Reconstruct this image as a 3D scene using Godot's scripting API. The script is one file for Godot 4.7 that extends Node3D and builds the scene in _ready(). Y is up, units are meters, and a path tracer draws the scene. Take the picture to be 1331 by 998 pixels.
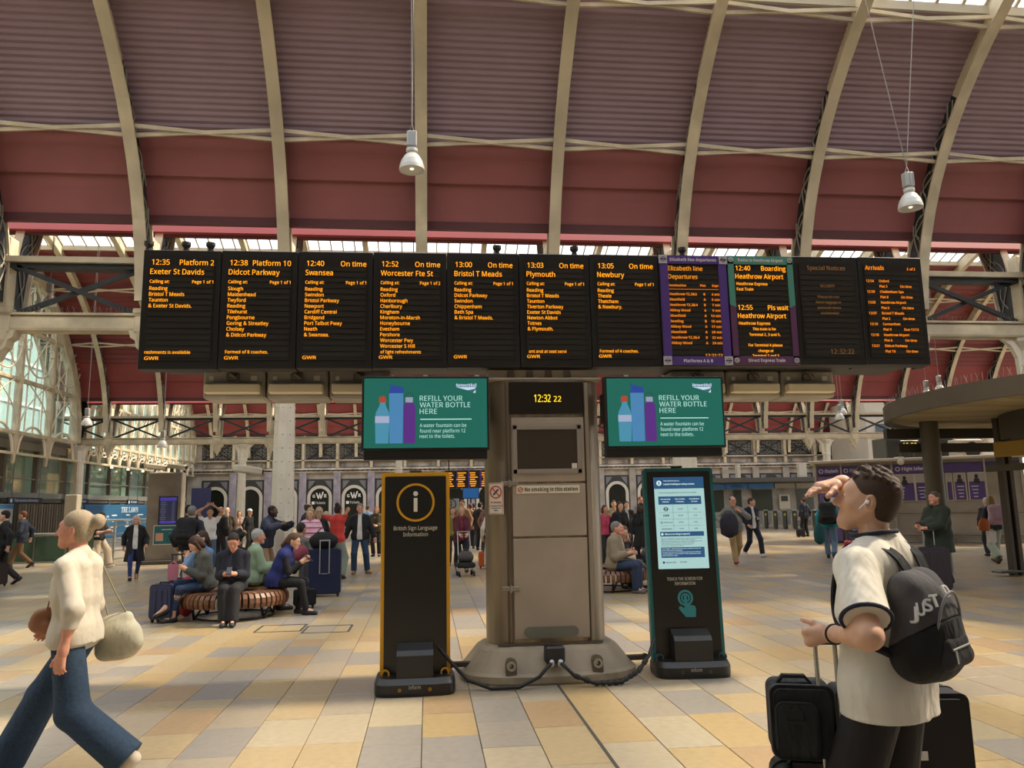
extends Node3D

# ---------------------------------------------------------------- mesh builder
class MB:
	var v := PackedVector3Array()
	var n := PackedVector3Array()
	var u := PackedVector2Array()
	func tri_n(a: Vector3, b: Vector3, c: Vector3, na: Vector3, nb: Vector3, nc: Vector3) -> void:
		# a, b, c run counter-clockwise seen from the front; Godot's fronts run clockwise
		v.append(a); v.append(c); v.append(b)
		n.append(na); n.append(nc); n.append(nb)
		u.append(Vector2.ZERO); u.append(Vector2.ZERO); u.append(Vector2.ZERO)
	func tri(a: Vector3, b: Vector3, c: Vector3) -> void:
		var m := (b - a).cross(c - a).normalized()
		tri_n(a, b, c, m, m, m)
	func quad(a: Vector3, b: Vector3, c: Vector3, d: Vector3) -> void:
		tri(a, b, c); tri(a, c, d)
	func quad_uv(a: Vector3, b: Vector3, c: Vector3, d: Vector3) -> void:
		quad(a, b, c, d)
		var k := u.size() - 6
		u[k] = Vector2(0, 1); u[k + 1] = Vector2(1, 0); u[k + 2] = Vector2(1, 1)
		u[k + 3] = Vector2(0, 1); u[k + 4] = Vector2(0, 0); u[k + 5] = Vector2(1, 0)
	func quad_n(a: Vector3, b: Vector3, c: Vector3, d: Vector3, na: Vector3, nb: Vector3, nc: Vector3, nd: Vector3) -> void:
		tri_n(a, b, c, na, nb, nc); tri_n(a, c, d, na, nc, nd)
	# box by centre, size and optional turn, chamfered by ch
	func box(c: Vector3, s: Vector3, b := Basis.IDENTITY, ch := 0.0) -> MB:
		var h := s * 0.5
		if ch <= 0.0:
			for ax in 3:
				for sg in [-1.0, 1.0]:
					var nx := Vector3.ZERO; nx[ax] = sg
					var ua := Vector3.ZERO; ua[(ax + 1) % 3] = 1.0
					var va := Vector3.ZERO; va[(ax + 2) % 3] = sg
					var o := nx * h
					var p := ua * h; var q := va * h
					quad(c + b * (o - p - q), c + b * (o + p - q), c + b * (o + p + q), c + b * (o - p + q))
			return self
		ch = minf(ch, minf(h.x, minf(h.y, h.z)) * 0.98)
		var i := h - Vector3.ONE * ch
		for ax in 3:
			var a1 := (ax + 1) % 3
			var a2 := (ax + 2) % 3
			for sg in [-1.0, 1.0]:
				var f: Array[Vector3] = []
				for k in [[-1, -1], [1, -1], [1, 1], [-1, 1]]:
					var p := Vector3.ZERO
					p[ax] = sg * h[ax]; p[a1] = k[0] * i[a1]; p[a2] = k[1] * sg * i[a2]
					f.append(c + b * p)
				quad(f[0], f[1], f[2], f[3])
				for sg2 in [-1.0, 1.0]:
					var e0 := Vector3.ZERO; var e1 := Vector3.ZERO; var e2 := Vector3.ZERO; var e3 := Vector3.ZERO
					e0[ax] = sg * h[ax]; e0[a1] = sg2 * i[a1]; e0[a2] = -i[a2]
					e1[ax] = sg * i[ax]; e1[a1] = sg2 * h[a1]; e1[a2] = -i[a2]
					e2 = e1; e2[a2] = i[a2]
					e3 = e0; e3[a2] = i[a2]
					if sg * sg2 > 0: quad(c + b * e0, c + b * e1, c + b * e2, c + b * e3)
					else: quad(c + b * e1, c + b * e0, c + b * e3, c + b * e2)
		for sx in [-1.0, 1.0]:
			for sy in [-1.0, 1.0]:
				for sz in [-1.0, 1.0]:
					var p0 := c + b * Vector3(sx * h.x, sy * i.y, sz * i.z)
					var p1 := c + b * Vector3(sx * i.x, sy * h.y, sz * i.z)
					var p2 := c + b * Vector3(sx * i.x, sy * i.y, sz * h.z)
					if sx * sy * sz > 0: tri(p0, p1, p2)
					else: tri(p0, p2, p1)
		return self
	# a box from a to b with a width and height
	func bar(a: Vector3, e: Vector3, w: float, h: float, up := Vector3.UP) -> MB:
		var z := (e - a).normalized()
		var x := up.cross(z)
		if x.length() < 0.01: x = Vector3.RIGHT.cross(z)
		x = x.normalized()
		var y := z.cross(x)
		return box((a + e) * 0.5, Vector3(w, h, a.distance_to(e)), Basis(x, y, z))
	# round tube through points; r is a number or one radius for each point
	func tube(p: Array, r, sides := 8, caps := true) -> MB:
		var m := p.size()
		var rings: Array = []
		var t0: Vector3 = (p[1] - p[0]).normalized()
		var x := t0.cross(Vector3.UP if absf(t0.y) < 0.9 else Vector3.RIGHT).normalized()
		for k in m:
			var t: Vector3 = (p[mini(k + 1, m - 1)] - p[maxi(k - 1, 0)]).normalized()
			x = (x - t * x.dot(t)).normalized()
			var y := t.cross(x)
			var rr: float = r[k] if r is Array else r
			var ring: Array[Vector3] = []
			for s in sides:
				var a := TAU * s / sides
				ring.append(x * cos(a) * rr + y * sin(a) * rr)
			rings.append(ring)
		for k in m - 1:
			for s in sides:
				var s2 := (s + 1) % sides
				var a: Vector3 = rings[k][s]; var b: Vector3 = rings[k][s2]; var c: Vector3 = rings[k + 1][s2]; var d: Vector3 = rings[k + 1][s]
				quad_n(p[k] + a, p[k] + b, p[k + 1] + c, p[k + 1] + d, a.normalized(), b.normalized(), c.normalized(), d.normalized())
		if caps:
			for s in sides:
				var s2 := (s + 1) % sides
				tri(p[0], p[0] + rings[0][s2], p[0] + rings[0][s])
				tri(p[m - 1], p[m - 1] + rings[m - 1][s], p[m - 1] + rings[m - 1][s2])
		return self
	# profile of (radius, height) turned round y; sx, sz squash it
	func lathe(prof: Array, segs: int, xf := Transform3D.IDENTITY, smooth := true) -> MB:
		for k in prof.size() - 1:
			var p: Vector2 = prof[k]; var q: Vector2 = prof[k + 1]
			var d := q - p
			var nr := Vector2(d.y, -d.x).normalized()
			for s in segs:
				var a := TAU * s / segs; var e := TAU * (s + 1) / segs
				if not smooth:
					var mid := (a + e) * 0.5
					a = a; e = e
					var nn := xf.basis * Vector3(cos(mid) * nr.x, nr.y, sin(mid) * nr.x)
					nn = nn.normalized()
					quad_n(xf * Vector3(cos(e) * p.x, p.y, sin(e) * p.x), xf * Vector3(cos(a) * p.x, p.y, sin(a) * p.x), xf * Vector3(cos(a) * q.x, q.y, sin(a) * q.x), xf * Vector3(cos(e) * q.x, q.y, sin(e) * q.x), nn, nn, nn, nn)
				else:
					var na := (xf.basis * Vector3(cos(a) * nr.x, nr.y, sin(a) * nr.x)).normalized()
					var ne := (xf.basis * Vector3(cos(e) * nr.x, nr.y, sin(e) * nr.x)).normalized()
					quad_n(xf * Vector3(cos(e) * p.x, p.y, sin(e) * p.x), xf * Vector3(cos(a) * p.x, p.y, sin(a) * p.x), xf * Vector3(cos(a) * q.x, q.y, sin(a) * q.x), xf * Vector3(cos(e) * q.x, q.y, sin(e) * q.x), ne, na, na, ne)
		return self
	# a flat outline in x, y given depth along +z (from z = 0 back to -d)
	func prism(poly: PackedVector2Array, d: float, xf := Transform3D.IDENTITY, smooth := false) -> MB:
		if Geometry2D.is_polygon_clockwise(poly): pass
		else: poly = _rev(poly)
		# is_polygon_clockwise is in y-down screens: true means counter-clockwise with y up
		var t := Geometry2D.triangulate_polygon(poly)
		for k in range(0, t.size(), 3):
			var a := poly[t[k]]; var b := poly[t[k + 1]]; var c := poly[t[k + 2]]
			if (b - a).cross(c - a) < 0:
				var w := b; b = c; c = w
			tri(xf * Vector3(a.x, a.y, 0), xf * Vector3(b.x, b.y, 0), xf * Vector3(c.x, c.y, 0))
			if d > 0: tri(xf * Vector3(a.x, a.y, -d), xf * Vector3(c.x, c.y, -d), xf * Vector3(b.x, b.y, -d))
		if d > 0:
			var ar := 0.0
			for k in poly.size(): ar += poly[k].cross(poly[(k + 1) % poly.size()])
			for k in poly.size():
				var a := poly[k]; var b := poly[(k + 1) % poly.size()]
				if ar < 0:
					var w := a; a = b; b = w
				quad(xf * Vector3(a.x, a.y, 0), xf * Vector3(a.x, a.y, -d), xf * Vector3(b.x, b.y, -d), xf * Vector3(b.x, b.y, 0))
		return self
	func _rev(p: PackedVector2Array) -> PackedVector2Array:
		p.reverse()
		return p
	# a closed profile swept along points, side is the profile's x axis; y = tangent x side
	func sweep(prof: PackedVector2Array, p: Array, side: Vector3, caps := true) -> MB:
		var rings: Array = []
		var m := p.size()
		for k in m:
			var t: Vector3 = (p[mini(k + 1, m - 1)] - p[maxi(k - 1, 0)]).normalized()
			var x := (side - t * side.dot(t)).normalized()
			var y := t.cross(x)
			var ring: Array[Vector3] = []
			for q in prof: ring.append(p[k] + x * q.x + y * q.y)
			rings.append(ring)
		var c := prof.size()
		for k in m - 1:
			for s in c:
				var s2 := (s + 1) % c
				quad(rings[k][s], rings[k][s2], rings[k + 1][s2], rings[k + 1][s])
		if caps:
			for s in range(1, c - 1):
				tri(rings[0][0], rings[0][s + 1], rings[0][s])
				tri(rings[m - 1][0], rings[m - 1][s], rings[m - 1][s + 1])
		return self
	func add(o: MB, xf := Transform3D.IDENTITY) -> MB:
		for k in o.v.size():
			v.append(xf * o.v[k]); n.append((xf.basis * o.n[k]).normalized()); u.append(o.u[k])
		return self
	func ell(c: Vector3, r: Vector3, b := Basis.IDENTITY, segs := 10) -> MB:
		var rows := maxi(4, segs / 2)
		var pts: Array = []
		for i in rows + 1:
			var t := PI * i / rows
			var row: Array[Vector3] = []
			for j in segs + 1:
				var a := TAU * j / segs
				row.append(Vector3(sin(t) * cos(a), cos(t), sin(t) * sin(a)))
			pts.append(row)
		for i in rows:
			for j in segs:
				var q: Array[Vector3] = [pts[i][j], pts[i][j + 1], pts[i + 1][j + 1], pts[i + 1][j]]
				var w: Array[Vector3] = []
				var nn: Array[Vector3] = []
				for e in q:
					w.append(c + b * (e * r)); nn.append((b * (e / r)).normalized())
				quad_n(w[0], w[1], w[2], w[3], nn[0], nn[1], nn[2], nn[3])
		return self
	func mesh(m: Material) -> ArrayMesh:
		var a := []
		a.resize(Mesh.ARRAY_MAX)
		a[Mesh.ARRAY_VERTEX] = v; a[Mesh.ARRAY_NORMAL] = n; a[Mesh.ARRAY_TEX_UV] = u
		var am := ArrayMesh.new()
		am.add_surface_from_arrays(Mesh.PRIMITIVE_TRIANGLES, a)
		am.surface_set_material(0, m)
		return am

# ---------------------------------------------------------------- naming and nodes
var counts := {}
func numbered(parent: Node, called: String) -> String:
	var key := str(parent.get_instance_id()) + "/" + called
	var k: int = counts.get(key, 0)
	counts[key] = k + 1
	return called if k == 0 else "%s_%03d" % [called, k]
func meta(o: Node, label := "", category := "", group := "", kind := "") -> void:
	if label: o.set_meta("label", label)
	if category: o.set_meta("category", category)
	if group: o.set_meta("group", group)
	if kind: o.set_meta("kind", kind)
func thing(called: String, label: String, category: String, at := Vector3.ZERO, turn := 0.0, group := "") -> Node3D:
	var o := Node3D.new()
	o.name = numbered(self, called)
	add_child(o, true)
	o.position = at
	o.rotation.y = turn
	meta(o, label, category, group)
	return o
func put(called: String, mesh: Mesh, parent: Node = self, at := Vector3.ZERO) -> MeshInstance3D:
	var o := MeshInstance3D.new()
	o.name = numbered(parent, called)
	o.mesh = mesh
	o.position = at
	parent.add_child(o, true)
	return o
func part(called: String, b: MB, m: Material, parent: Node) -> MeshInstance3D:
	return put(called, b.mesh(m), parent)
func struct(called: String, b: MB, m: Material, parent: Node = self) -> MeshInstance3D:
	var o := put(called, b.mesh(m), parent)
	if parent == self: o.set_meta("kind", "structure")
	return o
func solo(called: String, b: MB, m: Material, label: String, category: String, group := "") -> MeshInstance3D:
	var o := put(called, b.mesh(m))
	meta(o, label, category, group)
	return o
func copy(o: Node, label: String, at: Vector3, turn := 0.0, group := "") -> Node3D:
	var c: Node3D = o.duplicate()
	c.name = numbered(self, str(o.get_meta("kindname") if o.has_meta("kindname") else o.name).rstrip("0123456789").rstrip("_"))
	add_child(c, true)
	c.position = at
	c.rotation.y = turn
	c.set_meta("label", label)
	if group: c.set_meta("group", group)
	return c

# ---------------------------------------------------------------- materials
var mats := {}
func mat(hex: String, rough := 0.7, metal := 0.0, tex := "", scale := 1.0) -> StandardMaterial3D:
	var key := "%s/%.2f/%.2f/%s/%.2f" % [hex, rough, metal, tex, scale]
	if mats.has(key): return mats[key]
	var m := StandardMaterial3D.new()
	m.albedo_color = Color(hex)
	m.roughness = rough
	m.metallic = metal
	if tex:
		m.uv1_triplanar = true
		m.uv1_world_triplanar = tex != "weave" and tex != "folds"
		m.uv1_scale = Vector3.ONE * scale
		if tex == "folds" or tex == "weave":
			m.normal_enabled = true
			m.normal_texture = texture(tex)
			m.normal_scale = 0.3
		else:
			m.albedo_texture = texture(tex)
	mats[key] = m
	return m
func glow(hex: String, energy: float) -> StandardMaterial3D:
	var key := "glow/%s/%.2f" % [hex, energy]
	if mats.has(key): return mats[key]
	var m := StandardMaterial3D.new()
	m.albedo_color = Color(hex).darkened(0.6)
	m.roughness = 0.6
	m.emission_enabled = true
	m.emission = Color(hex)
	m.emission_energy_multiplier = energy
	mats[key] = m
	return m
func glass(hex: String, alpha: float, rough := 0.05) -> StandardMaterial3D:
	var key := "glass/%s/%.2f/%.2f" % [hex, alpha, rough]
	if mats.has(key): return mats[key]
	var m := StandardMaterial3D.new()
	var c := Color(hex)
	c.a = alpha
	m.albedo_color = c
	m.transparency = BaseMaterial3D.TRANSPARENCY_ALPHA
	m.roughness = rough
	mats[key] = m
	return m
var texs := {}
func texture(kind: String) -> ImageTexture:
	if texs.has(kind): return texs[kind]
	var n := FastNoiseLite.new()
	n.seed = kind.hash() % 1000
	var size := 256
	var img := Image.create(size, size, false, Image.FORMAT_RGB8)
	var lo := 0.86; var hi := 1.0; var fr := 4.0; var oct := 4; var st := Vector2.ONE
	match kind:
		"stone": lo = 0.90; hi = 1.0; fr = 6.0; oct = 6
		"steel": lo = 0.62; hi = 1.0; fr = 2.0; oct = 4; st = Vector2(6, 0.7)
		"grime": lo = 0.72; hi = 1.0; fr = 2.0; oct = 5
		"paint": lo = 0.90; hi = 1.0; fr = 2.0; oct = 4
		"wood": lo = 0.72; hi = 1.0; fr = 3.0; oct = 4; st = Vector2(9, 1.0)
		"denim": lo = 0.72; hi = 1.0; fr = 10.0; oct = 4
		"hair": lo = 0.6; hi = 1.0; fr = 16.0; oct = 3; st = Vector2(2.0, 0.4)
		"skin": lo = 0.9; hi = 1.0; fr = 8.0; oct = 3
		"folds": fr = 5.0; oct = 3; st = Vector2(1.0, 0.5)
		"weave": fr = 40.0; oct = 2
	n.frequency = 1.0
	n.fractal_octaves = oct
	# a torus in 3D-ish space by blending makes the tile seamless
	var g := PackedFloat32Array()
	g.resize(size * size)
	for y in size:
		for x in size:
			var fx := float(x) / size; var fy := float(y) / size
			var a := n.get_noise_2d(fx * fr * st.x, fy * fr * st.y)
			var b := n.get_noise_2d((fx - 1.0) * fr * st.x, fy * fr * st.y)
			var c := n.get_noise_2d(fx * fr * st.x, (fy - 1.0) * fr * st.y)
			var d := n.get_noise_2d((fx - 1.0) * fr * st.x, (fy - 1.0) * fr * st.y)
			g[y * size + x] = clampf(0.5 + 0.8 * lerpf(lerpf(a, b, fx), lerpf(c, d, fx), fy), 0, 1)
	for y in size:
		for x in size:
			var q := g[y * size + x]
			if kind == "folds" or kind == "weave":
				var dx := g[y * size + (x + 1) % size] - q
				var dy := g[((y + 1) % size) * size + x] - q
				var k := 22.0 if kind == "folds" else 3.0
				var nn := Vector3(-dx * k, dy * k, 1).normalized() * 0.5 + Vector3.ONE * 0.5
				img.set_pixel(x, y, Color(nn.x, nn.y, nn.z))
			else:
				var w := lerpf(lo, hi, q)
				img.set_pixel(x, y, Color(w, w * (0.985 if kind == "grime" else 1.0), w * (0.96 if kind == "grime" else 1.0)))
	img.generate_mipmaps()
	texs[kind] = ImageTexture.create_from_image(img)
	return texs[kind]

# ---------------------------------------------------------------- lettering
var fonts := {}
func font(fam: String, bold: bool) -> Font:
	var k := fam + str(bold)
	if not fonts.has(k):
		var f := SystemFont.new()
		f.font_names = PackedStringArray([fam])
		f.font_weight = 700 if bold else 400
		fonts[k] = f
	return fonts[k]
# writes s with cap height h; at is the left (0), middle (0.5) or right (1) end of its base line on the plane of xf
func write(b: MB, s: String, xf: Transform3D, h: float, align := 0.0, fit := 0.0, bold := false, fam := "Droid Sans", depth := 0.002) -> float:
	var t := TextMesh.new()
	t.font = font(fam, bold)
	t.font_size = 32
	t.pixel_size = h / (32.0 * 0.714)
	t.depth = depth
	t.curve_step = 4.0
	t.text = s
	t.horizontal_alignment = HORIZONTAL_ALIGNMENT_LEFT
	t.vertical_alignment = VERTICAL_ALIGNMENT_BOTTOM
	if t.get_surface_count() == 0: return 0.0
	var a := t.surface_get_arrays(0)
	var vs: PackedVector3Array = a[Mesh.ARRAY_VERTEX]
	var ns: PackedVector3Array = a[Mesh.ARRAY_NORMAL]
	var ix = a[Mesh.ARRAY_INDEX]
	if vs.is_empty(): return 0.0
	var lo := 1e9; var hi := -1e9
	for p in vs:
		lo = minf(lo, p.x); hi = maxf(hi, p.x)
	var base := _baseline(fam, bold, h, depth)
	var k := 1.0 if fit <= 0.0 else fit / maxf(hi - lo, 1e-5)
	var w := (hi - lo) * k
	var m: int = ix.size() if ix != null and ix.size() > 0 else vs.size()
	for i in m:
		var j: int = ix[i] if ix != null and ix.size() > 0 else i
		var p := vs[j]
		b.v.append(xf * Vector3((p.x - lo) * k - w * align, p.y - base, p.z))
		b.n.append((xf.basis * ns[j]).normalized())
		b.u.append(Vector2.ZERO)
	return w
var bases := {}
func _baseline(fam: String, bold: bool, h: float, depth: float) -> float:
	var key := fam + str(bold)
	if not bases.has(key):
		var t := TextMesh.new()
		t.font = font(fam, bold); t.font_size = 32; t.pixel_size = 1.0 / (32.0 * 0.714); t.depth = 0.01
		t.horizontal_alignment = HORIZONTAL_ALIGNMENT_LEFT
		t.vertical_alignment = VERTICAL_ALIGNMENT_BOTTOM
		t.text = "H"
		bases[key] = t.get_aabb().position.y
	return bases[key] * h
func at(x: float, y: float, z: float) -> Transform3D:
	return Transform3D(Basis.IDENTITY, Vector3(x, y, z))
func ring2(r0: float, r1: float, segs := 28, a0 := 0.0, a1 := TAU) -> PackedVector2Array:
	var p := PackedVector2Array()
	for k in segs + 1: p.append(Vector2(cos(lerpf(a0, a1, float(k) / segs)), sin(lerpf(a0, a1, float(k) / segs))) * r1)
	for k in segs + 1: p.append(Vector2(cos(lerpf(a1, a0, float(k) / segs)), sin(lerpf(a1, a0, float(k) / segs))) * r0)
	return p
func annulus(b: MB, r0: float, r1: float, d: float, xf: Transform3D, segs := 28) -> void:
	for k in segs:
		var a := TAU * k / segs; var e := TAU * (k + 1) / segs
		b.prism(PackedVector2Array([Vector2(cos(a), sin(a)) * r0, Vector2(cos(a), sin(a)) * r1, Vector2(cos(e), sin(e)) * r1, Vector2(cos(e), sin(e)) * r0]), d, xf)
func disc(b: MB, r: float, d: float, xf: Transform3D, segs := 24) -> void:
	var p := PackedVector2Array()
	for k in segs: p.append(Vector2(cos(TAU * k / segs), sin(TAU * k / segs)) * r)
	b.prism(p, d, xf)
func rect2(x0: float, y0: float, x1: float, y1: float, r := 0.0, segs := 5) -> PackedVector2Array:
	if r <= 0.0: return PackedVector2Array([Vector2(x0, y0), Vector2(x1, y0), Vector2(x1, y1), Vector2(x0, y1)])
	var p := PackedVector2Array()
	for c in [[x1 - r, y0 + r, -0.25], [x1 - r, y1 - r, 0.0], [x0 + r, y1 - r, 0.25], [x0 + r, y0 + r, 0.5]]:
		for k in segs + 1:
			var a: float = TAU * (c[2] + 0.25 * k / segs)
			p.append(Vector2(c[0] + cos(a) * r, c[1] + sin(a) * r))
	return p
func arc3(c: Vector3, ux: Vector3, uy: Vector3, r: float, a0: float, a1: float, segs: int) -> Array:
	var p := []
	for k in segs + 1:
		var a := lerpf(a0, a1, float(k) / segs)
		p.append(c + ux * cos(a) * r + uy * sin(a) * r)
	return p

# ---------------------------------------------------------------- camera, sky, sun
func set_view() -> void:
	var cam := Camera3D.new()
	cam.name = "camera"
	add_child(cam)
	cam.position = Vector3(0, 1.62, 0)
	cam.rotation_order = EULER_ORDER_YXZ
	cam.rotation_degrees = Vector3(8.9, -6.3, -1.0)
	cam.fov = 2.0 * rad_to_deg(atan(499.0 / 1000.0))
	cam.near = 0.05
	cam.far = 400
	cam.current = true
	var e := Environment.new()
	e.background_mode = Environment.BG_SKY
	var sm := ProceduralSkyMaterial.new()
	sm.sky_top_color = Color(0.93, 0.96, 1.0)
	sm.sky_horizon_color = Color(1.0, 0.99, 0.96)
	sm.ground_bottom_color = Color(0.45, 0.43, 0.4)
	sm.ground_horizon_color = Color(0.75, 0.73, 0.7)
	sm.sky_energy_multiplier = 1.0
	sm.sun_angle_max = 1.0
	var sky := Sky.new()
	sky.sky_material = sm
	e.sky = sky
	e.tonemap_mode = Environment.TONE_MAPPER_LINEAR
	e.tonemap_exposure = 3.1
	e.sdfgi_enabled = true
	e.ssao_enabled = true
	e.ssil_enabled = true
	var we := WorldEnvironment.new()
	we.name = "surroundings"
	we.environment = e
	add_child(we)
	var sun := DirectionalLight3D.new()
	sun.name = "sun"
	add_child(sun)
	sun.look_at_from_position(Vector3(0.62, 0.76, -0.10) * 50.0, Vector3.ZERO)
	sun.light_color = Color(1.0, 0.93, 0.82)
	sun.light_energy = 1.0
	sun.light_angular_distance = 4.0
	sun.shadow_enabled = true

const CREAM := "#c9bda4"
const RIBX0 := -6.25
const BAY := 3.05

# ---------------------------------------------------------------- the three roof spans
class Span:
	var zc: float; var a: float; var y0: float; var b: float
	func p(t: float, x := 0.0, inset := 0.0) -> Vector3:
		var q := Vector3(x, y0 + b * sin(t), zc - a * cos(t))
		var nn := Vector3(0, -sin(t) * a, cos(t) * b).normalized()
		return q + nn * inset
	func at_sin(s: float) -> float: return asin(s)

func span_panels(called: String, sp: Span, s0: float, s1: float, s2: float, sg: float, x0: float, x1: float, m_flat: Material, m_corr: Material) -> Node3D:
	var root := Node3D.new()
	root.name = called
	add_child(root, true)
	meta(root, "", "", "", "structure")
	for far in [true, false]:
		var side := func(s: float) -> float: return (asin(s) if far else PI - asin(s))
		# smooth boards, lapped
		var k := 0
		for seg in [[s0, s1, 0.0], [s1, s2, -0.09]]:
			var n := int((x1 - x0) / BAY)
			for i in n:
				var mb := MB.new()
				var xa := x0 + i * BAY; var xb := xa + BAY
				var c: Array[Vector3] = []
				var d: Array[Vector3] = []
				for j in 4:
					var t := lerpf(side.call(seg[0]), side.call(seg[1]), j / 3.0)
					c.append(sp.p(t, 0, -seg[2])); d.append(sp.p(t, 0, -seg[2] - 0.12))
				for pair in [[c, d]]:
					for j in 3:
						mb.quad(Vector3(xa, c[j].y, c[j].z), Vector3(xb, c[j].y, c[j].z), Vector3(xb, c[j + 1].y, c[j + 1].z), Vector3(xa, c[j + 1].y, c[j + 1].z))
						mb.quad(Vector3(xb, d[j].y, d[j].z), Vector3(xa, d[j].y, d[j].z), Vector3(xa, d[j + 1].y, d[j + 1].z), Vector3(xb, d[j + 1].y, d[j + 1].z))
					for j in [0, 3]:
						mb.quad(Vector3(xa, d[j].y, d[j].z), Vector3(xb, d[j].y, d[j].z), Vector3(xb, c[j].y, c[j].z), Vector3(xa, c[j].y, c[j].z))
				part("smooth_panel", mb, m_flat, root)
		# bottom lip
		var lip := MB.new()
		var l0: float = side.call(s0)
		var lp := sp.p(l0, 0, 0.03)
		lip.box(Vector3((x0 + x1) * 0.5, lp.y + 0.06, lp.z), Vector3(x1 - x0, 0.2, 0.1))
		part("eaves_lip", lip, mat("#552a2b", 0.7), root)
		# corrugated sheets, one a bay
		var t0: float = side.call(s2); var t1: float = side.call(sg)
		var nb := int((x1 - x0) / BAY)
		var steps := 96
		for i in nb:
			var mb := MB.new()
			var xa := x0 + i * BAY; var xb := xa + BAY
			var prev: Array = []
			for j in steps + 1:
				var t := lerpf(t0, t1, float(j) / steps)
				var q := sp.p(t, 0, 0.16 + 0.014 * sin(j * PI * 0.5))
				var back := sp.p(t, 0, -0.05)
				if j > 0:
					mb.quad(Vector3(xa, prev[0].y, prev[0].z), Vector3(xb, prev[0].y, prev[0].z), Vector3(xb, q.y, q.z), Vector3(xa, q.y, q.z))
					if j % 8 == 0 or j == steps:
						pass
				prev = [q]
			# outer skin keeps the daylight out
			for j in 8:
				var qa := sp.p(lerpf(t0, t1, j / 8.0), 0, -0.12); var qb := sp.p(lerpf(t0, t1, (j + 1) / 8.0), 0, -0.12)
				mb.quad(Vector3(xb, qa.y, qa.z), Vector3(xa, qa.y, qa.z), Vector3(xa, qb.y, qb.z), Vector3(xb, qb.y, qb.z))
			part("corrugated_sheet", mb, m_corr, root)
	return root

func span_glass(called: String, sp: Span, sg: float, x0: float, x1: float, pane_w: float, rows: int, m_glass: Material, m_bar: Material, lim: Array) -> void:
	var root := Node3D.new()
	root.name = called
	add_child(root, true)
	meta(root, "", "", "", "structure")
	var t0 := asin(sg); var t1 := PI - asin(sg)
	var bars := MB.new()
	var rest := MB.new()
	var made := 0
	for r in rows:
		var ta := lerpf(t0, t1, float(r) / rows); var tb := lerpf(t0, t1, float(r + 1) / rows)
		var qa := sp.p(ta, 0, 0.0); var qb := sp.p(tb, 0, 0.0)
		bars.bar(Vector3(x0, qa.y, qa.z), Vector3(x1, qa.y, qa.z), 0.06, 0.08)
		var n := int(round((x1 - x0) / pane_w))
		for i in n:
			var xa := x0 + (x1 - x0) * i / n + 0.02; var xb := x0 + (x1 - x0) * (i + 1) / n - 0.02
			var near: bool = r >= lim[0] and r < lim[1] and xa > lim[2] and xb < lim[3] and made < 300
			var mb := MB.new() if near else rest
			mb.quad(Vector3(xa, qa.y, qa.z), Vector3(xb, qa.y, qa.z), Vector3(xb, qb.y, qb.z), Vector3(xa, qb.y, qb.z))
			if near:
				part("pane", mb, m_glass, root)
				made += 1
	if rest.v.size():
		part("distant_pane", rest, m_glass, root).set_meta("kind", "stuff")
	var n2 := int(round((x1 - x0) / pane_w))
	for i in n2 + 1:
		var x := x0 + (x1 - x0) * i / n2
		for r in rows:
			var qa := sp.p(lerpf(t0, t1, float(r) / rows), x, 0.02); var qb := sp.p(lerpf(t0, t1, float(r + 1) / rows), x, 0.02)
			bars.bar(qa, qb, 0.045, 0.07, Vector3.RIGHT)
	part("glazing_bar", bars, m_bar, root)
	# curb where glass meets sheeting
	var curb := MB.new()
	for t in [t0, t1]:
		var q := sp.p(t, 0, 0.08)
		curb.box(Vector3((x0 + x1) * 0.5, q.y, q.z), Vector3(x1 - x0, 0.2, 0.16))
	part("glazing_curb", curb, m_bar, root)

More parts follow.
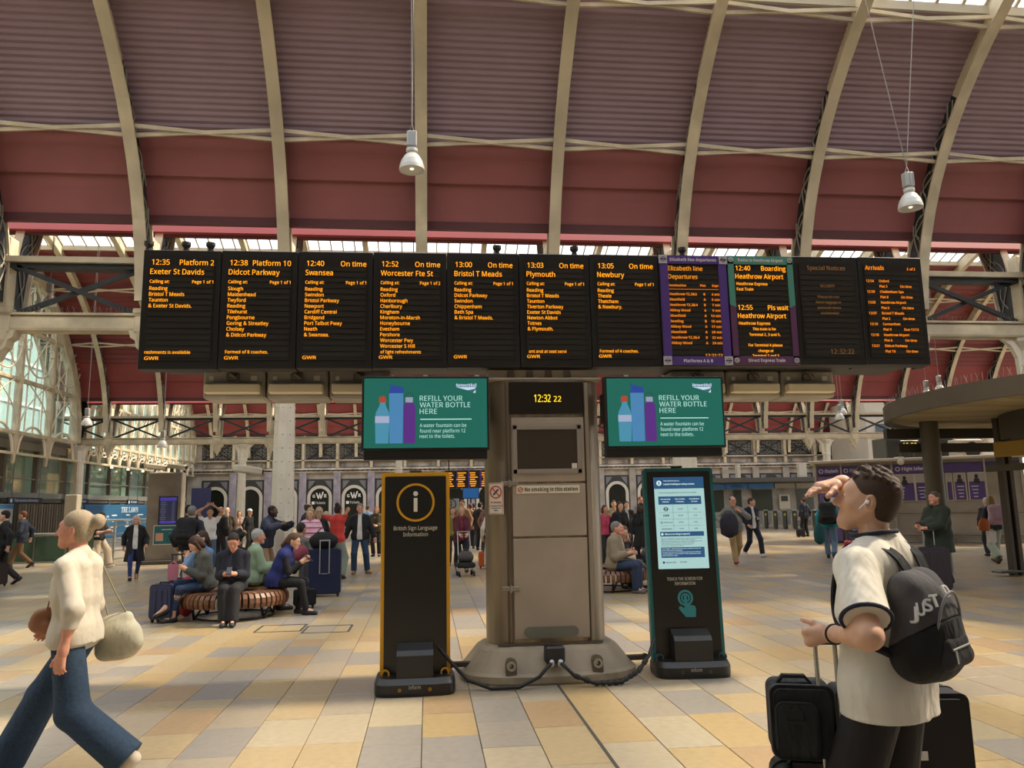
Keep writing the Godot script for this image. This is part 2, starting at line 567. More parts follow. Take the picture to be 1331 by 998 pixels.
func rib_parts(sp: Span, lo: float, dark: float, depth: float) -> Array:
	var cream := MB.new(); var web := MB.new(); var black := MB.new(); var vine := MB.new()
	var inn := []; var mid := []; var out := []
	var N := 40
	for k in N + 1:
		var t := lerpf(lo, PI - lo, float(k) / N)
		inn.append(sp.p(t, 0, depth)); out.append(sp.p(t, 0, -0.03))
	cream.sweep(PackedVector2Array([Vector2(-0.13, -0.02), Vector2(0.13, -0.02), Vector2(0.13, 0.02), Vector2(-0.13, 0.02)]), inn, Vector3.RIGHT)
	cream.sweep(PackedVector2Array([Vector2(-0.09, -0.02), Vector2(0.09, -0.02), Vector2(0.09, 0.02), Vector2(-0.09, 0.02)]), out, Vector3.RIGHT)
	var td := asin(dark)
	for k in N:
		var ta := lerpf(lo, PI - lo, float(k) / N); var tb := lerpf(lo, PI - lo, float(k + 1) / N)
		var is_dark := minf(ta, PI - ta) < td - 0.001 and minf(tb, PI - tb) < td + 0.05
		var w := black if is_dark else web
		var hw := 0.03
		var i0 := sp.p(ta, 0, depth); var i1 := sp.p(tb, 0, depth); var o0 := sp.p(ta, 0, 0.0); var o1 := sp.p(tb, 0, 0.0)
		var xv := Vector3(hw, 0, 0)
		w.quad(i0 + xv, o0 + xv, o1 + xv, i1 + xv)
		w.quad(i0 - xv, i1 - xv, o1 - xv, o0 - xv)
	# leaf-like iron vines over the dark openings
	var s := 0
	var t := lo
	while t < td - 0.06:
		for mir in [false, true]:
			for sx in [-0.045, 0.045]:
				var pts := []
				for j in 6:
					var f := j / 5.0
					var tt := t + f * 0.13
					var ins := lerpf(depth - 0.03, 0.03, (1.0 - cos(f * PI)) * 0.5) if s % 2 == 0 else lerpf(0.03, depth - 0.03, (1.0 - cos(f * PI)) * 0.5)
					pts.append(sp.p(PI - tt if mir else tt, sx, ins))
				vine.tube(pts, 0.022, 4, false)
				var pts2 := []
				for j in 5:
					var f := j / 4.0
					var tt := t + 0.03 + f * 0.07
					pts2.append(sp.p(PI - tt if mir else tt, sx, depth * (0.5 + (0.28 if s % 2 == 0 else -0.28) * sin(f * PI))))
				vine.tube(pts2, 0.018, 4, false)
		s += 1
		t += 0.062
	return [cream, web, black, vine]

func ribs(sp: Span, xs: Array, lo: float, dark: float, depth: float, m_cream: Material, m_black: Material, m_vine: Material, word: String) -> void:
	var q := rib_parts(sp, lo, dark, depth)
	var ms := [q[0].mesh(m_cream), q[1].mesh(m_cream), q[2].mesh(m_black), q[3].mesh(m_vine)]
	for i in xs.size():
		var o := Node3D.new()
		trim_no += 1
		o.name = "trim_%d" % trim_no
		add_child(o, true)
		o.position.x = xs[i]
		meta(o, "", "", "", "structure")
		put("rib_flange", ms[0], o); put("rib_web", ms[1], o); put("rib_opening", ms[2], o); put("iron_vine", ms[3], o)
var trim_no := 0
func trim(b: MB, m: Material, sub := "") -> Node3D:
	trim_no += 1
	if sub:
		var o := Node3D.new()
		o.name = "trim_%d" % trim_no
		add_child(o, true)
		meta(o, "", "", "", "structure")
		part(sub, b, m, o)
		return o
	return struct("trim_%d" % trim_no, b, m)

# purlin: two thin ties that cross between neighbouring ribs
func purlins(sp: Span, xs: Array, s: float, inset: float, m: Material, both := true) -> void:
	var mb := MB.new()
	for t in ([asin(s), PI - asin(s)] if both else [asin(s)]):
		for i in xs.size() - 1:
			var a := sp.p(t - 0.012, xs[i], inset); var b := sp.p(t + 0.012, xs[i + 1], inset)
			var c := sp.p(t + 0.012, xs[i], inset); var d := sp.p(t - 0.012, xs[i + 1], inset)
			var md := sp.p(t, (xs[i] + xs[i + 1]) * 0.5, inset)
			for pr in [[a, md], [md, b], [c, md], [md, d]]: mb.bar(pr[0], pr[1], 0.085, 0.05, Vector3.FORWARD)
	trim(mb, m, "cross_tie")

func arcade(z: float, x_ribs: Array, col0: int, x0: float, x1: float, base: float, m: Material, m_dark: Material, mb_h := 0.36) -> void:
	# bottom beam, top chord, diagonals, posts and pendants
	var beam := MB.new()
	beam.sweep(rect2(-0.2, -mb_h * 0.5, 0.2, mb_h * 0.5, 0.07, 2), [Vector3(x0, base + mb_h * 0.5, z), Vector3(x1, base + mb_h * 0.5, z)], Vector3(0, 0, 1))
	beam.box(Vector3((x0 + x1) * 0.5, base + mb_h + 0.02, z), Vector3(x1 - x0, 0.05, 0.5))
	var root := trim(beam, m, "beam")
	var chord := MB.new()
	for dz in [-0.2, 0.2]: chord.box(Vector3((x0 + x1) * 0.5, base + 1.62, z + dz), Vector3(x1 - x0, 0.13, 0.1))
	part("top_chord", chord, m, root)
	var under := MB.new()
	under.box(Vector3((x0 + x1) * 0.5, base + 1.5, z), Vector3(x1 - x0, 0.12, 0.3))
	for i in x_ribs.size() - 1:
		var xa: float = x_ribs[i] + 0.25; var xb: float = x_ribs[i + 1] - 0.25
		under.bar(Vector3(xa, base + 0.42, z), Vector3(xb, base + 1.46, z), 0.1, 0.1, Vector3.FORWARD)
		under.bar(Vector3(xa, base + 1.46, z + 0.1), Vector3(xb, base + 0.42, z + 0.1), 0.1, 0.1, Vector3.FORWARD)
	part("diagonal_brace", under, m_dark, root)
	var post := MB.new()
	var pend := MB.new()
	for i in x_ribs.size():
		var x: float = x_ribs[i]
		post.box(Vector3(x, base + 1.2, z), Vector3(0.2, 1.9, 0.34), Basis.IDENTITY, 0.02)
		post.box(Vector3(x, base + mb_h + 0.09, z), Vector3(0.5, 0.12, 0.6), Basis.IDENTITY, 0.02)
		if posmod(i - col0, 3) != 0:
			pend.prism(PackedVector2Array([Vector2(-0.34, 0.02), Vector2(-0.3, -0.14), Vector2(-0.2, -0.2), Vector2(-0.17, -0.36), Vector2(-0.08, -0.44), Vector2(0, -0.62), Vector2(0.08, -0.44), Vector2(0.17, -0.36), Vector2(0.2, -0.2), Vector2(0.3, -0.14), Vector2(0.34, 0.02)]), 0.3, at(x, base, z + 0.2))
			pend.lathe([Vector2(0.0, -0.7), Vector2(0.05, -0.66), Vector2(0.09, -0.55), Vector2(0.14, -0.42), Vector2(0.22, -0.2), Vector2(0.24, 0.0)], 10, at(x, base, z + 0.06))
			pend.box(Vector3(x, base + mb_h * 0.5, z + 0.2), Vector3(0.46, mb_h + 0.06, 0.06), Basis.IDENTITY, 0.02)
	part("post", post, m, root)
	part("carved_pendant", pend, m, root)

func column(x: float, z: float, top: float, r: float, label: String) -> void:
	var o := thing("column", label, "column", Vector3(x, 0, z))
	var m := mat("#e6ddca", 0.6, 0.0, "paint", 0.7)
	var b := MB.new()
	b.lathe([Vector2(r * 1.22, 0), Vector2(r * 1.16, 1.5), Vector2(r, top - 0.9)], 8, Transform3D(Basis(Vector3.UP, PI / 8), Vector3.ZERO), false)
	part("shaft", b, m, o)
	var cap := MB.new()
	cap.lathe([Vector2(r * 1.08, top - 1.0), Vector2(r * 1.12, top - 0.9), Vector2(r * 0.85, top - 0.82), Vector2(r * 0.8, top - 0.3), Vector2(r * 1.1, top - 0.2), Vector2(r * 1.5, top - 0.08), Vector2(r * 1.55, top)], 8, Transform3D(Basis(Vector3.UP, PI / 8), Vector3.ZERO), false)
	for dx in [-1.0, 1.0]:
		cap.prism(PackedVector2Array([Vector2(0, top - 1.0), Vector2(0.1 * dx, top - 1.0), Vector2(0.12 * dx, top - 0.5), Vector2(0.25 * dx, top - 0.2), Vector2(0.5 * dx, top), Vector2(0, top)]), 0.12, at(dx * r * 0.75, 0, 0.06))
	part("capital", cap, m, o)
	var riv := MB.new()
	var y := 0.25
	while y < top - 1.1:
		for k in 8:
			var a := TAU * (k + 0.5) / 8 + PI / 8
			var rr := lerpf(r * 1.2, r, y / top) * 0.93
			riv.ell(Vector3(cos(a) * rr, y, sin(a) * rr), Vector3(0.022, 0.022, 0.022), Basis.IDENTITY, 6)
		y += 0.3
	part("rivet", riv, m, o).set_meta("kind", "stuff")

func build_roof() -> void:
	var red := mat("#995a5a", 0.55, 0.0, "paint", 0.35)
	var plum := mat("#977e88", 0.5, 0.0, "paint", 0.35)
	var red2 := mat("#934444", 0.6, 0.0, "paint", 0.35)
	var red3 := mat("#7d3c3e", 0.6, 0.0, "paint", 0.35)
	var cream := mat("#e2d6bb", 0.6, 0.0, "grime", 0.5)
	var dark := mat("#2d3338", 0.6, 0.0, "grime", 0.6)
	var vine := mat("#8e887a", 0.6, 0.0)
	var bars := mat("#b9b09c", 0.6)
	var clear := glass("#ffffff", 0.10)
	var A := Span.new(); A.zc = -7.2; A.a = 10.45; A.y0 = 5.7; A.b = 8.4
	var B := Span.new(); B.zc = -32.35; B.a = 14.7; B.y0 = 5.5; B.b = 10.9
	var C := Span.new(); C.zc = -58.0; C.a = 11.0; C.y0 = 5.5; C.b = 8.6
	var x0 := RIBX0 - 5 * BAY; var x1 := RIBX0 + 20 * BAY
	var xa := []
	for k in range(-5, 21): xa.append(RIBX0 + k * BAY)
	span_panels("ceiling", A, 0.274, 0.387, 0.48, 0.755, x0, x1, red, plum)
	span_panels("ceiling_middle_span", B, 0.23, 0.33, 0.42, 0.865, x0, x1, red2, red3)
	span_panels("ceiling_far_span", C, 0.28, 0.37, 0.46, 0.755, x0, x1, red2, red2)
	span_glass("window_1", A, 0.755, x0, x1, BAY / 5, 12, clear, bars, [0, 1, 4.0, 26.0])
	span_glass("window_2", B, 0.865, x0, x1, BAY / 5, 16, clear, bars, [0, 3, -17.0, 26.0])
	span_glass("window_3", C, 0.755, x0, x1, BAY / 3, 10, clear, bars, [0, 0, 0, 0])
	ribs(A, xa, 0.06, 0.62, 0.52, cream, dark, vine, "near")
	ribs(B, xa, 0.06, 0.6, 0.62, cream, dark, vine, "middle")
	ribs(C, xa, 0.06, 0.6, 0.5, cream, dark, vine, "far")
	purlins(A, xa, 0.488, 0.42, cream)
	purlins(A, xa, 0.748, 0.4, cream)
	purlins(B, xa, 0.52, 0.5, cream)
	purlins(B, xa, 0.75, 0.5, cream)
	purlins(C, xa, 0.5, 0.4, cream)
	arcade(-17.65, xa, 0, x0, x1, 5.55, cream, dark)
	arcade(-47.0, xa, 2, x0, x1, 5.42, cream, dark)
	arcade(3.25, xa, 0, x0, x1, 5.55, cream, dark)
	var names := {-1: "", 2: "white riveted octagonal column rising behind the people seated on the slatted bench", 3: "", 5: "white column half hidden by the touch screen totem and the screen above it", 8: "white riveted column with dark bracketed capital right of the departure boards", 11: ""}
	# columns stand under every third rib
	column(RIBX0 + 1 * BAY, -17.65, 5.55, 0.215, "white riveted octagonal column rising behind the people seated on the slatted bench")
	column(RIBX0 + 4 * BAY, -17.65, 5.55, 0.2, "white column showing in the gap between the right hand screen and touch screen totem")
	column(RIBX0 + 7 * BAY, -17.65, 5.55, 0.24, "white riveted column with dark bracketed capital rising behind the brown canopy")
	column(RIBX0 + 10 * BAY, -17.65, 5.55, 0.215, "white column of the near arcade, out of frame on the right")
	column(RIBX0 - 2 * BAY, -17.65, 5.55, 0.215, "white column of the near arcade, out of frame on the left")
	var far := [-20.0, -10.9, -1.75, 7.4, 16.55, 25.4, 34.8]
	var far_l := ["pale slim column at the corner of the glass screen behind the walking woman", "slim white column of the far arcade standing left of the riveted column", "slim white column showing just above the yellow framed totem", "slim white column of the far arcade hidden behind the pillar", "slim white column of the far arcade above the touch screen totem", "slim white column with pipes above the ticket gates", "slim white column behind the canopy above the flight information wall"]
	for k in far.size(): column(far[k], -47.0, 5.42, 0.22, far_l[k])
	# spikes that keep birds off the near beam
	var sp := MB.new()
	var rng := RandomNumberGenerator.new(); rng.seed = 5
	var x := -16.0
	while x < 20.0:
		sp.tube([Vector3(x, 5.95, -17.5), Vector3(x + rng.randf_range(-0.08, 0.08), 6.1, -17.45 + rng.randf_range(-0.08, 0.1))], 0.004, 3, false)
		x += 0.07
	var spk := solo("bird_spikes", sp, mat("#8a857c", 0.5, 0.4), "thin wire bird spikes along the top of the near cream beam", "bird spikes")
	spk.set_meta("kind", "stuff")

func build_floor() -> void:
	var rng := RandomNumberGenerator.new(); rng.seed = 11
	var base := MB.new()
	base.box(Vector3(20, -0.16, -32), Vector3(86, 0.3, 86))
	var root := struct("floor", base, mat("#6f675a", 0.6, 0.0, "stone", 1.2))
	var hues := ["#b29f7c", "#ae9f80", "#a39784", "#b29b72", "#a49987", "#958f87", "#aa9171", "#9b9387", "#b2a58c"]
	var ms: Array = []
	for h in hues: ms.append(mat(h, 0.29, 0.0, "stone", 1.7))
	# rows 0.405 m wide run away from the camera; stones of uneven length lie along each row
	var lens := [0.48, 0.56, 0.62, 0.70, 0.76, 0.84]
	var cache := {}
	var made := 0
	var slots: Array = []
	for r in range(-70, 130):
		var x := -0.045 + r * 0.405
		var z := -1.8 - rng.randf() * 0.6
		var joints := [-7.22, -15.6, -24.0, -33.0, -42.0, -51.0, -60.0]
		while z > -68.0:
			var l: float = lens[rng.randi() % lens.size()]
			for j in joints:
				if z > j + 0.02 and z - l < j + 0.22: l = z - j
			slots.append([x + 0.2025, z - l * 0.5, l, rng.randi() % hues.size() if rng.randf() > 0.25 else [0, 3, 5][rng.randi() % 3]])
			z -= l
	# those in view nearest the camera become parts, the rest one joined piece
	var near: Array = []
	for s in slots:
		var d := Vector2(s[0], s[1]).length()
		var ang := rad_to_deg(atan2(s[0], -s[1])) - 6.3
		s.append(d if absf(ang) < 37.0 and d > 3.2 else d + 1000.0)
	slots.sort_custom(func(p, q): return p[4] < q[4])
	var mmx: Array = []
	for i in hues.size(): mmx.append([])
	for s in slots:
		var key := "%d/%.3f" % [s[3], s[2]]
		if made < 300:
			if not cache.has(key):
				var b := MB.new()
				b.box(Vector3.ZERO, Vector3(0.399, 0.03, s[2] - 0.006), Basis.IDENTITY, 0.002)
				cache[key] = b.mesh(ms[s[3]])
			put("paving_stone", cache[key], root, Vector3(s[0], -0.015 + 0.0006 * ((made * 7) % 3), s[1]))
			made += 1
		else:
			mmx[s[3]].append(Transform3D(Basis.from_scale(Vector3(1, 1, s[2] - 0.006)), Vector3(s[0], -0.015, s[1])))
	for i in hues.size():
		var b := MB.new()
		b.box(Vector3.ZERO, Vector3(0.397, 0.03, 1.0))
		var mm := MultiMesh.new()
		mm.transform_format = MultiMesh.TRANSFORM_3D
		mm.mesh = b.mesh(ms[i])
		mm.instance_count = mmx[i].size()
		for k in mmx[i].size(): mm.set_instance_transform(k, mmx[i][k])
		var o := MultiMeshInstance3D.new()
		o.name = numbered(root, "distant_paving")
		o.multimesh = mm
		root.add_child(o)
		o.set_meta("kind", "stuff")
	# dark movement joint in front of the pillar and inspection covers by the bench
	var jb := MB.new()
	jb.box(Vector3(1.165, 0.0015, -5.2), Vector3(0.022, 0.004, 4.1))
	part("movement_joint", jb, mat("#3c3a36", 0.8), root)
	for c in [[-2.0, -11.2], [-1.35, -11.0]]:
		var mb := MB.new()
		for q in [[0, -0.3, 0.6, 0.03], [0, 0.3, 0.6, 0.03], [-0.3, 0, 0.03, 0.6], [0.3, 0, 0.03, 0.6]]:
			mb.box(Vector3(c[0] + q[0], 0.002, c[1] + q[1]), Vector3(q[2], 0.005, q[3]))
		part("inspection_cover_edge", mb, mat("#3a3834", 0.7), root)

# ---------------------------------------------------------------- walls, gables, the hall beyond
func build_walls() -> void:
	var cream := mat("#e2d6bb", 0.6, 0.0, "grime", 0.5)
	var stone := mat("#d6cfc6", 0.8, 0.0, "grime", 0.4)
	var stone2 := mat("#b8b1aa", 0.8, 0.0, "grime", 0.4)
	var dark := mat("#33322f", 0.6)
	var lilac := mat("#b5aebf", 0.8, 0.0, "grime", 0.5)
	var black_glass := mat("#23241f", 0.15)
	# ---- the ticket hall wall at the far side
	var zb := -69.0
	var wb := MB.new()
	wb.box(Vector3(17, 4.2, zb - 0.4), Vector3(76, 8.6, 0.5))
	var wall := struct("wall_back", wb, stone)
	var filig := MB.new()
	var corn := MB.new(); var dent := MB.new(); var frieze := MB.new()
	corn.box(Vector3(10, 4.95, zb + 0.05), Vector3(62, 0.16, 0.7))
	corn.box(Vector3(10, 4.72, zb - 0.02), Vector3(62, 0.12, 0.5))
	corn.box(Vector3(10, 5.72, zb + 0.0), Vector3(62, 0.1, 0.6))
	corn.box(Vector3(10, 7.32, zb + 0.0), Vector3(62, 0.14, 0.6))
	for k in 150: dent.box(Vector3(-20.0 + k * 0.42, 4.83, zb + 0.1), Vector3(0.2, 0.11, 0.36))
	part("cornice", corn, stone, wall)
	part("dentil", dent, dark, wall).set_meta("kind", "stuff")
	var n := 0
	for k in 20:
		var cx := -18.15 + 2.93 * k
		var px := cx + 1.465
		# pilaster
		var pil := MB.new()
		pil.box(Vector3(px, 2.35, zb), Vector3(0.62, 4.7, 0.4), Basis.IDENTITY, 0.03)
		part("pilaster", pil, lilac if k < 10 else stone2, wall)
		var post := MB.new()
		post.box(Vector3(px, 6.5, zb + 0.15), Vector3(0.26, 2.9, 0.3), Basis.IDENTITY, 0.02)
		part("post", post, cream, wall)
		var fr := MB.new()
		for q in [[0.0, 1.5], [-1.02, 0.34], [1.02, 0.34]]:
			for e in [[-1, 0], [1, 0], [0, -1], [0, 1]]:
				if e[0] != 0: fr.box(Vector3(cx + q[0] + e[0] * q[1] * 0.5, 5.34, zb - 0.1), Vector3(0.06, 0.42, 0.14))
				else: fr.box(Vector3(cx + q[0], 5.34 + e[1] * 0.19, zb - 0.1), Vector3(q[1], 0.05, 0.14))
		part("frieze_moulding", fr, stone2, wall)
		# pierced lattice panel with a cross of bars
		var lp := MB.new()
		lp.box(Vector3(cx, 6.5, zb - 0.12), Vector3(2.5, 1.42, 0.1))
		part("lattice_panel", lp, dark, wall)
		var x := MB.new()
		x.bar(Vector3(cx - 1.2, 5.85, zb), Vector3(cx + 1.2, 7.15, zb), 0.1, 0.1, Vector3.FORWARD)
		x.bar(Vector3(cx - 1.2, 7.15, zb), Vector3(cx + 1.2, 5.85, zb), 0.1, 0.1, Vector3.FORWARD)
		part("lattice_cross", x, dark, wall)
		for i in 8:
			for j in 4:
				var c := Vector3(cx - 1.06 + i * 0.303, 6.02 + j * 0.32, zb - 0.05)
				filig.tube(arc3(c, Vector3.RIGHT, Vector3.UP, 0.11, 0.4 + i, 0.4 + i + 5.2, 6), 0.02, 3, false)
		# arched opening
		if cx > 37.0: continue
		n += 1
		var d := Node3D.new()
		d.name = "door_%d" % n
		add_child(d, true)
		meta(d, "", "", "", "structure")
		var sp := MB.new()
		sp.box(Vector3(cx, 2.05, zb - 0.08), Vector3(2.3, 4.1, 0.2))
		part("dark_surround", sp, dark, d)
		var ar := MB.new()
		var outer := []
		for i in 19:
			var a := PI * i / 18.0
			outer.append(Vector3(cx - cos(a) * 0.92, 2.5 + sin(a) * 0.92, zb + 0.05))
		outer.push_front(Vector3(cx - 0.92, 0.0, zb + 0.05)); outer.append(Vector3(cx + 0.92, 0, zb + 0.05))
		ar.sweep(rect2(-0.12, -0.13, 0.12, 0.13), outer, Vector3.BACK, false)
		part("archivolt", ar, mat("#c9c2b4", 0.7), d)
		var gl := MB.new()
		var pg := PackedVector2Array([Vector2(-0.8, 0), Vector2(0.8, 0)])
		for i in 17: pg.append(Vector2(cos(PI * i / 16.0) * 0.8, 2.5 + sin(PI * i / 16.0) * 0.8))
		gl.prism(pg, 0.05, at(cx, 0, zb + 0.05))
		part("pane", gl, black_glass, d)
		var sc := MB.new()
		for sx in [-1.0, 1.0]:
			sc.prism(PackedVector2Array([Vector2(0.98 * sx, 3.95), Vector2(0.4 * sx, 3.95), Vector2(0.65 * sx, 3.6), Vector2(0.98 * sx, 3.2)]), 0.05, at(cx, 0, zb + 0.08))
		part("spandrel_panel", sc, mat("#77757a", 0.7), d)
		if k == 3 or k == 4:
			var tx := MB.new()
			var xf := at(cx, 2.45, zb + 0.07)
			write(tx, "G", at(cx - 0.5, 2.5, zb + 0.07), 0.26, 0.5, 0.0, true)
			var w0 := PackedVector2Array([Vector2(-0.34, 0.32), Vector2(-0.22, 0.32), Vector2(-0.1, -0.02), Vector2(0.0, 0.36), Vector2(0.1, -0.02), Vector2(0.22, 0.4), Vector2(0.34, 0.4), Vector2(0.14, -0.2), Vector2(0.05, -0.2), Vector2(0.0, 0.08), Vector2(-0.06, -0.2), Vector2(-0.15, -0.2)])
			tx.prism(w0, 0.01, at(cx, 2.6, zb + 0.075))
			write(tx, "R", at(cx + 0.48, 2.5, zb + 0.07), 0.3, 0.5, 0.0, true)
			write(tx, "Tickets", at(cx + 0.05, 1.95, zb + 0.07), 0.2, 0.5)
			tx.prism(rect2(-0.12, -0.12, 0.12, 0.12), 0.01, at(cx - 0.55, 2.05, zb + 0.075))
			part("sign_lettering", tx, mat("#e9e7df", 0.6), d)
	part("filigree", filig, mat("#b9b5aa", 0.6), wall).set_meta("kind", "stuff")
	# upper wall that closes the far vault
	var up := MB.new()
	up.box(Vector3(17, 9.0, zb - 0.4), Vector3(76, 3.0, 0.5))
	part("upper_wall", up, stone2, wall)
	# ---- behind the photographer
	var wf := MB.new()
	wf.box(Vector3(17, 3.6, 12.2), Vector3(76, 7.4, 0.4))
	struct("wall_front", wf, mat("#b8b2a6", 0.8))
	var cf := MB.new()
	cf.box(Vector3(17, 8.0, 7.9), Vector3(76, 0.3, 9.2))
	struct("ceiling_side_aisle", cf, mat("#b8b2a6", 0.8))
	# ---- glazed screens that close the spans on the left
	gable(1, -20.0, -32.35, 13.9, 10.1, 5.5, 3.25, "B")
	gable(2, -20.0, -58.0, 10.6, 8.2, 5.5, 1.6, "C")
	gable(3, -20.0, -7.2, 10.2, 8.2, 5.5, 3.25, "A")
	# ---- the Lawn: glass fronted cafes behind the screen
	lawn()

func gable(no: int, X: float, zc: float, a: float, b: float, y0: float, pitch: float, which: String) -> void:
	var cream := mat("#e2d6bb", 0.6, 0.0, "grime", 0.5)
	var iron := mat("#d8cdb4", 0.6)
	var pane_m := glass("#aecdc7", 0.42, 0.05)
	var root := Node3D.new()
	root.name = "wall_left" if no == 1 else "wall_left_%d" % no
	add_child(root, true)
	meta(root, "", "", "", "structure")
	var top := func(z: float) -> float:
		var q := clampf(1.0 - pow((z - zc) / a, 2.0), 0.0, 1.0)
		return y0 + b * sqrt(q)
	# arch band
	var band := MB.new()
	var pts := []
	for k in 41:
		var t := PI * k / 40.0
		pts.append(Vector3(X, y0 + sin(t) * b, zc + cos(t) * a))
	band.sweep(rect2(-0.2, -0.28, 0.2, 0.28), pts, Vector3.RIGHT)
	part("arch_band", band, cream, root)
	# wall above the arch up to the roof
	var over := MB.new()
	for k in 40:
		var p: Vector3 = pts[k]; var q: Vector3 = pts[k + 1]
		var po := p + (p - Vector3(X, y0, zc)) * 0.12; var qo := q + (q - Vector3(X, y0, zc)) * 0.12
		for s in [1.0, -1.0]:
			var v := Vector3(0.03 * s, 0, 0)
			if s > 0: over.quad(p + v, q + v, qo + v, po + v)
			else: over.quad(p + v, po + v, qo + v, q + v)
	part("spandrel", over, cream, root)
	# mullions, rails, panes
	var mull := MB.new()
	var thin := MB.new()
	var orn := MB.new()
	var n := int(2.0 * a / pitch)
	var zs := []
	var z := zc - a
	while z < zc + a + 0.1:
		zs.append(z); z += pitch
	var rails := [5.5, 8.1, 10.65, 13.2] if which != "C" else [5.6, 8.1, 10.65]
	for i in zs.size():
		var h: float = top.call(zs[i])
		if h > 5.6:
			mull.box(Vector3(X, (h + 5.2) * 0.5, zs[i]), Vector3(0.3, h - 5.2, 0.3), Basis.IDENTITY, 0.04)
			mull.lathe([Vector2(0.0, -1.5), Vector2(0.08, -1.42), Vector2(0.11, -1.0), Vector2(0.2, -0.25), Vector2(0.25, 0.0), Vector2(0.0, 0.02)] if which != "C" else [Vector2(0.0, -1.0), Vector2(0.06, -0.95), Vector2(0.08, 0.0)], 10, at(X, 5.45, zs[i]))
	for r in rails:
		var w := sqrt(maxf(0.0, 1.0 - pow((r - y0) / b, 2.0))) * a
		if w > 0.5: mull.box(Vector3(X, r, zc), Vector3(0.26, 0.2, w * 2.0), Basis.IDENTITY, 0.04)
	mull.box(Vector3(X, 4.5, zc), Vector3(0.14, 0.12, 2.0 * a + 0.6))
	part("mullion", mull, cream, root)
	var count := 0
	for i in zs.size() - 1:
		var za: float = zs[i]; var zb: float = minf(zs[i + 1], zc + a)
		var sub := 4 if which != "C" else 3
		for j in sub:
			var p0 := lerpf(za, zb, float(j) / sub); var p1 := lerpf(za, zb, float(j + 1) / sub)
			var t0: float = top.call(p0); var t1: float = top.call(p1)
			if j > 0: thin.box(Vector3(X, (5.5 + t0) * 0.5, p0), Vector3(0.06, t0 - 5.5, 0.05))
			for r in rails.size():
				var y_a: float = rails[r]
				var y_b: float = rails[r + 1] if r + 1 < rails.size() else 30.0
				var h0 := minf(y_b, t0); var h1 := minf(y_b, t1)
				if h0 <= y_a + 0.02 and h1 <= y_a + 0.02: continue
				h0 = maxf(h0, y_a + 0.01); h1 = maxf(h1, y_a + 0.01)
				var g := MB.new()
				g.quad(Vector3(X - 0.05, y_a, p1), Vector3(X - 0.05, y_a, p0), Vector3(X - 0.05, h0, p0), Vector3(X - 0.05, h1, p1))
				part("pane", g, pane_m, root)
				count += 1
		# tracery: hanging loops above the lower rail, crossing sweeps below it
		var mid := (za + zb) * 0.5
		var hw := (zb - za) * 0.5
		for lv in [[9.9, 1.0], [12.4, 1.0]]:
			if lv[0] + 0.3 < top.call(mid):
				orn.tube(arc3(Vector3(X + 0.12, lv[0], mid), Vector3.BACK, Vector3.UP, hw * 0.88, PI, TAU, 14), 0.045, 5, false)
				for s in [-1.0, 1.0]:
					orn.tube([Vector3(X + 0.12, lv[0] + 0.9, mid + s * hw * 0.6), Vector3(X + 0.12, lv[0], mid + s * hw * 0.1), Vector3(X + 0.12, lv[0] - 1.0, mid - s * hw * 0.45), Vector3(X + 0.12, lv[0] - 1.75, mid - s * hw * 0.95)], 0.035, 5, false)
					orn.tube(arc3(Vector3(X + 0.12, lv[0] + 0.05, mid + s * hw * 0.72), Vector3.BACK, Vector3.UP, hw * 0.16, 0, TAU * 0.8, 10), 0.035, 5, false)
		if top.call(mid) > 7.0:
			for s in [-1.0, 1.0]:
				var sw := []
				for j in 7:
					var f := j / 6.0
					sw.append(Vector3(X + 0.12, 5.6 + 2.5 * f, mid + s * hw * (0.95 - 1.6 * f * f)))
				orn.tube(sw, 0.035, 5, false)
		# arched fringe under the screen
		var m2 := 1 if which != "C" else 1
		orn.tube(arc3(Vector3(X + 0.05, 4.5, mid), Vector3.BACK, Vector3.UP, hw * 0.86, 0, PI, 16), 0.07, 5, false)
		if which == "C":
			orn.tube(arc3(Vector3(X + 0.05, 5.5, mid), Vector3.BACK, Vector3.UP, hw * 0.7, PI, TAU, 10), 0.05, 5, false)
			orn.tube(arc3(Vector3(X + 0.05, 5.5, mid), Vector3.BACK, Vector3.UP, hw * 0.4, PI, TAU, 10), 0.05, 5, false)
			orn.tube([Vector3(X + 0.05, 4.5, za), Vector3(X + 0.05, 5.6, za)], 0.06, 5, false)
	part("tracery", orn, iron, root)
	part("glazing_bar", thin, iron, root)
	# spandrel sheet behind the arched fringe
	if which != "C":
		var sh := MB.new()
		sh.box(Vector3(X - 0.5, 5.15, zc), Vector3(0.1, 0.7, 2.0 * a))
		part("fascia", sh, mat("#7d766a", 0.7), root)

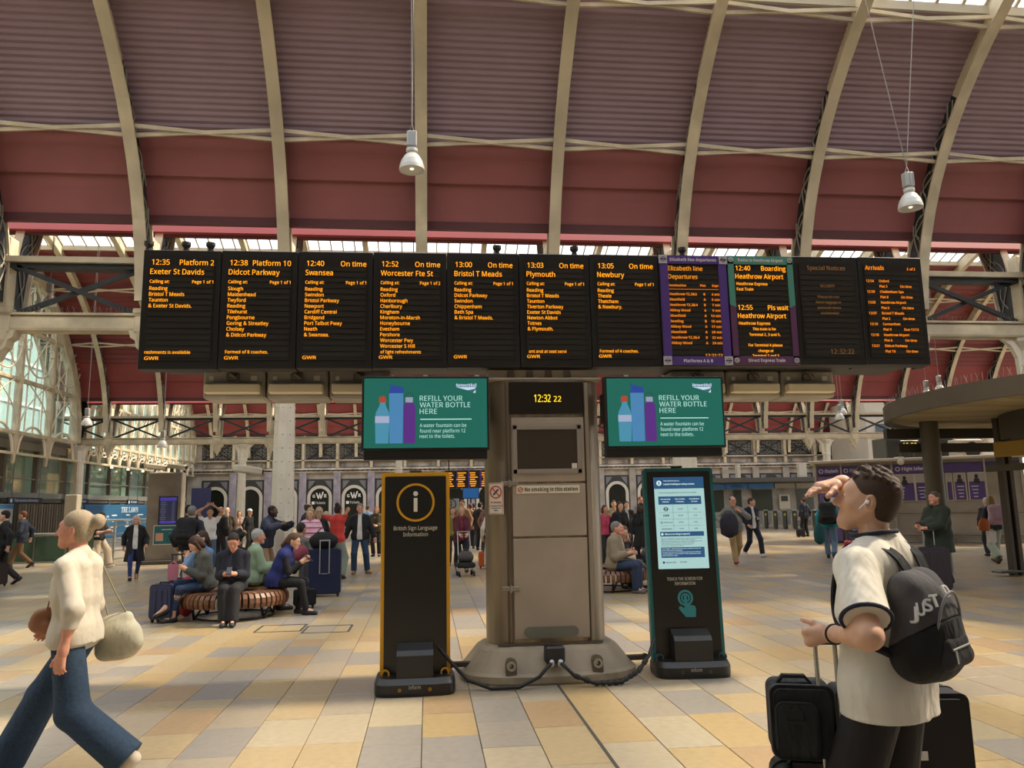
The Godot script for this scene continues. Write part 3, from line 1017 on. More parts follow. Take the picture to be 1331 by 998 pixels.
func lawn() -> void:
	var green := mat("#6f8a7b", 0.25)
	var frame := mat("#55504a", 0.5)
	var inside := mat("#3d413a", 0.8, 0.0, "grime", 0.3)
	var root := Node3D.new()
	root.name = "wall_left_cafes"
	add_child(root, true)
	meta(root, "", "", "", "structure")
	var b := MB.new()
	b.box(Vector3(-27.0, 2.6, -51), Vector3(0.4, 5.2, 120))
	part("back_wall", b, inside, root)
	var fl := MB.new()
	fl.box(Vector3(-23.8, 2.3, -51), Vector3(6.4, 0.3, 120))
	part("gallery_floor", fl, frame, root)
	var rf := MB.new()
	rf.box(Vector3(-24.2, 5.35, -51), Vector3(7.6, 0.2, 120))
	part("gallery_roof", rf, frame, root)
	var rows := MB.new()
	rows.box(Vector3(-20.6, 3.35, -31), Vector3(0.05, 0.06, 80))
	rows.box(Vector3(-20.6, 2.5, -31), Vector3(0.12, 0.3, 80))
	part("handrail", rows, mat("#8d938c", 0.4, 0.5), root)
	var z := -69.0
	var k := 0
	while z < 8.0:
		var p := MB.new()
		p.box(Vector3(-20.7, 2.6, z), Vector3(0.3, 5.2, 0.22))
		part("frame_post", p, frame, root)
		if k % 2 == 0:
			var q := MB.new()
			q.box(Vector3(-20.9, 2.6, z + 0.75), Vector3(0.5, 5.2, 0.75))
			part("green_glass_pier", q, green, root)
		for lv in [[0.05, 2.1], [2.65, 5.15]]:
			var g := MB.new()
			g.box(Vector3(-20.75, (lv[0] + lv[1]) * 0.5, z + 1.6), Vector3(0.02, lv[1] - lv[0], 3.0))
			part("pane", g, glass("#8fb3a4", 0.22), root)
		if k % 3 == 1:
			var c := MB.new()
			c.box(Vector3(-25.5, 1.2, z + 1.0), Vector3(1.6, 2.2, 2.2), Basis.IDENTITY, 0.05)
			c.box(Vector3(-25.6, 3.4, z + 1.4), Vector3(1.4, 1.6, 1.6), Basis.IDENTITY, 0.05)
			part("counter", c, mat(["#6b5a44", "#8a8f86", "#4f6153"][k % 3], 0.7), root)
		z += 3.2; k += 1
	# small warm pendant lamps in the cafes
	var g := glow("#ffc985", 6.0)
	var cl := 0
	for q in [[-23.0, 3.5, -42.4], [-23.0, 3.45, -43.6], [-23.0, 3.55, -53.2], [-23.0, 3.5, -55.0], [-22.6, 3.2, -39.4]]:
		cl += 1
		var o := thing("cafe_pendant_lamp", "small warm glowing cafe lamp behind the gallery glass, %s from the left" % ["second", "third", "fourth", "fifth", "first"][cl - 1], "lamp", Vector3(q[0], q[1], q[2]), 0.0, "warm cafe lamps behind the gallery glass")
		var mb := MB.new()
		mb.ell(Vector3.ZERO, Vector3(0.12, 0.16, 0.12))
		part("bulb", mb, g, o)
		var wire := MB.new()
		wire.tube([Vector3(0, 0.14, 0), Vector3(0, 5.25 - q[1], 0)], 0.012, 4)
		part("cord", wire, mat("#222222"), o)
		var l := OmniLight3D.new()
		l.name = "glow"
		l.light_color = Color(1.0, 0.75, 0.45)
		l.light_energy = 0.5
		l.omni_range = 60; l.omni_attenuation = 2.0; l.light_size = 0.1
		l.shadow_enabled = true
		o.add_child(l)
	# the office block outside the screen
	var ob := MB.new()
	ob.box(Vector3(-40, 10.0, -80), Vector3(2, 20, 190))
	var of := struct("wall_left_outer_building", ob, mat("#88a8a1", 0.5))
	for y in [4.0, 8.0, 12.0, 16.0]:
		var s := MB.new()
		s.box(Vector3(-38.95, y, -80), Vector3(0.2, 0.3, 190))
		part("floor_band", s, mat("#b9c4bf", 0.6), of)
	for i in 46:
		var s := MB.new()
		s.box(Vector3(-38.95, 10, -172 + i * 4.1), Vector3(0.16, 20, 0.14))
		part("facade_fin", s, mat("#b9c4bf", 0.6), of)

# ---------------------------------------------------------------- departure boards, pillar, screens, totems
func loft(b: MB, rings: Array, closed := true) -> void:
	var m: int = rings[0].size()
	for k in rings.size() - 1:
		for s in m:
			var s2 := (s + 1) % m
			b.quad(rings[k][s], rings[k][s2], rings[k + 1][s2], rings[k + 1][s])
	if closed:
		for s in range(1, m - 1):
			b.tri(rings[0][0], rings[0][s + 1], rings[0][s])
			b.tri(rings[-1][0], rings[-1][s], rings[-1][s + 1])
func oval(hx: float, hz: float, y: float, p := 2.6, segs := 40) -> Array:
	var r: Array[Vector3] = []
	for k in segs:
		var a := -TAU * k / segs
		r.append(Vector3(signf(cos(a)) * pow(absf(cos(a)), 2.0 / p) * hx, y, signf(sin(a)) * pow(absf(sin(a)), 2.0 / p) * hz))
	return r

const PW := 0.7264
const PH := 1.17
func led_board(i: int, label: String, head: Array, lines: Array, foot: Array, bright := 1.0, colour := "#ff9d12") -> Node3D:
	var x := -2.72 + PW * i
	var o := thing("departure_board", label, "sign", Vector3(x, 2.935 + (0.006 * i), -7.45), 0.0, "departure board panels hanging over the pillar")
	var b := MB.new()
	b.box(Vector3(PW * 0.5, PH * 0.5, -0.09), Vector3(PW - 0.006, PH, 0.18), Basis.IDENTITY, 0.006)
	part("housing", b, mat("#16140f", 0.45), o)
	var face := MB.new()
	face.box(Vector3(PW * 0.5, PH * 0.5, 0.002), Vector3(PW * 0.84, PH * 0.86, 0.01))
	part("display_window", face, mat("#1d1a15", 0.35), o)
	var rows := MB.new()
	for k in 16: rows.box(Vector3(PW * 0.5, PH * (0.115 + 0.0487 * k), 0.008), Vector3(PW * 0.80, PH * 0.034, 0.006))
	part("led_row", rows, mat("#26231d", 0.4), o).set_meta("kind", "stuff")
	var t := MB.new()
	var z := 0.014
	for h in head: write(t, h[0], at(PW * h[1], PH * (1.0 - h[2]), z), h[3] if h.size() > 3 else 0.046, h[4] if h.size() > 4 else 0.0, 0.0, false)
	var y := 0.345
	for l in lines:
		write(t, l, at(PW * 0.105, PH * (1.0 - y), z), 0.034, 0.0, 0.0, false)
		y += 0.0487
	for h in foot: write(t, h[0], at(PW * h[1], PH * (1.0 - h[2]), z), h[3], h[4] if h.size() > 4 else 0.0, h[5] if h.size() > 5 else 0.0, false)
	if t.v.size(): part("led_lettering", t, glow(colour, 0.5 * bright), o)
	return o

func build_boards() -> void:
	var hd := func(time: String, right: String, name: String, page: String) -> Array:
		return [[time, 0.12, 0.13, 0.05], [right, 0.91, 0.13, 0.05, 1.0], [name, 0.105, 0.21, 0.05], ["Calling at:", 0.105, 0.285, 0.03], [page, 0.91, 0.285, 0.03, 1.0]]
	var gwr := ["GWR", 0.09, 0.925, 0.03, 0.0, 0.13]
	led_board(0, "leftmost departure panel, 12:35 Platform 2 to Exeter St Davids", hd.call("12:35", "Platform 2", "Exeter St Davids", "Page 1 of 1"), ["Reading", "Bristol T Meads", "Taunton", "& Exeter St Davids."], [["reshments is available", 0.09, 0.875, 0.03], gwr])
	led_board(1, "departure panel listing the 12:38 Platform 10 train to Didcot Parkway", hd.call("12:38", "Platform 10", "Didcot Parkway", "Page 1 of 1"), ["Slough", "Maidenhead", "Twyford", "Reading", "Tilehurst", "Pangbourne", "Goring & Streatley", "Cholsey", "& Didcot Parkway"], [["Formed of 8 coaches.", 0.1, 0.875, 0.03], gwr])
	led_board(2, "departure panel listing the 12:40 On time train to Swansea", hd.call("12:40", "On time", "Swansea", "Page 1 of 1"), ["Reading", "Swindon", "Bristol Parkway", "Newport", "Cardiff Central", "Bridgend", "Port Talbot Pway", "Neath", "& Swansea."], [gwr])
	led_board(3, "departure panel listing the 12:52 train to Worcester Fte St", hd.call("12:52", "On time", "Worcester Fte St", "Page 1 of 2"), ["Reading", "Oxford", "Hanborough", "Charlbury", "Kingham", "Moreton-in-Marsh", "Honeybourne", "Evesham", "Pershore", "Worcester Pwy", "Worcester S Hill"], [["of light refreshments", 0.11, 0.88, 0.03], gwr])
	led_board(4, "departure panel listing the 13:00 train to Bristol T Meads", hd.call("13:00", "On time", "Bristol T Meads", "Page 1 of 1"), ["Reading", "Didcot Parkway", "Swindon", "Chippenham", "Bath Spa", "& Bristol T Meads."], [gwr])
	led_board(5, "departure panel listing the 13:03 On time train to Plymouth", hd.call("13:03", "On time", "Plymouth", "Page 1 of 1"), ["Reading", "Bristol T Meads", "Taunton", "Tiverton Parkway", "Exeter St Davids", "Newton Abbot", "Totnes", "& Plymouth."], [["ant and at seat servi", 0.115, 0.88, 0.03], gwr])
	led_board(6, "departure panel listing the 13:05 On time train to Newbury", hd.call("13:05", "On time", "Newbury", "Page 1 of 1"), ["Reading", "Theale", "Thatcham", "& Newbury."], [["Formed of 4 coaches.", 0.105, 0.88, 0.03], gwr])
	# purple framed panel
	var rows := []
	var dest := ["Heathrow T2,3&5 B  4 min", "Shenfield  A  5 min", "Heathrow T2,3&4 B  7 min", "Abbey Wood  A  9 min", "Shenfield  A 13 min", "Reading  B 15 min", "Abbey Wood  A 17 min", "Shenfield  A 20 min", "Heathrow T2,3&4 B 22 min", "Abbey Wood  A 24 min"]
	var o := led_board(7, "departure panel in a purple frame headed Elizabeth line departures", [["Elizabeth line", 0.13, 0.145, 0.045], ["Departures", 0.13, 0.22, 0.045]], [], [["12:32:22", 0.86, 0.925, 0.035, 1.0]], 0.62)
	var t := MB.new()
	write(t, "Destination", at(PW * 0.13, PH * 0.71, 0.014), 0.024, 0.0, 0.0, true)
	write(t, "Plat", at(PW * 0.63, PH * 0.71, 0.014), 0.024, 0.5, 0.0, true)
	write(t, "Expt", at(PW * 0.86, PH * 0.71, 0.014), 0.024, 1.0, 0.0, true)
	for k in 34: t.box(Vector3(PW * (0.14 + k * 0.0215), PH * 0.685, 0.014), Vector3(0.008, 0.006, 0.004))
	for k in dest.size():
		var w: PackedStringArray = dest[k].split(" ", false)
		var n := w.size()
		var y := PH * (0.63 - 0.0487 * k)
		write(t, " ".join(w.slice(0, n - 3)), at(PW * 0.13, y, 0.014), 0.026, 0.0, 0.0, true)
		write(t, w[n - 3], at(PW * 0.645, y, 0.014), 0.026, 0.5, 0.0, true)
		write(t, w[n - 2] + " min", at(PW * 0.88, y, 0.014), 0.026, 1.0, 0.0, true)
	part("led_lettering", t, glow("#ff8c12", 0.26), o)
	frame(o, mat("#4f3480", 0.5), mat("#4f3480", 0.5), "Elizabeth line departures", "Platforms A & B", true)
	# teal and maroon framed panel
	o = led_board(8, "departure panel in a teal and maroon frame headed Trains to Heathrow Airport", [["12:40", 0.13, 0.14, 0.048], ["Boarding", 0.88, 0.14, 0.048, 1.0], ["Heathrow Airport", 0.12, 0.215, 0.048, 0.0], ["Heathrow Express", 0.13, 0.275, 0.03], ["Fast Train", 0.13, 0.325, 0.03], ["12:55", 0.13, 0.5, 0.048], ["Pls wait", 0.88, 0.5, 0.048, 1.0], ["Heathrow Airport", 0.12, 0.575, 0.048], ["Heathrow Express", 0.13, 0.635, 0.03], ["This train is for", 0.5, 0.685, 0.027, 0.5], ["Terminal 2, 3 and 5.", 0.5, 0.735, 0.027, 0.5], ["For Terminal 4 please", 0.5, 0.83, 0.027, 0.5], ["change at", 0.5, 0.88, 0.027, 0.5], ["Terminal 2 and 3.", 0.5, 0.925, 0.027, 0.5]], [], [])
	frame(o, mat("#4d8c7d", 0.5), mat("#5a3458", 0.5), "Trains to Heathrow Airport", "Direct Express Train", false)
	led_board(9, "dim departure panel headed Special Notices with faint text and clock", [["Special Notices", 0.5, 0.13, 0.045, 0.5], ["SECURITY", 0.5, 0.29, 0.028, 0.5], ["Please do not", 0.5, 0.39, 0.028, 0.5], ["leave luggage or", 0.5, 0.44, 0.028, 0.5], ["personal items", 0.5, 0.49, 0.028, 0.5], ["unattended", 0.5, 0.54, 0.028, 0.5]], [], [["12:32:22", 0.82, 0.9, 0.05, 1.0]], 0.2, "#b58048")
	var arr := [["12:54", "Oxford", "Plat 3", "On time"], ["12:59", "Cheltenham Spa", "Plat 8", "On time"], ["13:02", "Heathrow Airport", "Plat 6", "On time"], ["13:07", "Bristol T Meads", "Plat 2", "On time"], ["13:10", "Carmarthen", "Plat 9", "Due 13:13"], ["13:18", "Heathrow Airport", "Plat 6", "On time"], ["13:21", "Didcot Parkway", "Plat 10", "On time"]]
	var hs := [["Arrivals", 0.1, 0.125, 0.045], ["2 of 2", 0.88, 0.125, 0.028, 1.0]]
	for k in arr.size():
		var y := 0.24 + 0.1 * k
		hs.append([arr[k][0], 0.1, y, 0.026]); hs.append([arr[k][1], 0.3, y, 0.026])
		hs.append([arr[k][2], 0.3, y + 0.05, 0.026]); hs.append([arr[k][3], 0.62, y + 0.05, 0.026])
	led_board(10, "rightmost departure panel headed Arrivals", hs, [], [], 0.75, "#ff8c12")
	# small fittings along the top edge
	for q in [[0.28, 0, "Exeter, right"], [3.1, 0, "Bristol"], [3.9, 0, "Plymouth"], [5.05, 0, "Elizabeth line"], [-0.3, 1, "Exeter, left"], [0.05, 1, "Didcot"]]:
		var s := thing("spotlight", "small dark fitting on the top edge of the boards above the %s panel" % q[2], "spotlight", Vector3(-2.4 + q[0], 4.106 + 0.006 * floorf((q[0] + 0.32) / PW), -7.52), 0.0, "small dark fittings on the top edge of the boards")
		var b := MB.new()
		b.lathe([Vector2(0, 0), Vector2(0.03, 0), Vector2(0.03, 0.03), Vector2(0.02, 0.035), Vector2(0.045, 0.07), Vector2(0.045, 0.1), Vector2(0, 0.1)], 10)
		part("body", b, mat("#2a2826", 0.5), s)
	# steel tubes the boards are slung from, and equipment trays behind
	var rail := MB.new()
	for y in [3.1, 3.8]: rail.box(Vector3(1.27, y, -7.78), Vector3(7.9, 0.1, 0.1))
	rail.box(Vector3(1.27, 3.065, -8.05), Vector3(7.9, 0.07, 0.5))
	for k in 12: rail.box(Vector3(-2.7 + k * PW, 3.5, -7.7), Vector3(0.06, 1.0, 0.14))
	solo("mounting_frame", rail, mat("#4a4844", 0.5, 0.4), "dark steel frame behind the row of departure boards", "frame")
	var tray0: Node3D = null
	var tx := [-2.27, -1.64, -1.01, 2.62, 3.24, 3.87]
	var tl := ["grey equipment tray under the boards, leftmost of the three left of the screen", "grey equipment tray under the boards, middle of the three on the left", "grey equipment tray under the boards, just left of the left hand screen", "grey equipment tray hidden behind the right hand screen", "grey equipment tray under the boards, just right of the right hand screen", "grey equipment tray under the boards at the far right of the row"]
	for k in 6:
		if tray0 == null:
			tray0 = thing("equipment_tray", tl[k], "tray", Vector3(tx[k], 2.74, -8.0), 0.0, "equipment trays under the boards")
			var b := MB.new()
			b.box(Vector3(0.305, 0.14, -0.2), Vector3(0.61, 0.3, 0.4), Basis.IDENTITY, 0.02)
			part("case", b, mat("#bab7b0", 0.5, 0.0, "grime", 0.6), tray0)
			var c := MB.new()
			c.box(Vector3(0.3, 0.085, 0.04), Vector3(0.54, 0.1, 0.1), Basis.IDENTITY, 0.012)
			part("cover", c, mat("#e0d4b4", 0.6), tray0)
			var d := MB.new()
			d.box(Vector3(0.3, 0.21, 0.02), Vector3(0.12, 0.07, 0.05), Basis.IDENTITY, 0.008)
			d.tube([Vector3(0.28, 0.27, 0.05), Vector3(0.29, 0.23, 0.08), Vector3(0.34, 0.195, 0.07)], 0.016, 6)
			part("cable_gland", d, mat("#6d675e", 0.5, 0.2), tray0)
			for q in [[0.5, 0.2, 0.003, 0.06, 0.05], [0.08, 0.2, 0.003, 0.04, 0.04], [0.06, 0.12, 0.092, 0.03, 0.014]]:
				var e := MB.new(); e.box(Vector3(q[0], q[1], q[2]), Vector3(q[3], q[4], 0.004))
				part("label_sticker", e, mat("#d8d4ca", 0.6), tray0)
		else: copy(tray0, tl[k], Vector3(tx[k], 2.74, -8.0))
	build_pillar()
	build_screens()
	build_totems()

func frame(o: Node3D, m_top: Material, m_bot: Material, head: String, foot: String, squares: bool) -> void:
	var white := mat("#d9d6dc", 0.6)
	var w0 := 0.055 if squares else 0.032
	var t := MB.new(); var b := MB.new(); var w := MB.new(); var k := MB.new(); var sq := MB.new()
	t.box(Vector3(PW * 0.5, PH * 0.955, 0.012), Vector3(PW * 0.985, PH * 0.075, 0.02))
	b.box(Vector3(PW * 0.5, PH * 0.045, 0.012), Vector3(PW * 0.985, PH * 0.075, 0.02))
	for s in [-1.0, 1.0]:
		t.prism(PackedVector2Array([Vector2(-w0, PH * 0.52), Vector2(0.03, PH * 0.545), Vector2(0.03, PH * 0.96), Vector2(-w0, PH * 0.96)]) if s > 0 else PackedVector2Array([Vector2(-0.03, PH * 0.545), Vector2(w0, PH * 0.52), Vector2(w0, PH * 0.96), Vector2(-0.03, PH * 0.96)]), 0.02, at(PW * (0.5 + 0.445 * s), 0, 0.022))
		b.prism(PackedVector2Array([Vector2(-w0, PH * 0.04), Vector2(0.03, PH * 0.04), Vector2(0.03, PH * 0.545), Vector2(-w0, PH * 0.52)]) if s > 0 else PackedVector2Array([Vector2(-0.03, PH * 0.04), Vector2(w0, PH * 0.04), Vector2(w0, PH * 0.52), Vector2(-0.03, PH * 0.545)]), 0.02, at(PW * (0.5 + 0.445 * s), 0, 0.022))
	part("surround", t, m_top, o); part("surround", b, m_bot, o)
	write(w, head, at(PW * 0.5, PH * 0.94, 0.023), 0.032, 0.5, PW * 0.68, true)
	write(w, foot, at(PW * 0.5, PH * 0.03, 0.023), 0.032, 0.5, PW * (0.42 if squares else 0.54), true)
	for c in [[0.06, 0.955], [0.94, 0.955], [0.06, 0.045], [0.94, 0.045]]:
		var xf := at(PW * c[0], PH * c[1], 0.028)
		if squares:
			sq = MB.new(); sq.box(Vector3(PW * c[0], PH * c[1], 0.02), Vector3(0.085, 0.088, 0.016)); part("corner_plate", sq, mat("#b8b3bd", 0.6), o)
			annulus(k, 0.018, 0.026, 0.003, xf, 18)
			k.box(Vector3(PW * c[0], PH * c[1], 0.029), Vector3(0.066, 0.01, 0.004))
		else:
			annulus(w, 0.02, 0.026, 0.003, xf, 18)
			w.bar(Vector3(PW * c[0] - 0.012, PH * c[1] - 0.012, 0.028), Vector3(PW * c[0] + 0.012, PH * c[1] + 0.012, 0.028), 0.006, 0.004)
			w.bar(Vector3(PW * c[0] - 0.012, PH * c[1] + 0.012, 0.028), Vector3(PW * c[0] + 0.012, PH * c[1] - 0.012, 0.028), 0.006, 0.004)
	part("lettering", w, white, o)
	if squares:
		part("roundel", k, mat("#34264f", 0.6), o)

func build_pillar() -> void:
	var o := thing("information_pillar", "brown steel pillar with clock, dark screen and heavy base under the departure boards", "pillar", Vector3(1.15, 0, -7.78))
	var steel := mat("#a8977f", 0.34, 0.3, "steel", 0.55)
	var panel := mat("#a99b8b", 0.5, 0.05, "paint", 0.8)
	var edge := mat("#5d5346", 0.5, 0.3)
	var b := MB.new()
	b.lathe([Vector2(0.3, 0.28), Vector2(0.3, 2.84)], 40)
	# stretch the round tube into an oval with a flat middle
	for k in b.v.size(): b.v[k].x += signf(b.v[k].x) * 0.285
	b.quad(Vector3(-0.285, 0.28, 0.3), Vector3(0.285, 0.28, 0.3), Vector3(0.285, 2.84, 0.3), Vector3(-0.285, 2.84, 0.3))
	b.quad(Vector3(0.285, 0.28, -0.3), Vector3(-0.285, 0.28, -0.3), Vector3(-0.285, 2.84, -0.3), Vector3(0.285, 2.84, -0.3))
	part("shaft", b, steel, o)
	var cap := MB.new()
	cap.box(Vector3(0, 2.85, 0), Vector3(1.16, 0.03, 0.6), Basis.IDENTITY, 0.01)
	cap.box(Vector3(0, 2.9, -0.02), Vector3(1.1, 0.1, 0.5))
	part("top_plate", cap, mat("#a89c88", 0.5, 0.2), o)
	var fins := MB.new()
	for k in 4: fins.prism(PackedVector2Array([Vector2(-0.04, 2.86), Vector2(0.04, 2.86), Vector2(0.03, 2.945), Vector2(-0.03, 2.945)]), 0.03, at(-0.33 + k * 0.19, 0, 0.26))
	part("top_bracket", fins, edge, o)
	var seam := MB.new()
	for x in [-0.395, -0.355, 0.395, 0.43]: seam.box(Vector3(x, 1.56, 0.298), Vector3(0.012, 2.5, 0.02))
	for y in [0.32]: seam.box(Vector3(0, y, 0.3), Vector3(1.0, 0.02, 0.03))
	part("door_seam", seam, edge, o)
	# front panels
	for q in [[0.36, 1.3], [1.31, 1.82], [1.83, 2.47]]:
		var d := MB.new()
		d.box(Vector3(0.02, (q[0] + q[1]) * 0.5, 0.303), Vector3(0.72, q[1] - q[0] - 0.012, 0.02), Basis.IDENTITY, 0.004)
		part("door_panel", d, panel, o)
	var strip := MB.new()
	strip.box(Vector3(0.415, 1.57, 0.304), Vector3(0.035, 2.48, 0.016), Basis.IDENTITY, 0.004)
	part("edge_strip", strip, mat("#8f8474", 0.5, 0.1), o)
	# clock
	var cb := MB.new()
	cb.box(Vector3(0.01, 2.655, 0.31), Vector3(0.74, 0.32, 0.03), Basis.IDENTITY, 0.006)
	var clock := part("clock_panel", cb, mat("#26211d", 0.12), o)
	var ct := MB.new()
	write(ct, "12:32", at(-0.11, 2.615, 0.328), 0.07, 0.0, 0.165)
	write(ct, "22", at(0.085, 2.618, 0.328), 0.052, 0.0, 0.075)
	part("clock_display_digits", ct, glow("#ffd21a", 0.5), clock)
	# dark screen in a grey bezel
	var bz := MB.new()
	for q in [[0.01, 2.365, 0.68, 0.045], [0.01, 1.935, 0.68, 0.045], [-0.31, 2.15, 0.045, 0.475], [0.33, 2.15, 0.045, 0.475]]: bz.box(Vector3(q[0], q[1], 0.318), Vector3(q[2], q[3], 0.02), Basis.IDENTITY, 0.004)
	part("screen_bezel", bz, mat("#8e857a", 0.5, 0.1), o)
	var sc := MB.new()
	sc.box(Vector3(0.01, 2.15, 0.312), Vector3(0.6, 0.4, 0.012))
	part("dark_screen", sc, mat("#40382f", 0.1), o)
	var st := MB.new()
	st.box(Vector3(0.275, 1.985, 0.32), Vector3(0.05, 0.05, 0.006))
	part("sticker", st, mat("#cfc8bb", 0.6), o)
	# rounded louvre low down
	var lv := MB.new()
	lv.prism(rect2(-0.25, 0.375, 0.27, 0.475, 0.05), 0.02, at(0, 0, 0.322))
	part("vent", lv, mat("#67695f", 0.4), o)
	# hinges
	for y in [1.82, 0.83]:
		var h := MB.new()
		h.box(Vector3(-0.37, y, 0.316), Vector3(0.17, 0.045, 0.02), Basis.IDENTITY, 0.005)
		h.tube([Vector3(-0.37, y - 0.035, 0.326), Vector3(-0.37, y + 0.035, 0.326)], 0.012, 8)
		part("hinge", h, mat("#93897b", 0.4, 0.4), o)
	# no smoking strip and the red ringed sign
	var ns := MB.new()
	ns.box(Vector3(0.01, 1.76, 0.316), Vector3(0.62, 0.075, 0.006))
	var strip2 := part("no_smoking_strip", ns, mat("#d8cfba", 0.6), o)
	strip2.set_meta("label", "cream strip reading No smoking in this station")
	var nt := MB.new()
	write(nt, "No smoking in this station", at(-0.22, 1.742, 0.3195), 0.038, 0.0, 0.52, true)
	part("lettering", nt, mat("#1d1a17", 0.7), strip2)
	var nr := MB.new()
	annulus(nr, 0.018, 0.026, 0.002, at(-0.262, 1.76, 0.321), 18)
	nr.box(Vector3(-0.262, 1.76, 0.321), Vector3(0.04, 0.007, 0.002), Basis(Vector3.BACK, 0.7))
	part("red_ring", nr, mat("#b03428", 0.6), strip2)
	var sg := MB.new()
	sg.box(Vector3(-0.5, 1.68, 0.32), Vector3(0.155, 0.3, 0.006), Basis(Vector3.UP, -0.5))
	var sign := part("no_smoking_sign", sg, mat("#d9d2c3", 0.5), o)
	sign.set_meta("label", "cream sign with red ringed cigarette")
	var sb := Basis(Vector3.UP, -0.5)
	var so := Vector3(-0.5, 1.68, 0.32)
	var red := MB.new(); var blk := MB.new()
	annulus(red, 0.05, 0.062, 0.002, Transform3D(sb, so + sb * Vector3(0, 0.06, 0.006)), 24)
	red.box(so + sb * Vector3(0, 0.06, 0.0055), Vector3(0.1, 0.011, 0.002), sb * Basis(Vector3.BACK, -0.78))
	write(red, "NO SMOKING", Transform3D(sb, so + sb * Vector3(0, -0.045, 0.004)), 0.016, 0.5, 0.11, true)
	for e in [[0, 0.142, 0.146, 0.004], [0, -0.142, 0.146, 0.004], [-0.071, 0, 0.004, 0.286], [0.071, 0, 0.004, 0.286]]: red.box(so + sb * Vector3(e[0], e[1], 0.004), Vector3(e[2], e[3], 0.002), sb)
	blk.box(so + sb * Vector3(0, 0.06, 0.0045), Vector3(0.075, 0.016, 0.002), sb * Basis(Vector3.BACK, 0.78))
	var sm := ["It is against the law", "to smoke in this", "station"]
	for k in 3: write(blk, sm[k], Transform3D(sb, so + sb * Vector3(0, -0.075 - 0.022 * k, 0.004)), 0.011, 0.5)
	part("red_print", red, mat("#b23a30", 0.6), sign); part("black_print", blk, mat("#24211e", 0.7), sign)
	# flared base
	var fb := MB.new()
	loft(fb, [oval(0.83, 0.56, 0.0, 3.0), oval(0.85, 0.57, 0.02, 3.0), oval(0.85, 0.57, 0.075, 3.0), oval(0.82, 0.54, 0.1, 3.0), oval(0.68, 0.41, 0.27, 3.2), oval(0.63, 0.36, 0.3, 3.4), oval(0.56, 0.3, 0.305, 3.4)])
	part("base", fb, mat("#b3a690", 0.6, 0.05, "grime", 1.2), o)
	for x in [-0.4, 0.4]:
		var r := MB.new()
		r.prism(PackedVector2Array([Vector2(-0.05, 0.09), Vector2(0.05, 0.09), Vector2(0.05, 0.2), Vector2(0.035, 0.232), Vector2(0, 0.245), Vector2(-0.035, 0.232), Vector2(-0.05, 0.2)]), 0.1, Transform3D(Basis(Vector3.RIGHT, -0.12), Vector3(x, 0.0, 0.545)))
		part("jacking_recess", r, mat("#6a5f50", 0.6, 0.1), o)
		var r2 := MB.new()
		annulus(r2, 0.022, 0.042, 0.03, Transform3D(Basis(Vector3.RIGHT, -0.12), Vector3(x, 0.17, 0.545)), 18)
		disc(r2, 0.012, 0.02, Transform3D(Basis(Vector3.RIGHT, -0.12), Vector3(x - 0.01, 0.175, 0.535)), 10)
		part("jacking_point", r2, mat("#a09583", 0.5, 0.2), o)
	for s in [-1.0, 1.0]:
		var a := MB.new()
		a.box(Vector3(s * 0.8, 0.14, 0.18), Vector3(0.3, 0.055, 0.03), Basis.IDENTITY, 0.012)
		a.lathe([Vector2(0, -0.02), Vector2(0.035, -0.02), Vector2(0.035, 0.02), Vector2(0, 0.02)], 12, Transform3D(Basis(Vector3.RIGHT, PI / 2), Vector3(s * 0.94, 0.14, 0.18)), false)
		part("foot_bar", a, mat("#4d463d", 0.5, 0.4), o)
	# socket box and the two supply leads, which hang from it
	var so2 := thing("socket_box", "black socket box with two pale plugs on the pillar's base", "socket", Vector3(1.15, 0.25, -7.24))
	var sbm := MB.new()
	sbm.box(Vector3(0, 0.01, -0.03), Vector3(0.18, 0.15, 0.14), Basis.IDENTITY, 0.015)
	sbm.box(Vector3(-0.02, 0.086, -0.03), Vector3(0.06, 0.01, 0.05))
	part("box", sbm, mat("#1f2023", 0.45), so2)
	for x in [-0.04, 0.04]:
		var pl := MB.new()
		pl.lathe([Vector2(0, 0), Vector2(0.022, 0), Vector2(0.026, 0.02), Vector2(0.02, 0.05), Vector2(0, 0.055)], 12, Transform3D(Basis(Vector3.RIGHT, 0.5), Vector3(x, -0.075, 0.05)))
		part("plug", pl, mat("#b9c0c4", 0.35), so2)
	var rub := mat("#1a1a1a", 0.5)
	var c1 := Curve3D.new()
	for q in [[1.1, 0.2, -7.16], [0.98, 0.1, -7.1], [0.8, 0.025, -7.08], [0.55, 0.02, -7.1], [0.35, 0.09, -7.14], [0.2, 0.24, -7.2], [0.06, 0.4, -7.24]]: c1.add_point(Vector3(q[0], q[1], q[2]), Vector3(0.06, 0.02, 0), Vector3(-0.06, -0.02, 0))
	var lead := MB.new(); lead.tube(Array(c1.get_baked_points()), 0.017, 8)
	solo("supply_lead", lead, rub, "thick black lead looping from the socket box to the yellow framed totem", "cable")
	var c2 := Curve3D.new()
	for q in [[1.19, 0.2, -7.16], [1.3, 0.1, -7.1], [1.48, 0.03, -7.08], [1.72, 0.025, -7.1], [1.9, 0.1, -7.16], [2.03, 0.22, -7.24], [2.12, 0.34, -7.36]]: c2.add_point(Vector3(q[0], q[1], q[2]), Vector3(-0.06, 0.02, 0), Vector3(0.06, -0.02, 0))
	var l2 := MB.new(); l2.tube(Array(c2.get_baked_points()), 0.017, 8)
	var lo2 := thing("supply_lead", "thick black lead looping from the socket box to the teal framed totem", "cable")
	part("lead", l2, rub, lo2)
	var sp := MB.new()
	var bp := c2.get_baked_points()
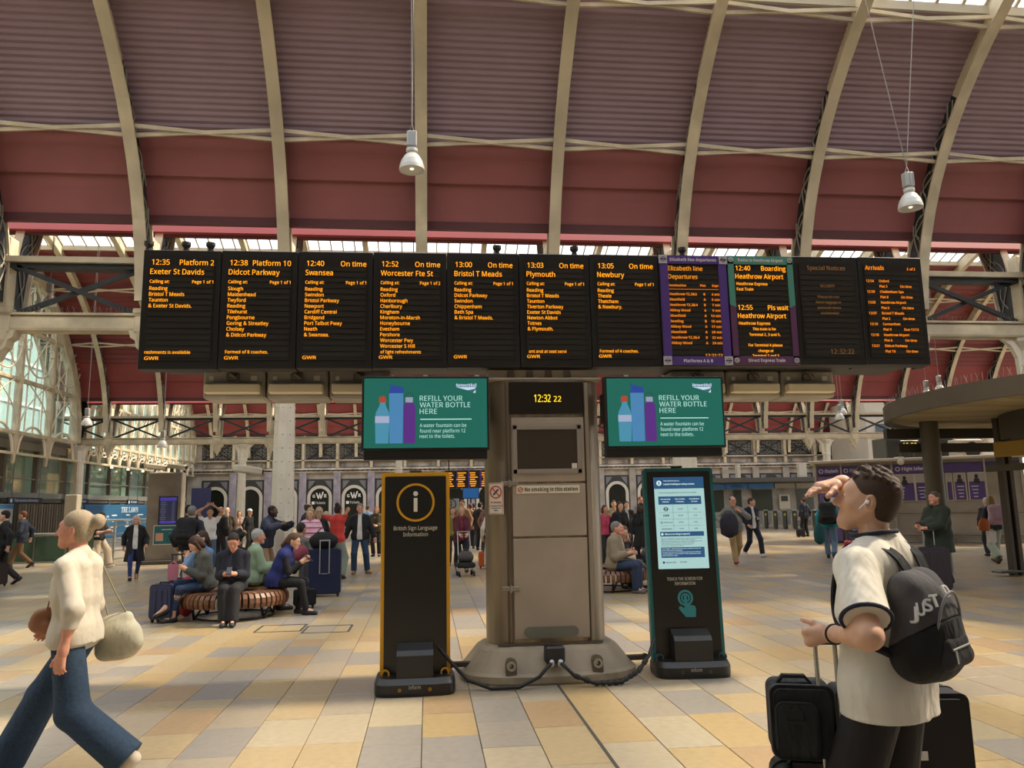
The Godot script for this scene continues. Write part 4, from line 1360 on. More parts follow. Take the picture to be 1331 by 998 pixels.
	for k in range(1, mini(7, bp.size() - 1)):
		var d := (bp[k + 1] - bp[k])
		for j in 2: sp.tube([bp[k] + d * (j * 0.5), bp[k] + d * (j * 0.5 + 0.25)], 0.024, 8)
	part("strain_relief", sp, rub, lo2).set_meta("kind", "stuff")

func build_screens() -> void:
	for side in 2:
		var x: float = [-0.02, 2.335][side]
		var o := thing("display_screen", ["teal water bottle screen on the left of the pillar", "teal water bottle screen on the right of the pillar"][side], "screen", Vector3(x, 2.5, -7.36), 0.0, "water bottle screens beside the pillar")
		var b := MB.new()
		b.box(Vector3(0, 0, -0.05), Vector3(1.215, 0.715, 0.1), Basis.IDENTITY, 0.008)
		b.box(Vector3(0.0 if side == 0 else -0.02, -0.4, -0.06), Vector3(1.17, 0.09, 0.1), Basis.IDENTITY, 0.006)
		b.box(Vector3(0.35 if side == 0 else -0.35, 0.05, -0.18), Vector3(0.5, 0.3, 0.16))
		part("casing", b, mat("#14130f", 0.4), o)
		var f := MB.new()
		f.box(Vector3(0, 0.0, 0.002), Vector3(1.17, 0.668, 0.006))
		part("screen", f, glow("#146a5b", 0.25), o)
		var z := 0.0065
		var e := 0.22
		var shapes := [
			["plain_bottle", "#4a92b0", 0.27, [[-0.495, -0.29], [-0.375, -0.29], [-0.365, -0.05], [-0.37, 0.0], [-0.4, 0.07], [-0.405, 0.1], [-0.455, 0.1], [-0.46, 0.07], [-0.495, 0.0], [-0.5, -0.05]]],
			["bottle_cap", "#b0462c", 0.27, [[-0.465, 0.1], [-0.4, 0.1], [-0.4, 0.145], [-0.41, 0.16], [-0.45, 0.16], [-0.465, 0.145]]],
			["bottle_label", "#a8b2cf", 0.27, [[-0.5, -0.095], [-0.365, -0.095], [-0.365, -0.03], [-0.5, -0.03]]],
			["tall_flask", "#4a86b8", 0.27, [[-0.365, -0.29], [-0.24, -0.29], [-0.235, 0.19], [-0.37, 0.19]]],
			["flask_lid", "#27459b", 0.27, [[-0.37, 0.19], [-0.235, 0.19], [-0.235, 0.245], [-0.37, 0.275], [-0.37, 0.262], [-0.355, 0.25], [-0.36, 0.225]]],
			["purple_bottle", "#5a2a82", 0.27, [[-0.225, -0.29], [-0.125, -0.29], [-0.12, -0.27], [-0.12, 0.06], [-0.14, 0.1], [-0.215, 0.1], [-0.232, 0.06], [-0.232, -0.27]]],
			["bottle_stopper", "#9aa0b4", 0.27, [[-0.215, 0.1], [-0.145, 0.1], [-0.145, 0.15], [-0.215, 0.15]]],
		]
		for s in shapes:
			var q := MB.new()
			var pg := PackedVector2Array()
			for p in s[3]: pg.append(Vector2(p[0] + 0.02, p[1]))
			q.prism(pg, 0.002, at(0, 0, z))
			z += 0.0005
			part("screen_print_" + s[0], q, glow(s[1], s[2]), o)
		var t := MB.new()
		write(t, "REFILL YOUR", at(-0.06, 0.116, 0.007), 0.046, 0.0, 0.41)
		write(t, "WATER BOTTLE", at(-0.06, 0.053, 0.007), 0.046, 0.0, 0.485)
		write(t, "HERE", at(-0.06, -0.01, 0.007), 0.046, 0.0, 0.165)
		t.box(Vector3(0.19, -0.062, 0.006), Vector3(0.49, 0.009, 0.003))
		write(t, "A water fountain can be", at(-0.06, -0.137, 0.007), 0.033, 0.0, 0.445)
		write(t, "found near platform 12", at(-0.06, -0.19, 0.007), 0.033, 0.0, 0.435)
		write(t, "next to the toilets.", at(-0.06, -0.241, 0.007), 0.033, 0.0, 0.335)
		part("screen_lettering", t, glow("#a5cfc4", 0.36), o)
		var lg := MB.new()
		write(lg, "NetworkRail", at(0.29, 0.252, 0.007), 0.03, 0.0, 0.195, true)
		lg.prism(PackedVector2Array([Vector2(0.29, 0.248), Vector2(0.48, 0.248), Vector2(0.47, 0.232), Vector2(0.4, 0.218)]), 0.002, at(0, 0, 0.007))
		lg.prism(PackedVector2Array([Vector2(0.415, 0.212), Vector2(0.475, 0.226), Vector2(0.48, 0.238), Vector2(0.445, 0.2)]), 0.002, at(0, 0, 0.007))
		lg.prism(PackedVector2Array([Vector2(0.45, 0.196), Vector2(0.475, 0.19), Vector2(0.478, 0.222)]), 0.002, at(0, 0, 0.007))
		part("screen_logo", lg, glow("#b9c6de", 0.36), o)
		var hd := MB.new()
		for k in 17:
			var a := PI * k / 16.0
			if k > 0: hd.bar(Vector3(-0.16 + cos(PI * (k - 1) / 16.0) * 0.04, 0.15 + sin(PI * (k - 1) / 16.0) * 0.045, 0.009), Vector3(-0.16 + cos(a) * 0.04, 0.15 + sin(a) * 0.045, 0.009), 0.006, 0.002, Vector3.BACK)
		part("screen_print_loop", hd, glow("#39424a", 0.3), o)
		var l := AreaLight3D.new()
		l.name = "screen_light"
		l.area_size = Vector2(1.15, 0.65)
		l.light_color = Color("#3fb39d")
		l.light_energy = 0.05
		l.shadow_enabled = true
		l.position = Vector3(0, 0, 0.03)
		l.rotation.y = PI
		l.area_range = 40.0
		o.add_child(l)

func build_totems() -> void:
	# yellow framed sign language totem
	for side in 2:
		var lab: String = ["yellow framed black totem reading British Sign Language Information", "teal framed black totem with a lit touch screen"][side]
		var w: float = [0.625, 0.7][side]
		var h: float = [1.93, 1.955][side]
		var x: float = [-0.115, 2.48][side]
		var o := thing("information_totem", lab, "totem", Vector3(x, 0, [-7.24, -7.45][side]), [0.0, -0.06][side], "information totems either side of the pillar")
		var fm := mat("#c9920f", 0.45) if side == 0 else mat("#12605f", 0.4)
		var lean := Basis(Vector3.RIGHT, [-0.02, -0.05][side])
		var f := MB.new()
		f.prism(rect2(-w * 0.5, 0.1, w * 0.5, h, 0.03), 0.09, Transform3D(lean, Vector3(0, 0, 0.02)))
		part("frame", f, fm, o)
		var fa := MB.new()
		fa.prism(rect2(-w * 0.5 + 0.032, 0.14, w * 0.5 - 0.032, h - 0.035, 0.012), 0.01, Transform3D(lean, Vector3(0, 0, 0.027)))
		part("front_panel", fa, mat("#1b1916", 0.3), o)
		var hook := MB.new()
		hook.box(Vector3(0, h + 0.01, -0.12 if side else -0.05), Vector3(0.11, 0.02, 0.05), Basis.IDENTITY, 0.005)
		part("top_tab", hook, mat("#2b2a27", 0.5), o)
		# hinged box at the foot and broad black base
		var bx := MB.new()
		var bw := 0.32 if side == 0 else 0.36
		bx.prism(PackedVector2Array([Vector2(0.0, 0.08), Vector2(0.16, 0.08), Vector2(0.155, 0.33), Vector2(0.12, 0.37), Vector2(0.0, 0.42)]), bw, Transform3D(Basis(Vector3.UP, -PI / 2), Vector3(-bw * 0.5, 0, 0.03)))
		part("cable_box", bx, mat("#232322", 0.42), o)
		var bs := MB.new()
		loft(bs, [oval(0.35, 0.24, 0.0, 5.0), oval(0.355, 0.245, 0.03, 5.0), oval(0.355, 0.245, 0.1, 5.0), oval(0.34, 0.2, 0.145, 5.0), oval(0.31, 0.15, 0.15, 5.0)])
		part("base", bs, mat("#1e1d1b", 0.4), o)
		var lt := MB.new()
		write(lt, "inform", at(0, 0.065, 0.246), 0.03, 0.5, 0.1)
		part("lettering", lt, mat("#b9b4a8", 0.5), o)
		for s in [-1.0, 1.0]:
			var e := MB.new()
			annulus(e, 0.026, 0.04, 0.014, Transform3D(lean, Vector3(s * (w * 0.5 - 0.05), 0.165, 0.09)), 18)
			part("lock_ring", e, fm if side == 0 else mat("#2d4f52", 0.5), o)
			var bt := MB.new()
			annulus(bt, 0.006, 0.015, 0.006, at(s * 0.13, 0.06, 0.248), 14)
			part("bolt", bt, mat("#9a7b2b", 0.4, 0.4) if side == 0 else mat("#55524b", 0.4, 0.4), o)
		var place := func(px: float, py: float, dz: float) -> Transform3D: return Transform3D(lean, lean * Vector3(px, py, dz) + Vector3(0, 0, 0.027))
		if side == 0:
			var rg := MB.new()
			annulus(rg, 0.155, 0.175, 0.006, place.call(0.0, 1.655, 0.006), 48)
			part("ring", rg, mat("#c9920f", 0.45), o)
			var i := MB.new()
			disc(i, 0.022, 0.005, place.call(0.0, 1.735, 0.005))
			i.prism(rect2(-0.017, -0.085, 0.017, 0.04), 0.005, place.call(0.0, 1.655, 0.005))
			part("letter_i", i, mat("#d4cfc0", 0.5), o)
			var t := MB.new()
			write(t, "British Sign Language", place.call(0.0, 1.405, 0.002), 0.034, 0.5, 0.395)
			write(t, "Information", place.call(0.0, 1.348, 0.002), 0.034, 0.5, 0.225)
			part("lettering", t, mat("#cfc8b4", 0.5), o)
			var sm := MB.new()
			sm.prism(rect2(-w * 0.5 + 0.034, -0.002, w * 0.5 - 0.034, 0.002), 0.002, place.call(0.0, 0.86, 0.001))
			part("panel_seam", sm, mat("#0b0a09", 0.6), o)
		else:
			var pw := 0.5
			var s := MB.new()
			s.prism(rect2(-pw * 0.5, 0.975, pw * 0.5, 1.865), 0.003, place.call(0.0, 0.0, 0.003))
			var scr := part("touch_screen", s, glow("#a9cfcd", 0.29), o)
			var blue := MB.new(); var ink := MB.new(); var wht := MB.new(); var line := MB.new()
			blue.prism(rect2(-pw * 0.5, 1.75, pw * 0.5, 1.865), 0.001, place.call(0, 0, 0.0045))
			blue.prism(rect2(-0.215, 1.595, 0.215, 1.675), 0.001, place.call(0, 0, 0.0045))
			blue.prism(rect2(-0.215, 1.285, 0.22, 1.33), 0.001, place.call(0, 0, 0.0045))
			blue.prism(rect2(-0.215, 1.08, 0.215, 1.18), 0.001, place.call(0, 0, 0.0045))
			disc(wht, 0.026, 0.001, place.call(-0.2, 1.806, 0.006))
			blue.prism(rect2(-0.2045, 1.792, -0.1955, 1.82), 0.001, place.call(0, 0, 0.0075))
			write(wht, "Train performance at", place.call(-0.155, 1.822, 0.006), 0.013, 0.0, 0.16)
			write(wht, "London Paddington railway station", place.call(-0.155, 1.787, 0.006), 0.016, 0.0, 0.31, true)
			write(ink, "Trains arriving within time over the last 4 weeks", place.call(-0.21, 1.705, 0.006), 0.011, 0.0, 0.38)
			for q in [["Train operating", "company", -0.145], ["Time to within", "15 minutes", 0.0], ["Cancellations", "of trains", 0.145]]:
				write(wht, q[0], place.call(q[2], 1.642, 0.006), 0.011, 0.5, 0.1, true); write(wht, q[1], place.call(q[2], 1.617, 0.006), 0.011, 0.5, 0.0, true)
			var vals := [["95.9%", "2.2%"], ["85.2%", "2.7%"], ["90.9%", "3.0%"], ["76.2%", "4.9%"]]
			for k in 4:
				var y := 1.55 - k * 0.064
				write(ink, vals[k][0], place.call(0.0, y - 0.006, 0.006), 0.012, 0.5); write(ink, vals[k][1], place.call(0.145, y - 0.006, 0.006), 0.012, 0.5)
				line.prism(rect2(-0.215, y - 0.034, 0.215, y - 0.032), 0.001, place.call(0, 0, 0.0045))
			for xx in [-0.075, 0.075]: line.prism(rect2(xx - 0.001, 1.34, xx + 0.001, 1.59), 0.001, place.call(0, 0, 0.0045))
			annulus(ink, 0.014, 0.021, 0.001, place.call(-0.145, 1.55, 0.006), 18)
			ink.prism(rect2(-0.172, 1.546, -0.118, 1.554), 0.001, place.call(0, 0, 0.006))
			write(ink, "GWR", place.call(-0.145, 1.478, 0.006), 0.02, 0.5, 0.06, true)
			write(ink, "Heathrow Express", place.call(-0.13, 1.415, 0.006), 0.012, 0.5, 0.09)
			annulus(ink, 0.007, 0.011, 0.001, place.call(-0.195, 1.42, 0.006), 12)
			write(ink, "Network Route", place.call(-0.145, 1.352, 0.006), 0.012, 0.5, 0.1, true)
			write(wht, "What are we doing to improve?", place.call(-0.17, 1.3, 0.006), 0.015, 0.0, 0.25, true)
			disc(wht, 0.012, 0.001, place.call(-0.195, 1.307, 0.006), 14)
			for k in 6: write(ink, ["We are working with our partners to replace older track and", "signals on the line out of this station this summer.", "New timetables bring more trains at the busiest times and", "longer gaps in which we can mend the line safely.", "Ask our staff if you need help to plan a journey", "or scan the code with your phone"][k], place.call(-0.21, 1.262 - 0.0145 * k, 0.006), 0.0085, 0.0, [0.4, 0.34, 0.4, 0.33, 0.31, 0.22][k])
			for k in 5: write(wht, ["These figures show how many trains arrived on time and", "how many were cancelled.", "You can read more about how we measure our trains at", "our web pages or ask a member of the station team who", "will be glad to help."][k], place.call(-0.205, 1.163 - 0.0165 * k, 0.006), 0.009, 0.0, [0.38, 0.2, 0.38, 0.38, 0.15][k])
			disc(ink, 0.011, 0.001, place.call(-0.195, 1.036, 0.006), 14)
			write(ink, "Network Rail", place.call(-0.175, 1.03, 0.006), 0.013, 0.0, 0.1)
			write(ink, "Passenger", place.call(0.0, 1.034, 0.006), 0.011, 0.5)
			part("screen_header", blue, glow("#2c5a86", 0.24), scr); part("screen_print", ink, mat("#2f4a58", 0.6), scr); part("screen_rule", line, mat("#7faaa9", 0.6), scr); part("screen_caption", wht, glow("#cfe8e6", 0.3), scr)
			var t := MB.new()
			write(t, "TOUCH THE SCREEN FOR", place.call(0.0, 0.865, 0.002), 0.028, 0.5, 0.35)
			write(t, "INFORMATION", place.call(0.0, 0.82, 0.002), 0.028, 0.5, 0.2)
			part("lettering", t, mat("#c3c1b2", 0.5), o)
			var hnd := MB.new()
			annulus(hnd, 0.055, 0.075, 0.003, place.call(-0.005, 0.7, 0.003), 32)
			annulus(hnd, 0.028, 0.044, 0.003, place.call(-0.005, 0.7, 0.003), 24)
			hnd.prism(PackedVector2Array([Vector2(-0.02, 0.71), Vector2(-0.016, 0.722), Vector2(-0.005, 0.728), Vector2(0.006, 0.722), Vector2(0.01, 0.71), Vector2(0.01, 0.64), Vector2(0.08, 0.625), Vector2(0.092, 0.6), Vector2(0.085, 0.52), Vector2(-0.01, 0.52), Vector2(-0.075, 0.6), Vector2(-0.068, 0.622), Vector2(-0.05, 0.622), Vector2(-0.02, 0.6)]), 0.003, place.call(0, 0, 0.004))
			part("touch_symbol", hnd, mat("#2c8189", 0.5), o)
			var cam := MB.new()
			disc(cam, 0.006, 0.002, place.call(0.0, 1.893, 0.003), 12)
			part("camera_dot", cam, mat("#050505", 0.2), o)
			var l := AreaLight3D.new()
			l.name = "screen_light"
			l.area_size = Vector2(0.48, 0.86)
			l.light_color = Color("#bfe8e0")
			l.light_energy = 0.03
			l.shadow_enabled = true
			l.position = Vector3(0, 1.42, 0.06)
			l.rotation.y = PI
			l.area_range = 40.0
			o.add_child(l)

# ---------------------------------------------------------------- smooth bodies: tapered capsules joined by a smooth minimum, meshed as surface nets
# a shape is [kind, a, b, ra, rb, op, cuts, k]; kind 0 tapered capsule a-b, kind 1 ellipsoid (a centre, b radii, ra = Basis); op 0 join, 1 cut away
func cone(a: Vector3, b: Vector3, ra: float, rb: float, op := 0, cuts := [], k := -1.0) -> Array: return [0, a, b, ra, rb, op, cuts, k]
func egg(c: Vector3, r: Vector3, bs := Basis.IDENTITY, op := 0, cuts := [], k := -1.0) -> Array: return [1, c, r, bs, 0.0, op, cuts, k]
func snet(mb: MB, shapes: Array, cell: float, k0: float, final_cuts := []) -> void:
	var lo := Vector3.ONE * 1e9; var hi := -lo
	var boxes: Array = []
	for s in shapes:
		var a: Vector3 = s[1]; var b: Vector3
		var l: Vector3; var h: Vector3
		if s[0] == 0:
			b = s[2]
			var r: float = maxf(s[3], s[4])
			l = a.min(b) - Vector3.ONE * r; h = a.max(b) + Vector3.ONE * r
		else:
			var rr: Vector3 = s[2]
			var bs: Basis = s[3]
			var e := (bs.x * rr.x).abs() + (bs.y * rr.y).abs() + (bs.z * rr.z).abs()
			l = a - e; h = a + e
		boxes.append([l, h])
		if s[5] == 0:
			lo = lo.min(l); hi = hi.max(h)
	lo -= Vector3.ONE * cell * 2.5
	hi += Vector3.ONE * cell * 2.5
	var nx := int((hi.x - lo.x) / cell) + 2; var ny := int((hi.y - lo.y) / cell) + 2; var nz := int((hi.z - lo.z) / cell) + 2
	var nxy := nx * ny
	var f := PackedFloat32Array()
	f.resize(nxy * nz)
	f.fill(1000.0)
	for si in shapes.size():
		var s: Array = shapes[si]
		var k: float = k0 if s[7] < 0 else s[7]
		var mg := k + cell * 2.0
		var l: Vector3 = boxes[si][0] - Vector3.ONE * mg; var h: Vector3 = boxes[si][1] + Vector3.ONE * mg
		var x0 := maxi(0, int((l.x - lo.x) / cell)); var x1 := mini(nx - 1, int((h.x - lo.x) / cell) + 1)
		var y0 := maxi(0, int((l.y - lo.y) / cell)); var y1 := mini(ny - 1, int((h.y - lo.y) / cell) + 1)
		var z0 := maxi(0, int((l.z - lo.z) / cell)); var z1 := mini(nz - 1, int((h.z - lo.z) / cell) + 1)
		var ax: float = s[1].x; var ay: float = s[1].y; var az: float = s[1].z
		var cuts: Array = s[6]
		var isub: bool = s[5] == 1
		var round_: bool = s[0] == 0
		var abx := 0.0; var aby := 0.0; var abz := 0.0; var inv := 0.0; var ra := 0.0; var dr := 0.0
		var bt := Basis.IDENTITY; var rx := 1.0; var ry := 1.0; var rz := 1.0; var rmin := 1.0
		if round_:
			var ab: Vector3 = s[2] - s[1]
			abx = ab.x; aby = ab.y; abz = ab.z
			inv = 1.0 / maxf(ab.length_squared(), 1e-9)
			ra = s[3]; dr = s[4] - s[3]
		else:
			bt = s[3].inverse()
			rx = 1.0 / s[2].x; ry = 1.0 / s[2].y; rz = 1.0 / s[2].z
			rmin = minf(s[2].x, minf(s[2].y, s[2].z))
		for z in range(z0, z1 + 1):
			var pz := lo.z + z * cell - az
			for y in range(y0, y1 + 1):
				var py := lo.y + y * cell - ay
				var i := z * nxy + y * nx + x0
				var yz := py * aby + pz * abz
				for x in range(x0, x1 + 1):
					var px := lo.x + x * cell - ax
					var d: float
					if round_:
						var t := clampf((px * abx + yz) * inv, 0.0, 1.0)
						var qx := px - abx * t; var qy := py - aby * t; var qz := pz - abz * t
						d = sqrt(qx * qx + qy * qy + qz * qz) - ra - dr * t
					else:
						var q := bt * Vector3(px, py, pz)
						var ux := q.x * rx; var uy := q.y * ry; var uz := q.z * rz
						var l1 := sqrt(ux * ux + uy * uy + uz * uz)
						var g := sqrt(ux * ux * rx * rx + uy * uy * ry * ry + uz * uz * rz * rz)
						d = l1 * (l1 - 1.0) / maxf(g, 1e-6) if g > 1e-6 else -rmin
					for c in cuts: d = maxf(d, (Vector3(px + ax, py + ay, pz + az) - c[0]).dot(c[1]))
					var o := f[i]
					if isub:
						if o < 900.0:
							var hh := maxf(k - absf(o + d), 0.0) / k
							f[i] = maxf(o, -d) + hh * hh * k * 0.25
					elif o > 900.0: f[i] = d
					else:
						var hh := maxf(k - absf(o - d), 0.0) / k
						f[i] = minf(o, d) - hh * hh * k * 0.25
					i += 1
	if final_cuts.size():
		for i in f.size():
			if f[i] < 900.0:
				var p := lo + Vector3(i % nx, (i / nx) % ny, i / nxy) * cell
				for c in final_cuts: f[i] = maxf(f[i], (p - c[0]).dot(c[1]))
	# surface nets
	var idx := PackedInt32Array()
	idx.resize(f.size())
	var vs := PackedVector3Array(); var ns := PackedVector3Array()
	var lim := cell * 2.6
	var cellsat := PackedInt32Array()
	for z in nz - 1:
		for y in ny - 1:
			var i := z * nxy + y * nx
			for x in nx - 1:
				var v0 := f[i]
				if v0 > lim or v0 < -lim:
					i += 1
					continue
				var v1 := f[i + 1]; var v2 := f[i + nx]; var v3 := f[i + nx + 1]
				var j := i + nxy
				var v4 := f[j]; var v5 := f[j + 1]; var v6 := f[j + nx]; var v7 := f[j + nx + 1]
				var m := int(v0 < 0) + int(v1 < 0) + int(v2 < 0) + int(v3 < 0) + int(v4 < 0) + int(v5 < 0) + int(v6 < 0) + int(v7 < 0)
				if m != 0 and m != 8:
					var p := Vector3.ZERO
					var n := 0
					if (v0 < 0) != (v1 < 0): p += Vector3(v0 / (v0 - v1), 0, 0); n += 1
					if (v2 < 0) != (v3 < 0): p += Vector3(v2 / (v2 - v3), 1, 0); n += 1
					if (v4 < 0) != (v5 < 0): p += Vector3(v4 / (v4 - v5), 0, 1); n += 1
					if (v6 < 0) != (v7 < 0): p += Vector3(v6 / (v6 - v7), 1, 1); n += 1
					if (v0 < 0) != (v2 < 0): p += Vector3(0, v0 / (v0 - v2), 0); n += 1
					if (v1 < 0) != (v3 < 0): p += Vector3(1, v1 / (v1 - v3), 0); n += 1
					if (v4 < 0) != (v6 < 0): p += Vector3(0, v4 / (v4 - v6), 1); n += 1
					if (v5 < 0) != (v7 < 0): p += Vector3(1, v5 / (v5 - v7), 1); n += 1
					if (v0 < 0) != (v4 < 0): p += Vector3(0, 0, v0 / (v0 - v4)); n += 1
					if (v1 < 0) != (v5 < 0): p += Vector3(1, 0, v1 / (v1 - v5)); n += 1
					if (v2 < 0) != (v6 < 0): p += Vector3(0, 1, v2 / (v2 - v6)); n += 1
					if (v3 < 0) != (v7 < 0): p += Vector3(1, 1, v3 / (v3 - v7)); n += 1
					idx[i] = vs.size() + 1
					cellsat.append(i)
					vs.append(lo + (Vector3(x, y, z) + p / n) * cell)
					ns.append(Vector3(v1 + v3 + v5 + v7 - v0 - v2 - v4 - v6, v2 + v3 + v6 + v7 - v0 - v1 - v4 - v5, v4 + v5 + v6 + v7 - v0 - v1 - v2 - v3).normalized())
				i += 1
	for i in cellsat:
		var v0 := f[i] < 0
		for ax in 3:
			var st := 1 if ax == 0 else (nx if ax == 1 else nxy)
			var su := nx if ax == 0 else (nxy if ax == 1 else 1)
			var sv := nxy if ax == 0 else (1 if ax == 1 else nx)
			if v0 != (f[i + st] < 0):
				if i - su - sv < 0: continue
				var a := idx[i - su - sv] - 1; var b := idx[i - sv] - 1; var c := idx[i] - 1; var d := idx[i - su] - 1
				if a < 0 or b < 0 or c < 0 or d < 0: continue
				if v0: mb.quad_n(vs[a], vs[b], vs[c], vs[d], ns[a], ns[b], ns[c], ns[d])
				else: mb.quad_n(vs[d], vs[c], vs[b], vs[a], ns[d], ns[c], ns[b], ns[a])

func ik(a: Vector3, t: Vector3, l1: float, l2: float, pole: Vector3) -> Array:
	var d := t - a
	var L := clampf(d.length(), absf(l1 - l2) + 0.01, (l1 + l2) * 0.999)
	var dir := d.normalized()
	var x := (l1 * l1 - l2 * l2 + L * L) / (2.0 * L)
	var y := sqrt(maxf(l1 * l1 - x * x, 0.0))
	var p := (pole - dir * pole.dot(dir)).normalized()
	return [a + dir * x + p * y, a + dir * L]

const SKIN := {"fair": "#d9a98c", "tan": "#c08d6c", "dark": "#4a3024", "pink": "#d99a80", "pale": "#e0b69c"}
var cloth_cache := {}
func cloth(hex: String, kind := "folds") -> StandardMaterial3D:
	if hex == "stripes": return stripes()
	var key := hex + kind
	if cloth_cache.has(key): return cloth_cache[key]
	var m: StandardMaterial3D = mat(hex, 0.85, 0.0, "folds", 2.2 if kind == "folds" else 4.0).duplicate()
	if kind == "denim":
		m.albedo_texture = texture("denim")
	cloth_cache[key] = m
	return m
func stripes() -> StandardMaterial3D:
	if cloth_cache.has("stripes"): return cloth_cache["stripes"]
	var img := Image.create(4, 64, false, Image.FORMAT_RGB8)
	img.fill(Color("#e3c4cd"))
	img.fill_rect(Rect2i(0, 0, 4, 20), Color("#b34a78"))
	img.fill_rect(Rect2i(0, 34, 4, 5), Color("#c873a0"))
	var m := StandardMaterial3D.new()
	m.albedo_texture = ImageTexture.create_from_image(img)
	m.uv1_triplanar = true
	m.uv1_scale = Vector3(9, 9, 9)
	m.roughness = 0.9
	cloth_cache["stripes"] = m
	return m

# o: at (feet), turn (degrees, 0 faces the camera side +z), H height, b build, cell; pose: pel, lean, twist, side, fl, fr (ankles), fdl, fdr (toe directions),
# hl, hr (wrists), pl, pr (elbow poles), hy, hp (head turn and tilt); clothes: top, tkind, hem, inner, legs, shoe, hair, hstyle, skin
func person(o: Dictionary) -> Node3D:
	var H: float = o.get("H", 1.72)
	var s := H / 1.75
	var bw: float = o.get("b", 1.0)
	var cell: float = o.get("cell", 0.022)
	var root := thing("person", o.label, "person", o.at, deg_to_rad(o.get("turn", 0.0)), o.get("group", ""))
	var sit: bool = o.get("sit", false)
	var seat: float = o.get("seat", 0.45)
	var pel: Vector3 = o.get("pel", Vector3(0, (seat + 0.11) / s if sit else 0.93, 0)) * s
	var T := Basis(Vector3.UP, deg_to_rad(o.get("twist", 0.0))) * Basis(Vector3.BACK, deg_to_rad(o.get("side", 0.0))) * Basis(Vector3.RIGHT, deg_to_rad(o.get("lean", 2.0)))
	var fem: bool = o.get("fem", false)
	var sh_w := (0.148 if fem else 0.172) * sqrt(bw)
	var chest := pel + T * Vector3(0, 0.28, 0) * s
	var neck := pel + T * Vector3(0, 0.515, -0.01) * s
	var hip := [pel + Vector3(0.088, -0.03, 0) * s, pel + Vector3(-0.088, -0.03, 0) * s]
	var sh := [neck + T * Vector3(sh_w, -0.09, 0) * s, neck + T * Vector3(-sh_w, -0.09, 0) * s]
	var fdef := [Vector3(0.1, 0.085, 0.42) if sit else Vector3(0.1, 0.085, 0), Vector3(-0.1, 0.085, 0.42) if sit else Vector3(-0.1, 0.085, 0)]
	var ankle := [o.get("fl", fdef[0]) * s, o.get("fr", fdef[1]) * s]
	var fdir := [o.get("fdl", Vector3(0.12, 0, 1)).normalized(), o.get("fdr", Vector3(-0.12, 0, 1)).normalized()]
	var knee := [Vector3.ZERO, Vector3.ZERO]
	for k in 2:
		var q := ik(hip[k], ankle[k], 0.435 * s, 0.42 * s, o.get("kp", Vector3(0.15 if k == 0 else -0.15, 0.6 if sit else 0.0, 1)))
		knee[k] = q[0]; ankle[k] = q[1]
	var hand_t := [o.get("hl", Vector3(0.27, 0.86, 0.04)) * s, o.get("hr", Vector3(-0.27, 0.86, 0.04)) * s]
	var pole := [o.get("pl", Vector3(0.5, -0.2, -1)), o.get("pr", Vector3(-0.5, -0.2, -1))]
	var elbow := [Vector3.ZERO, Vector3.ZERO]; var wrist := [Vector3.ZERO, Vector3.ZERO]
	var inv := root.transform.affine_inverse()
	if o.has("hlw"):
		hand_t = [inv * o.hlw, inv * o.hrw]
		for key in ["dl", "dr", "tl", "tr"]: o[key] = inv.basis * o[key + "w"]
	for k in 2:
		var q := ik(sh[k], hand_t[k], 0.285 * s, 0.255 * s, pole[k])
		elbow[k] = q[0]; wrist[k] = q[1]
	var Hb := T * Basis(Vector3.RIGHT, deg_to_rad(-o.get("lean", 2.0))) * Basis(Vector3.UP, deg_to_rad(o.get("hy", 0.0))) * Basis(Vector3.RIGHT, deg_to_rad(-o.get("hp", 0.0)))
	var hc := neck + (T * Vector3(0, 0.07, 0.012) + Hb * Vector3(0, 0.075, 0.018)) * s
	var hs: float = s * o.get("hs", 1.0)
	root.set_meta("head", Transform3D(Hb.scaled(Vector3.ONE * hs), hc))
	root.set_meta("wrists", wrist); root.set_meta("elbows", elbow); root.set_meta("shoulders", sh)
	root.set_meta("torso", Transform3D(T, chest))
	# ---- body in skin
	var skin: Material = mat(SKIN[o.get("skin", "fair")], 0.55, 0.0, "skin", 3.0)
	var pr: Array = []
	_torso(pr, pel, chest, neck, hip, sh, T, s, bw, fem, -0.012, o.get("belly", 0.0))
	for k in 2:
		pr.append(cone(hip[k], knee[k], 0.078 * s * bw, 0.05 * s)); pr.append(cone(knee[k], ankle[k], 0.05 * s, 0.034 * s))
		pr.append(cone(knee[k].lerp(ankle[k], 0.2), knee[k].lerp(ankle[k], 0.4), 0.052 * s, 0.046 * s))
		pr.append(cone(ankle[k], ankle[k] + fdir[k] * 0.15 * s - Vector3(0, 0.045, 0) * s, 0.034 * s, 0.024 * s))
		pr.append(cone(sh[k], elbow[k], 0.047 * s * sqrt(bw), 0.037 * s)); pr.append(cone(elbow[k], wrist[k], 0.038 * s, 0.025 * s))
		pr.append(cone(elbow[k].lerp(wrist[k], 0.12), elbow[k].lerp(wrist[k], 0.4), 0.039 * s, 0.034 * s))
	pr.append(cone(neck - T * Vector3(0, 0.05, 0) * s, hc - Hb * Vector3(0, 0.06, 0.02) * hs, 0.056 * s, 0.05 * s))
	var body := MB.new()
	var fine: bool = o.get("fine", false)
	for k in 2:
		var d: Vector3 = o.get("dl" if k == 0 else "dr", (wrist[k] - elbow[k])).normalized()
		var hint: Vector3 = o.get("tl" if k == 0 else "tr", Vector3(-0.4 if k == 0 else 0.4, 1, 0) if absf(d.y) < 0.6 else Vector3(-0.3 if k == 0 else 0.3, 0, 1))
		_hand(pr, body, wrist[k], d, hint, 1.0 if k == 0 else -1.0, s, o.get("cl" if k == 0 else "cr", o.get("curl", 0.45)), fine)
	snet(body, pr, cell, 0.035 * s)
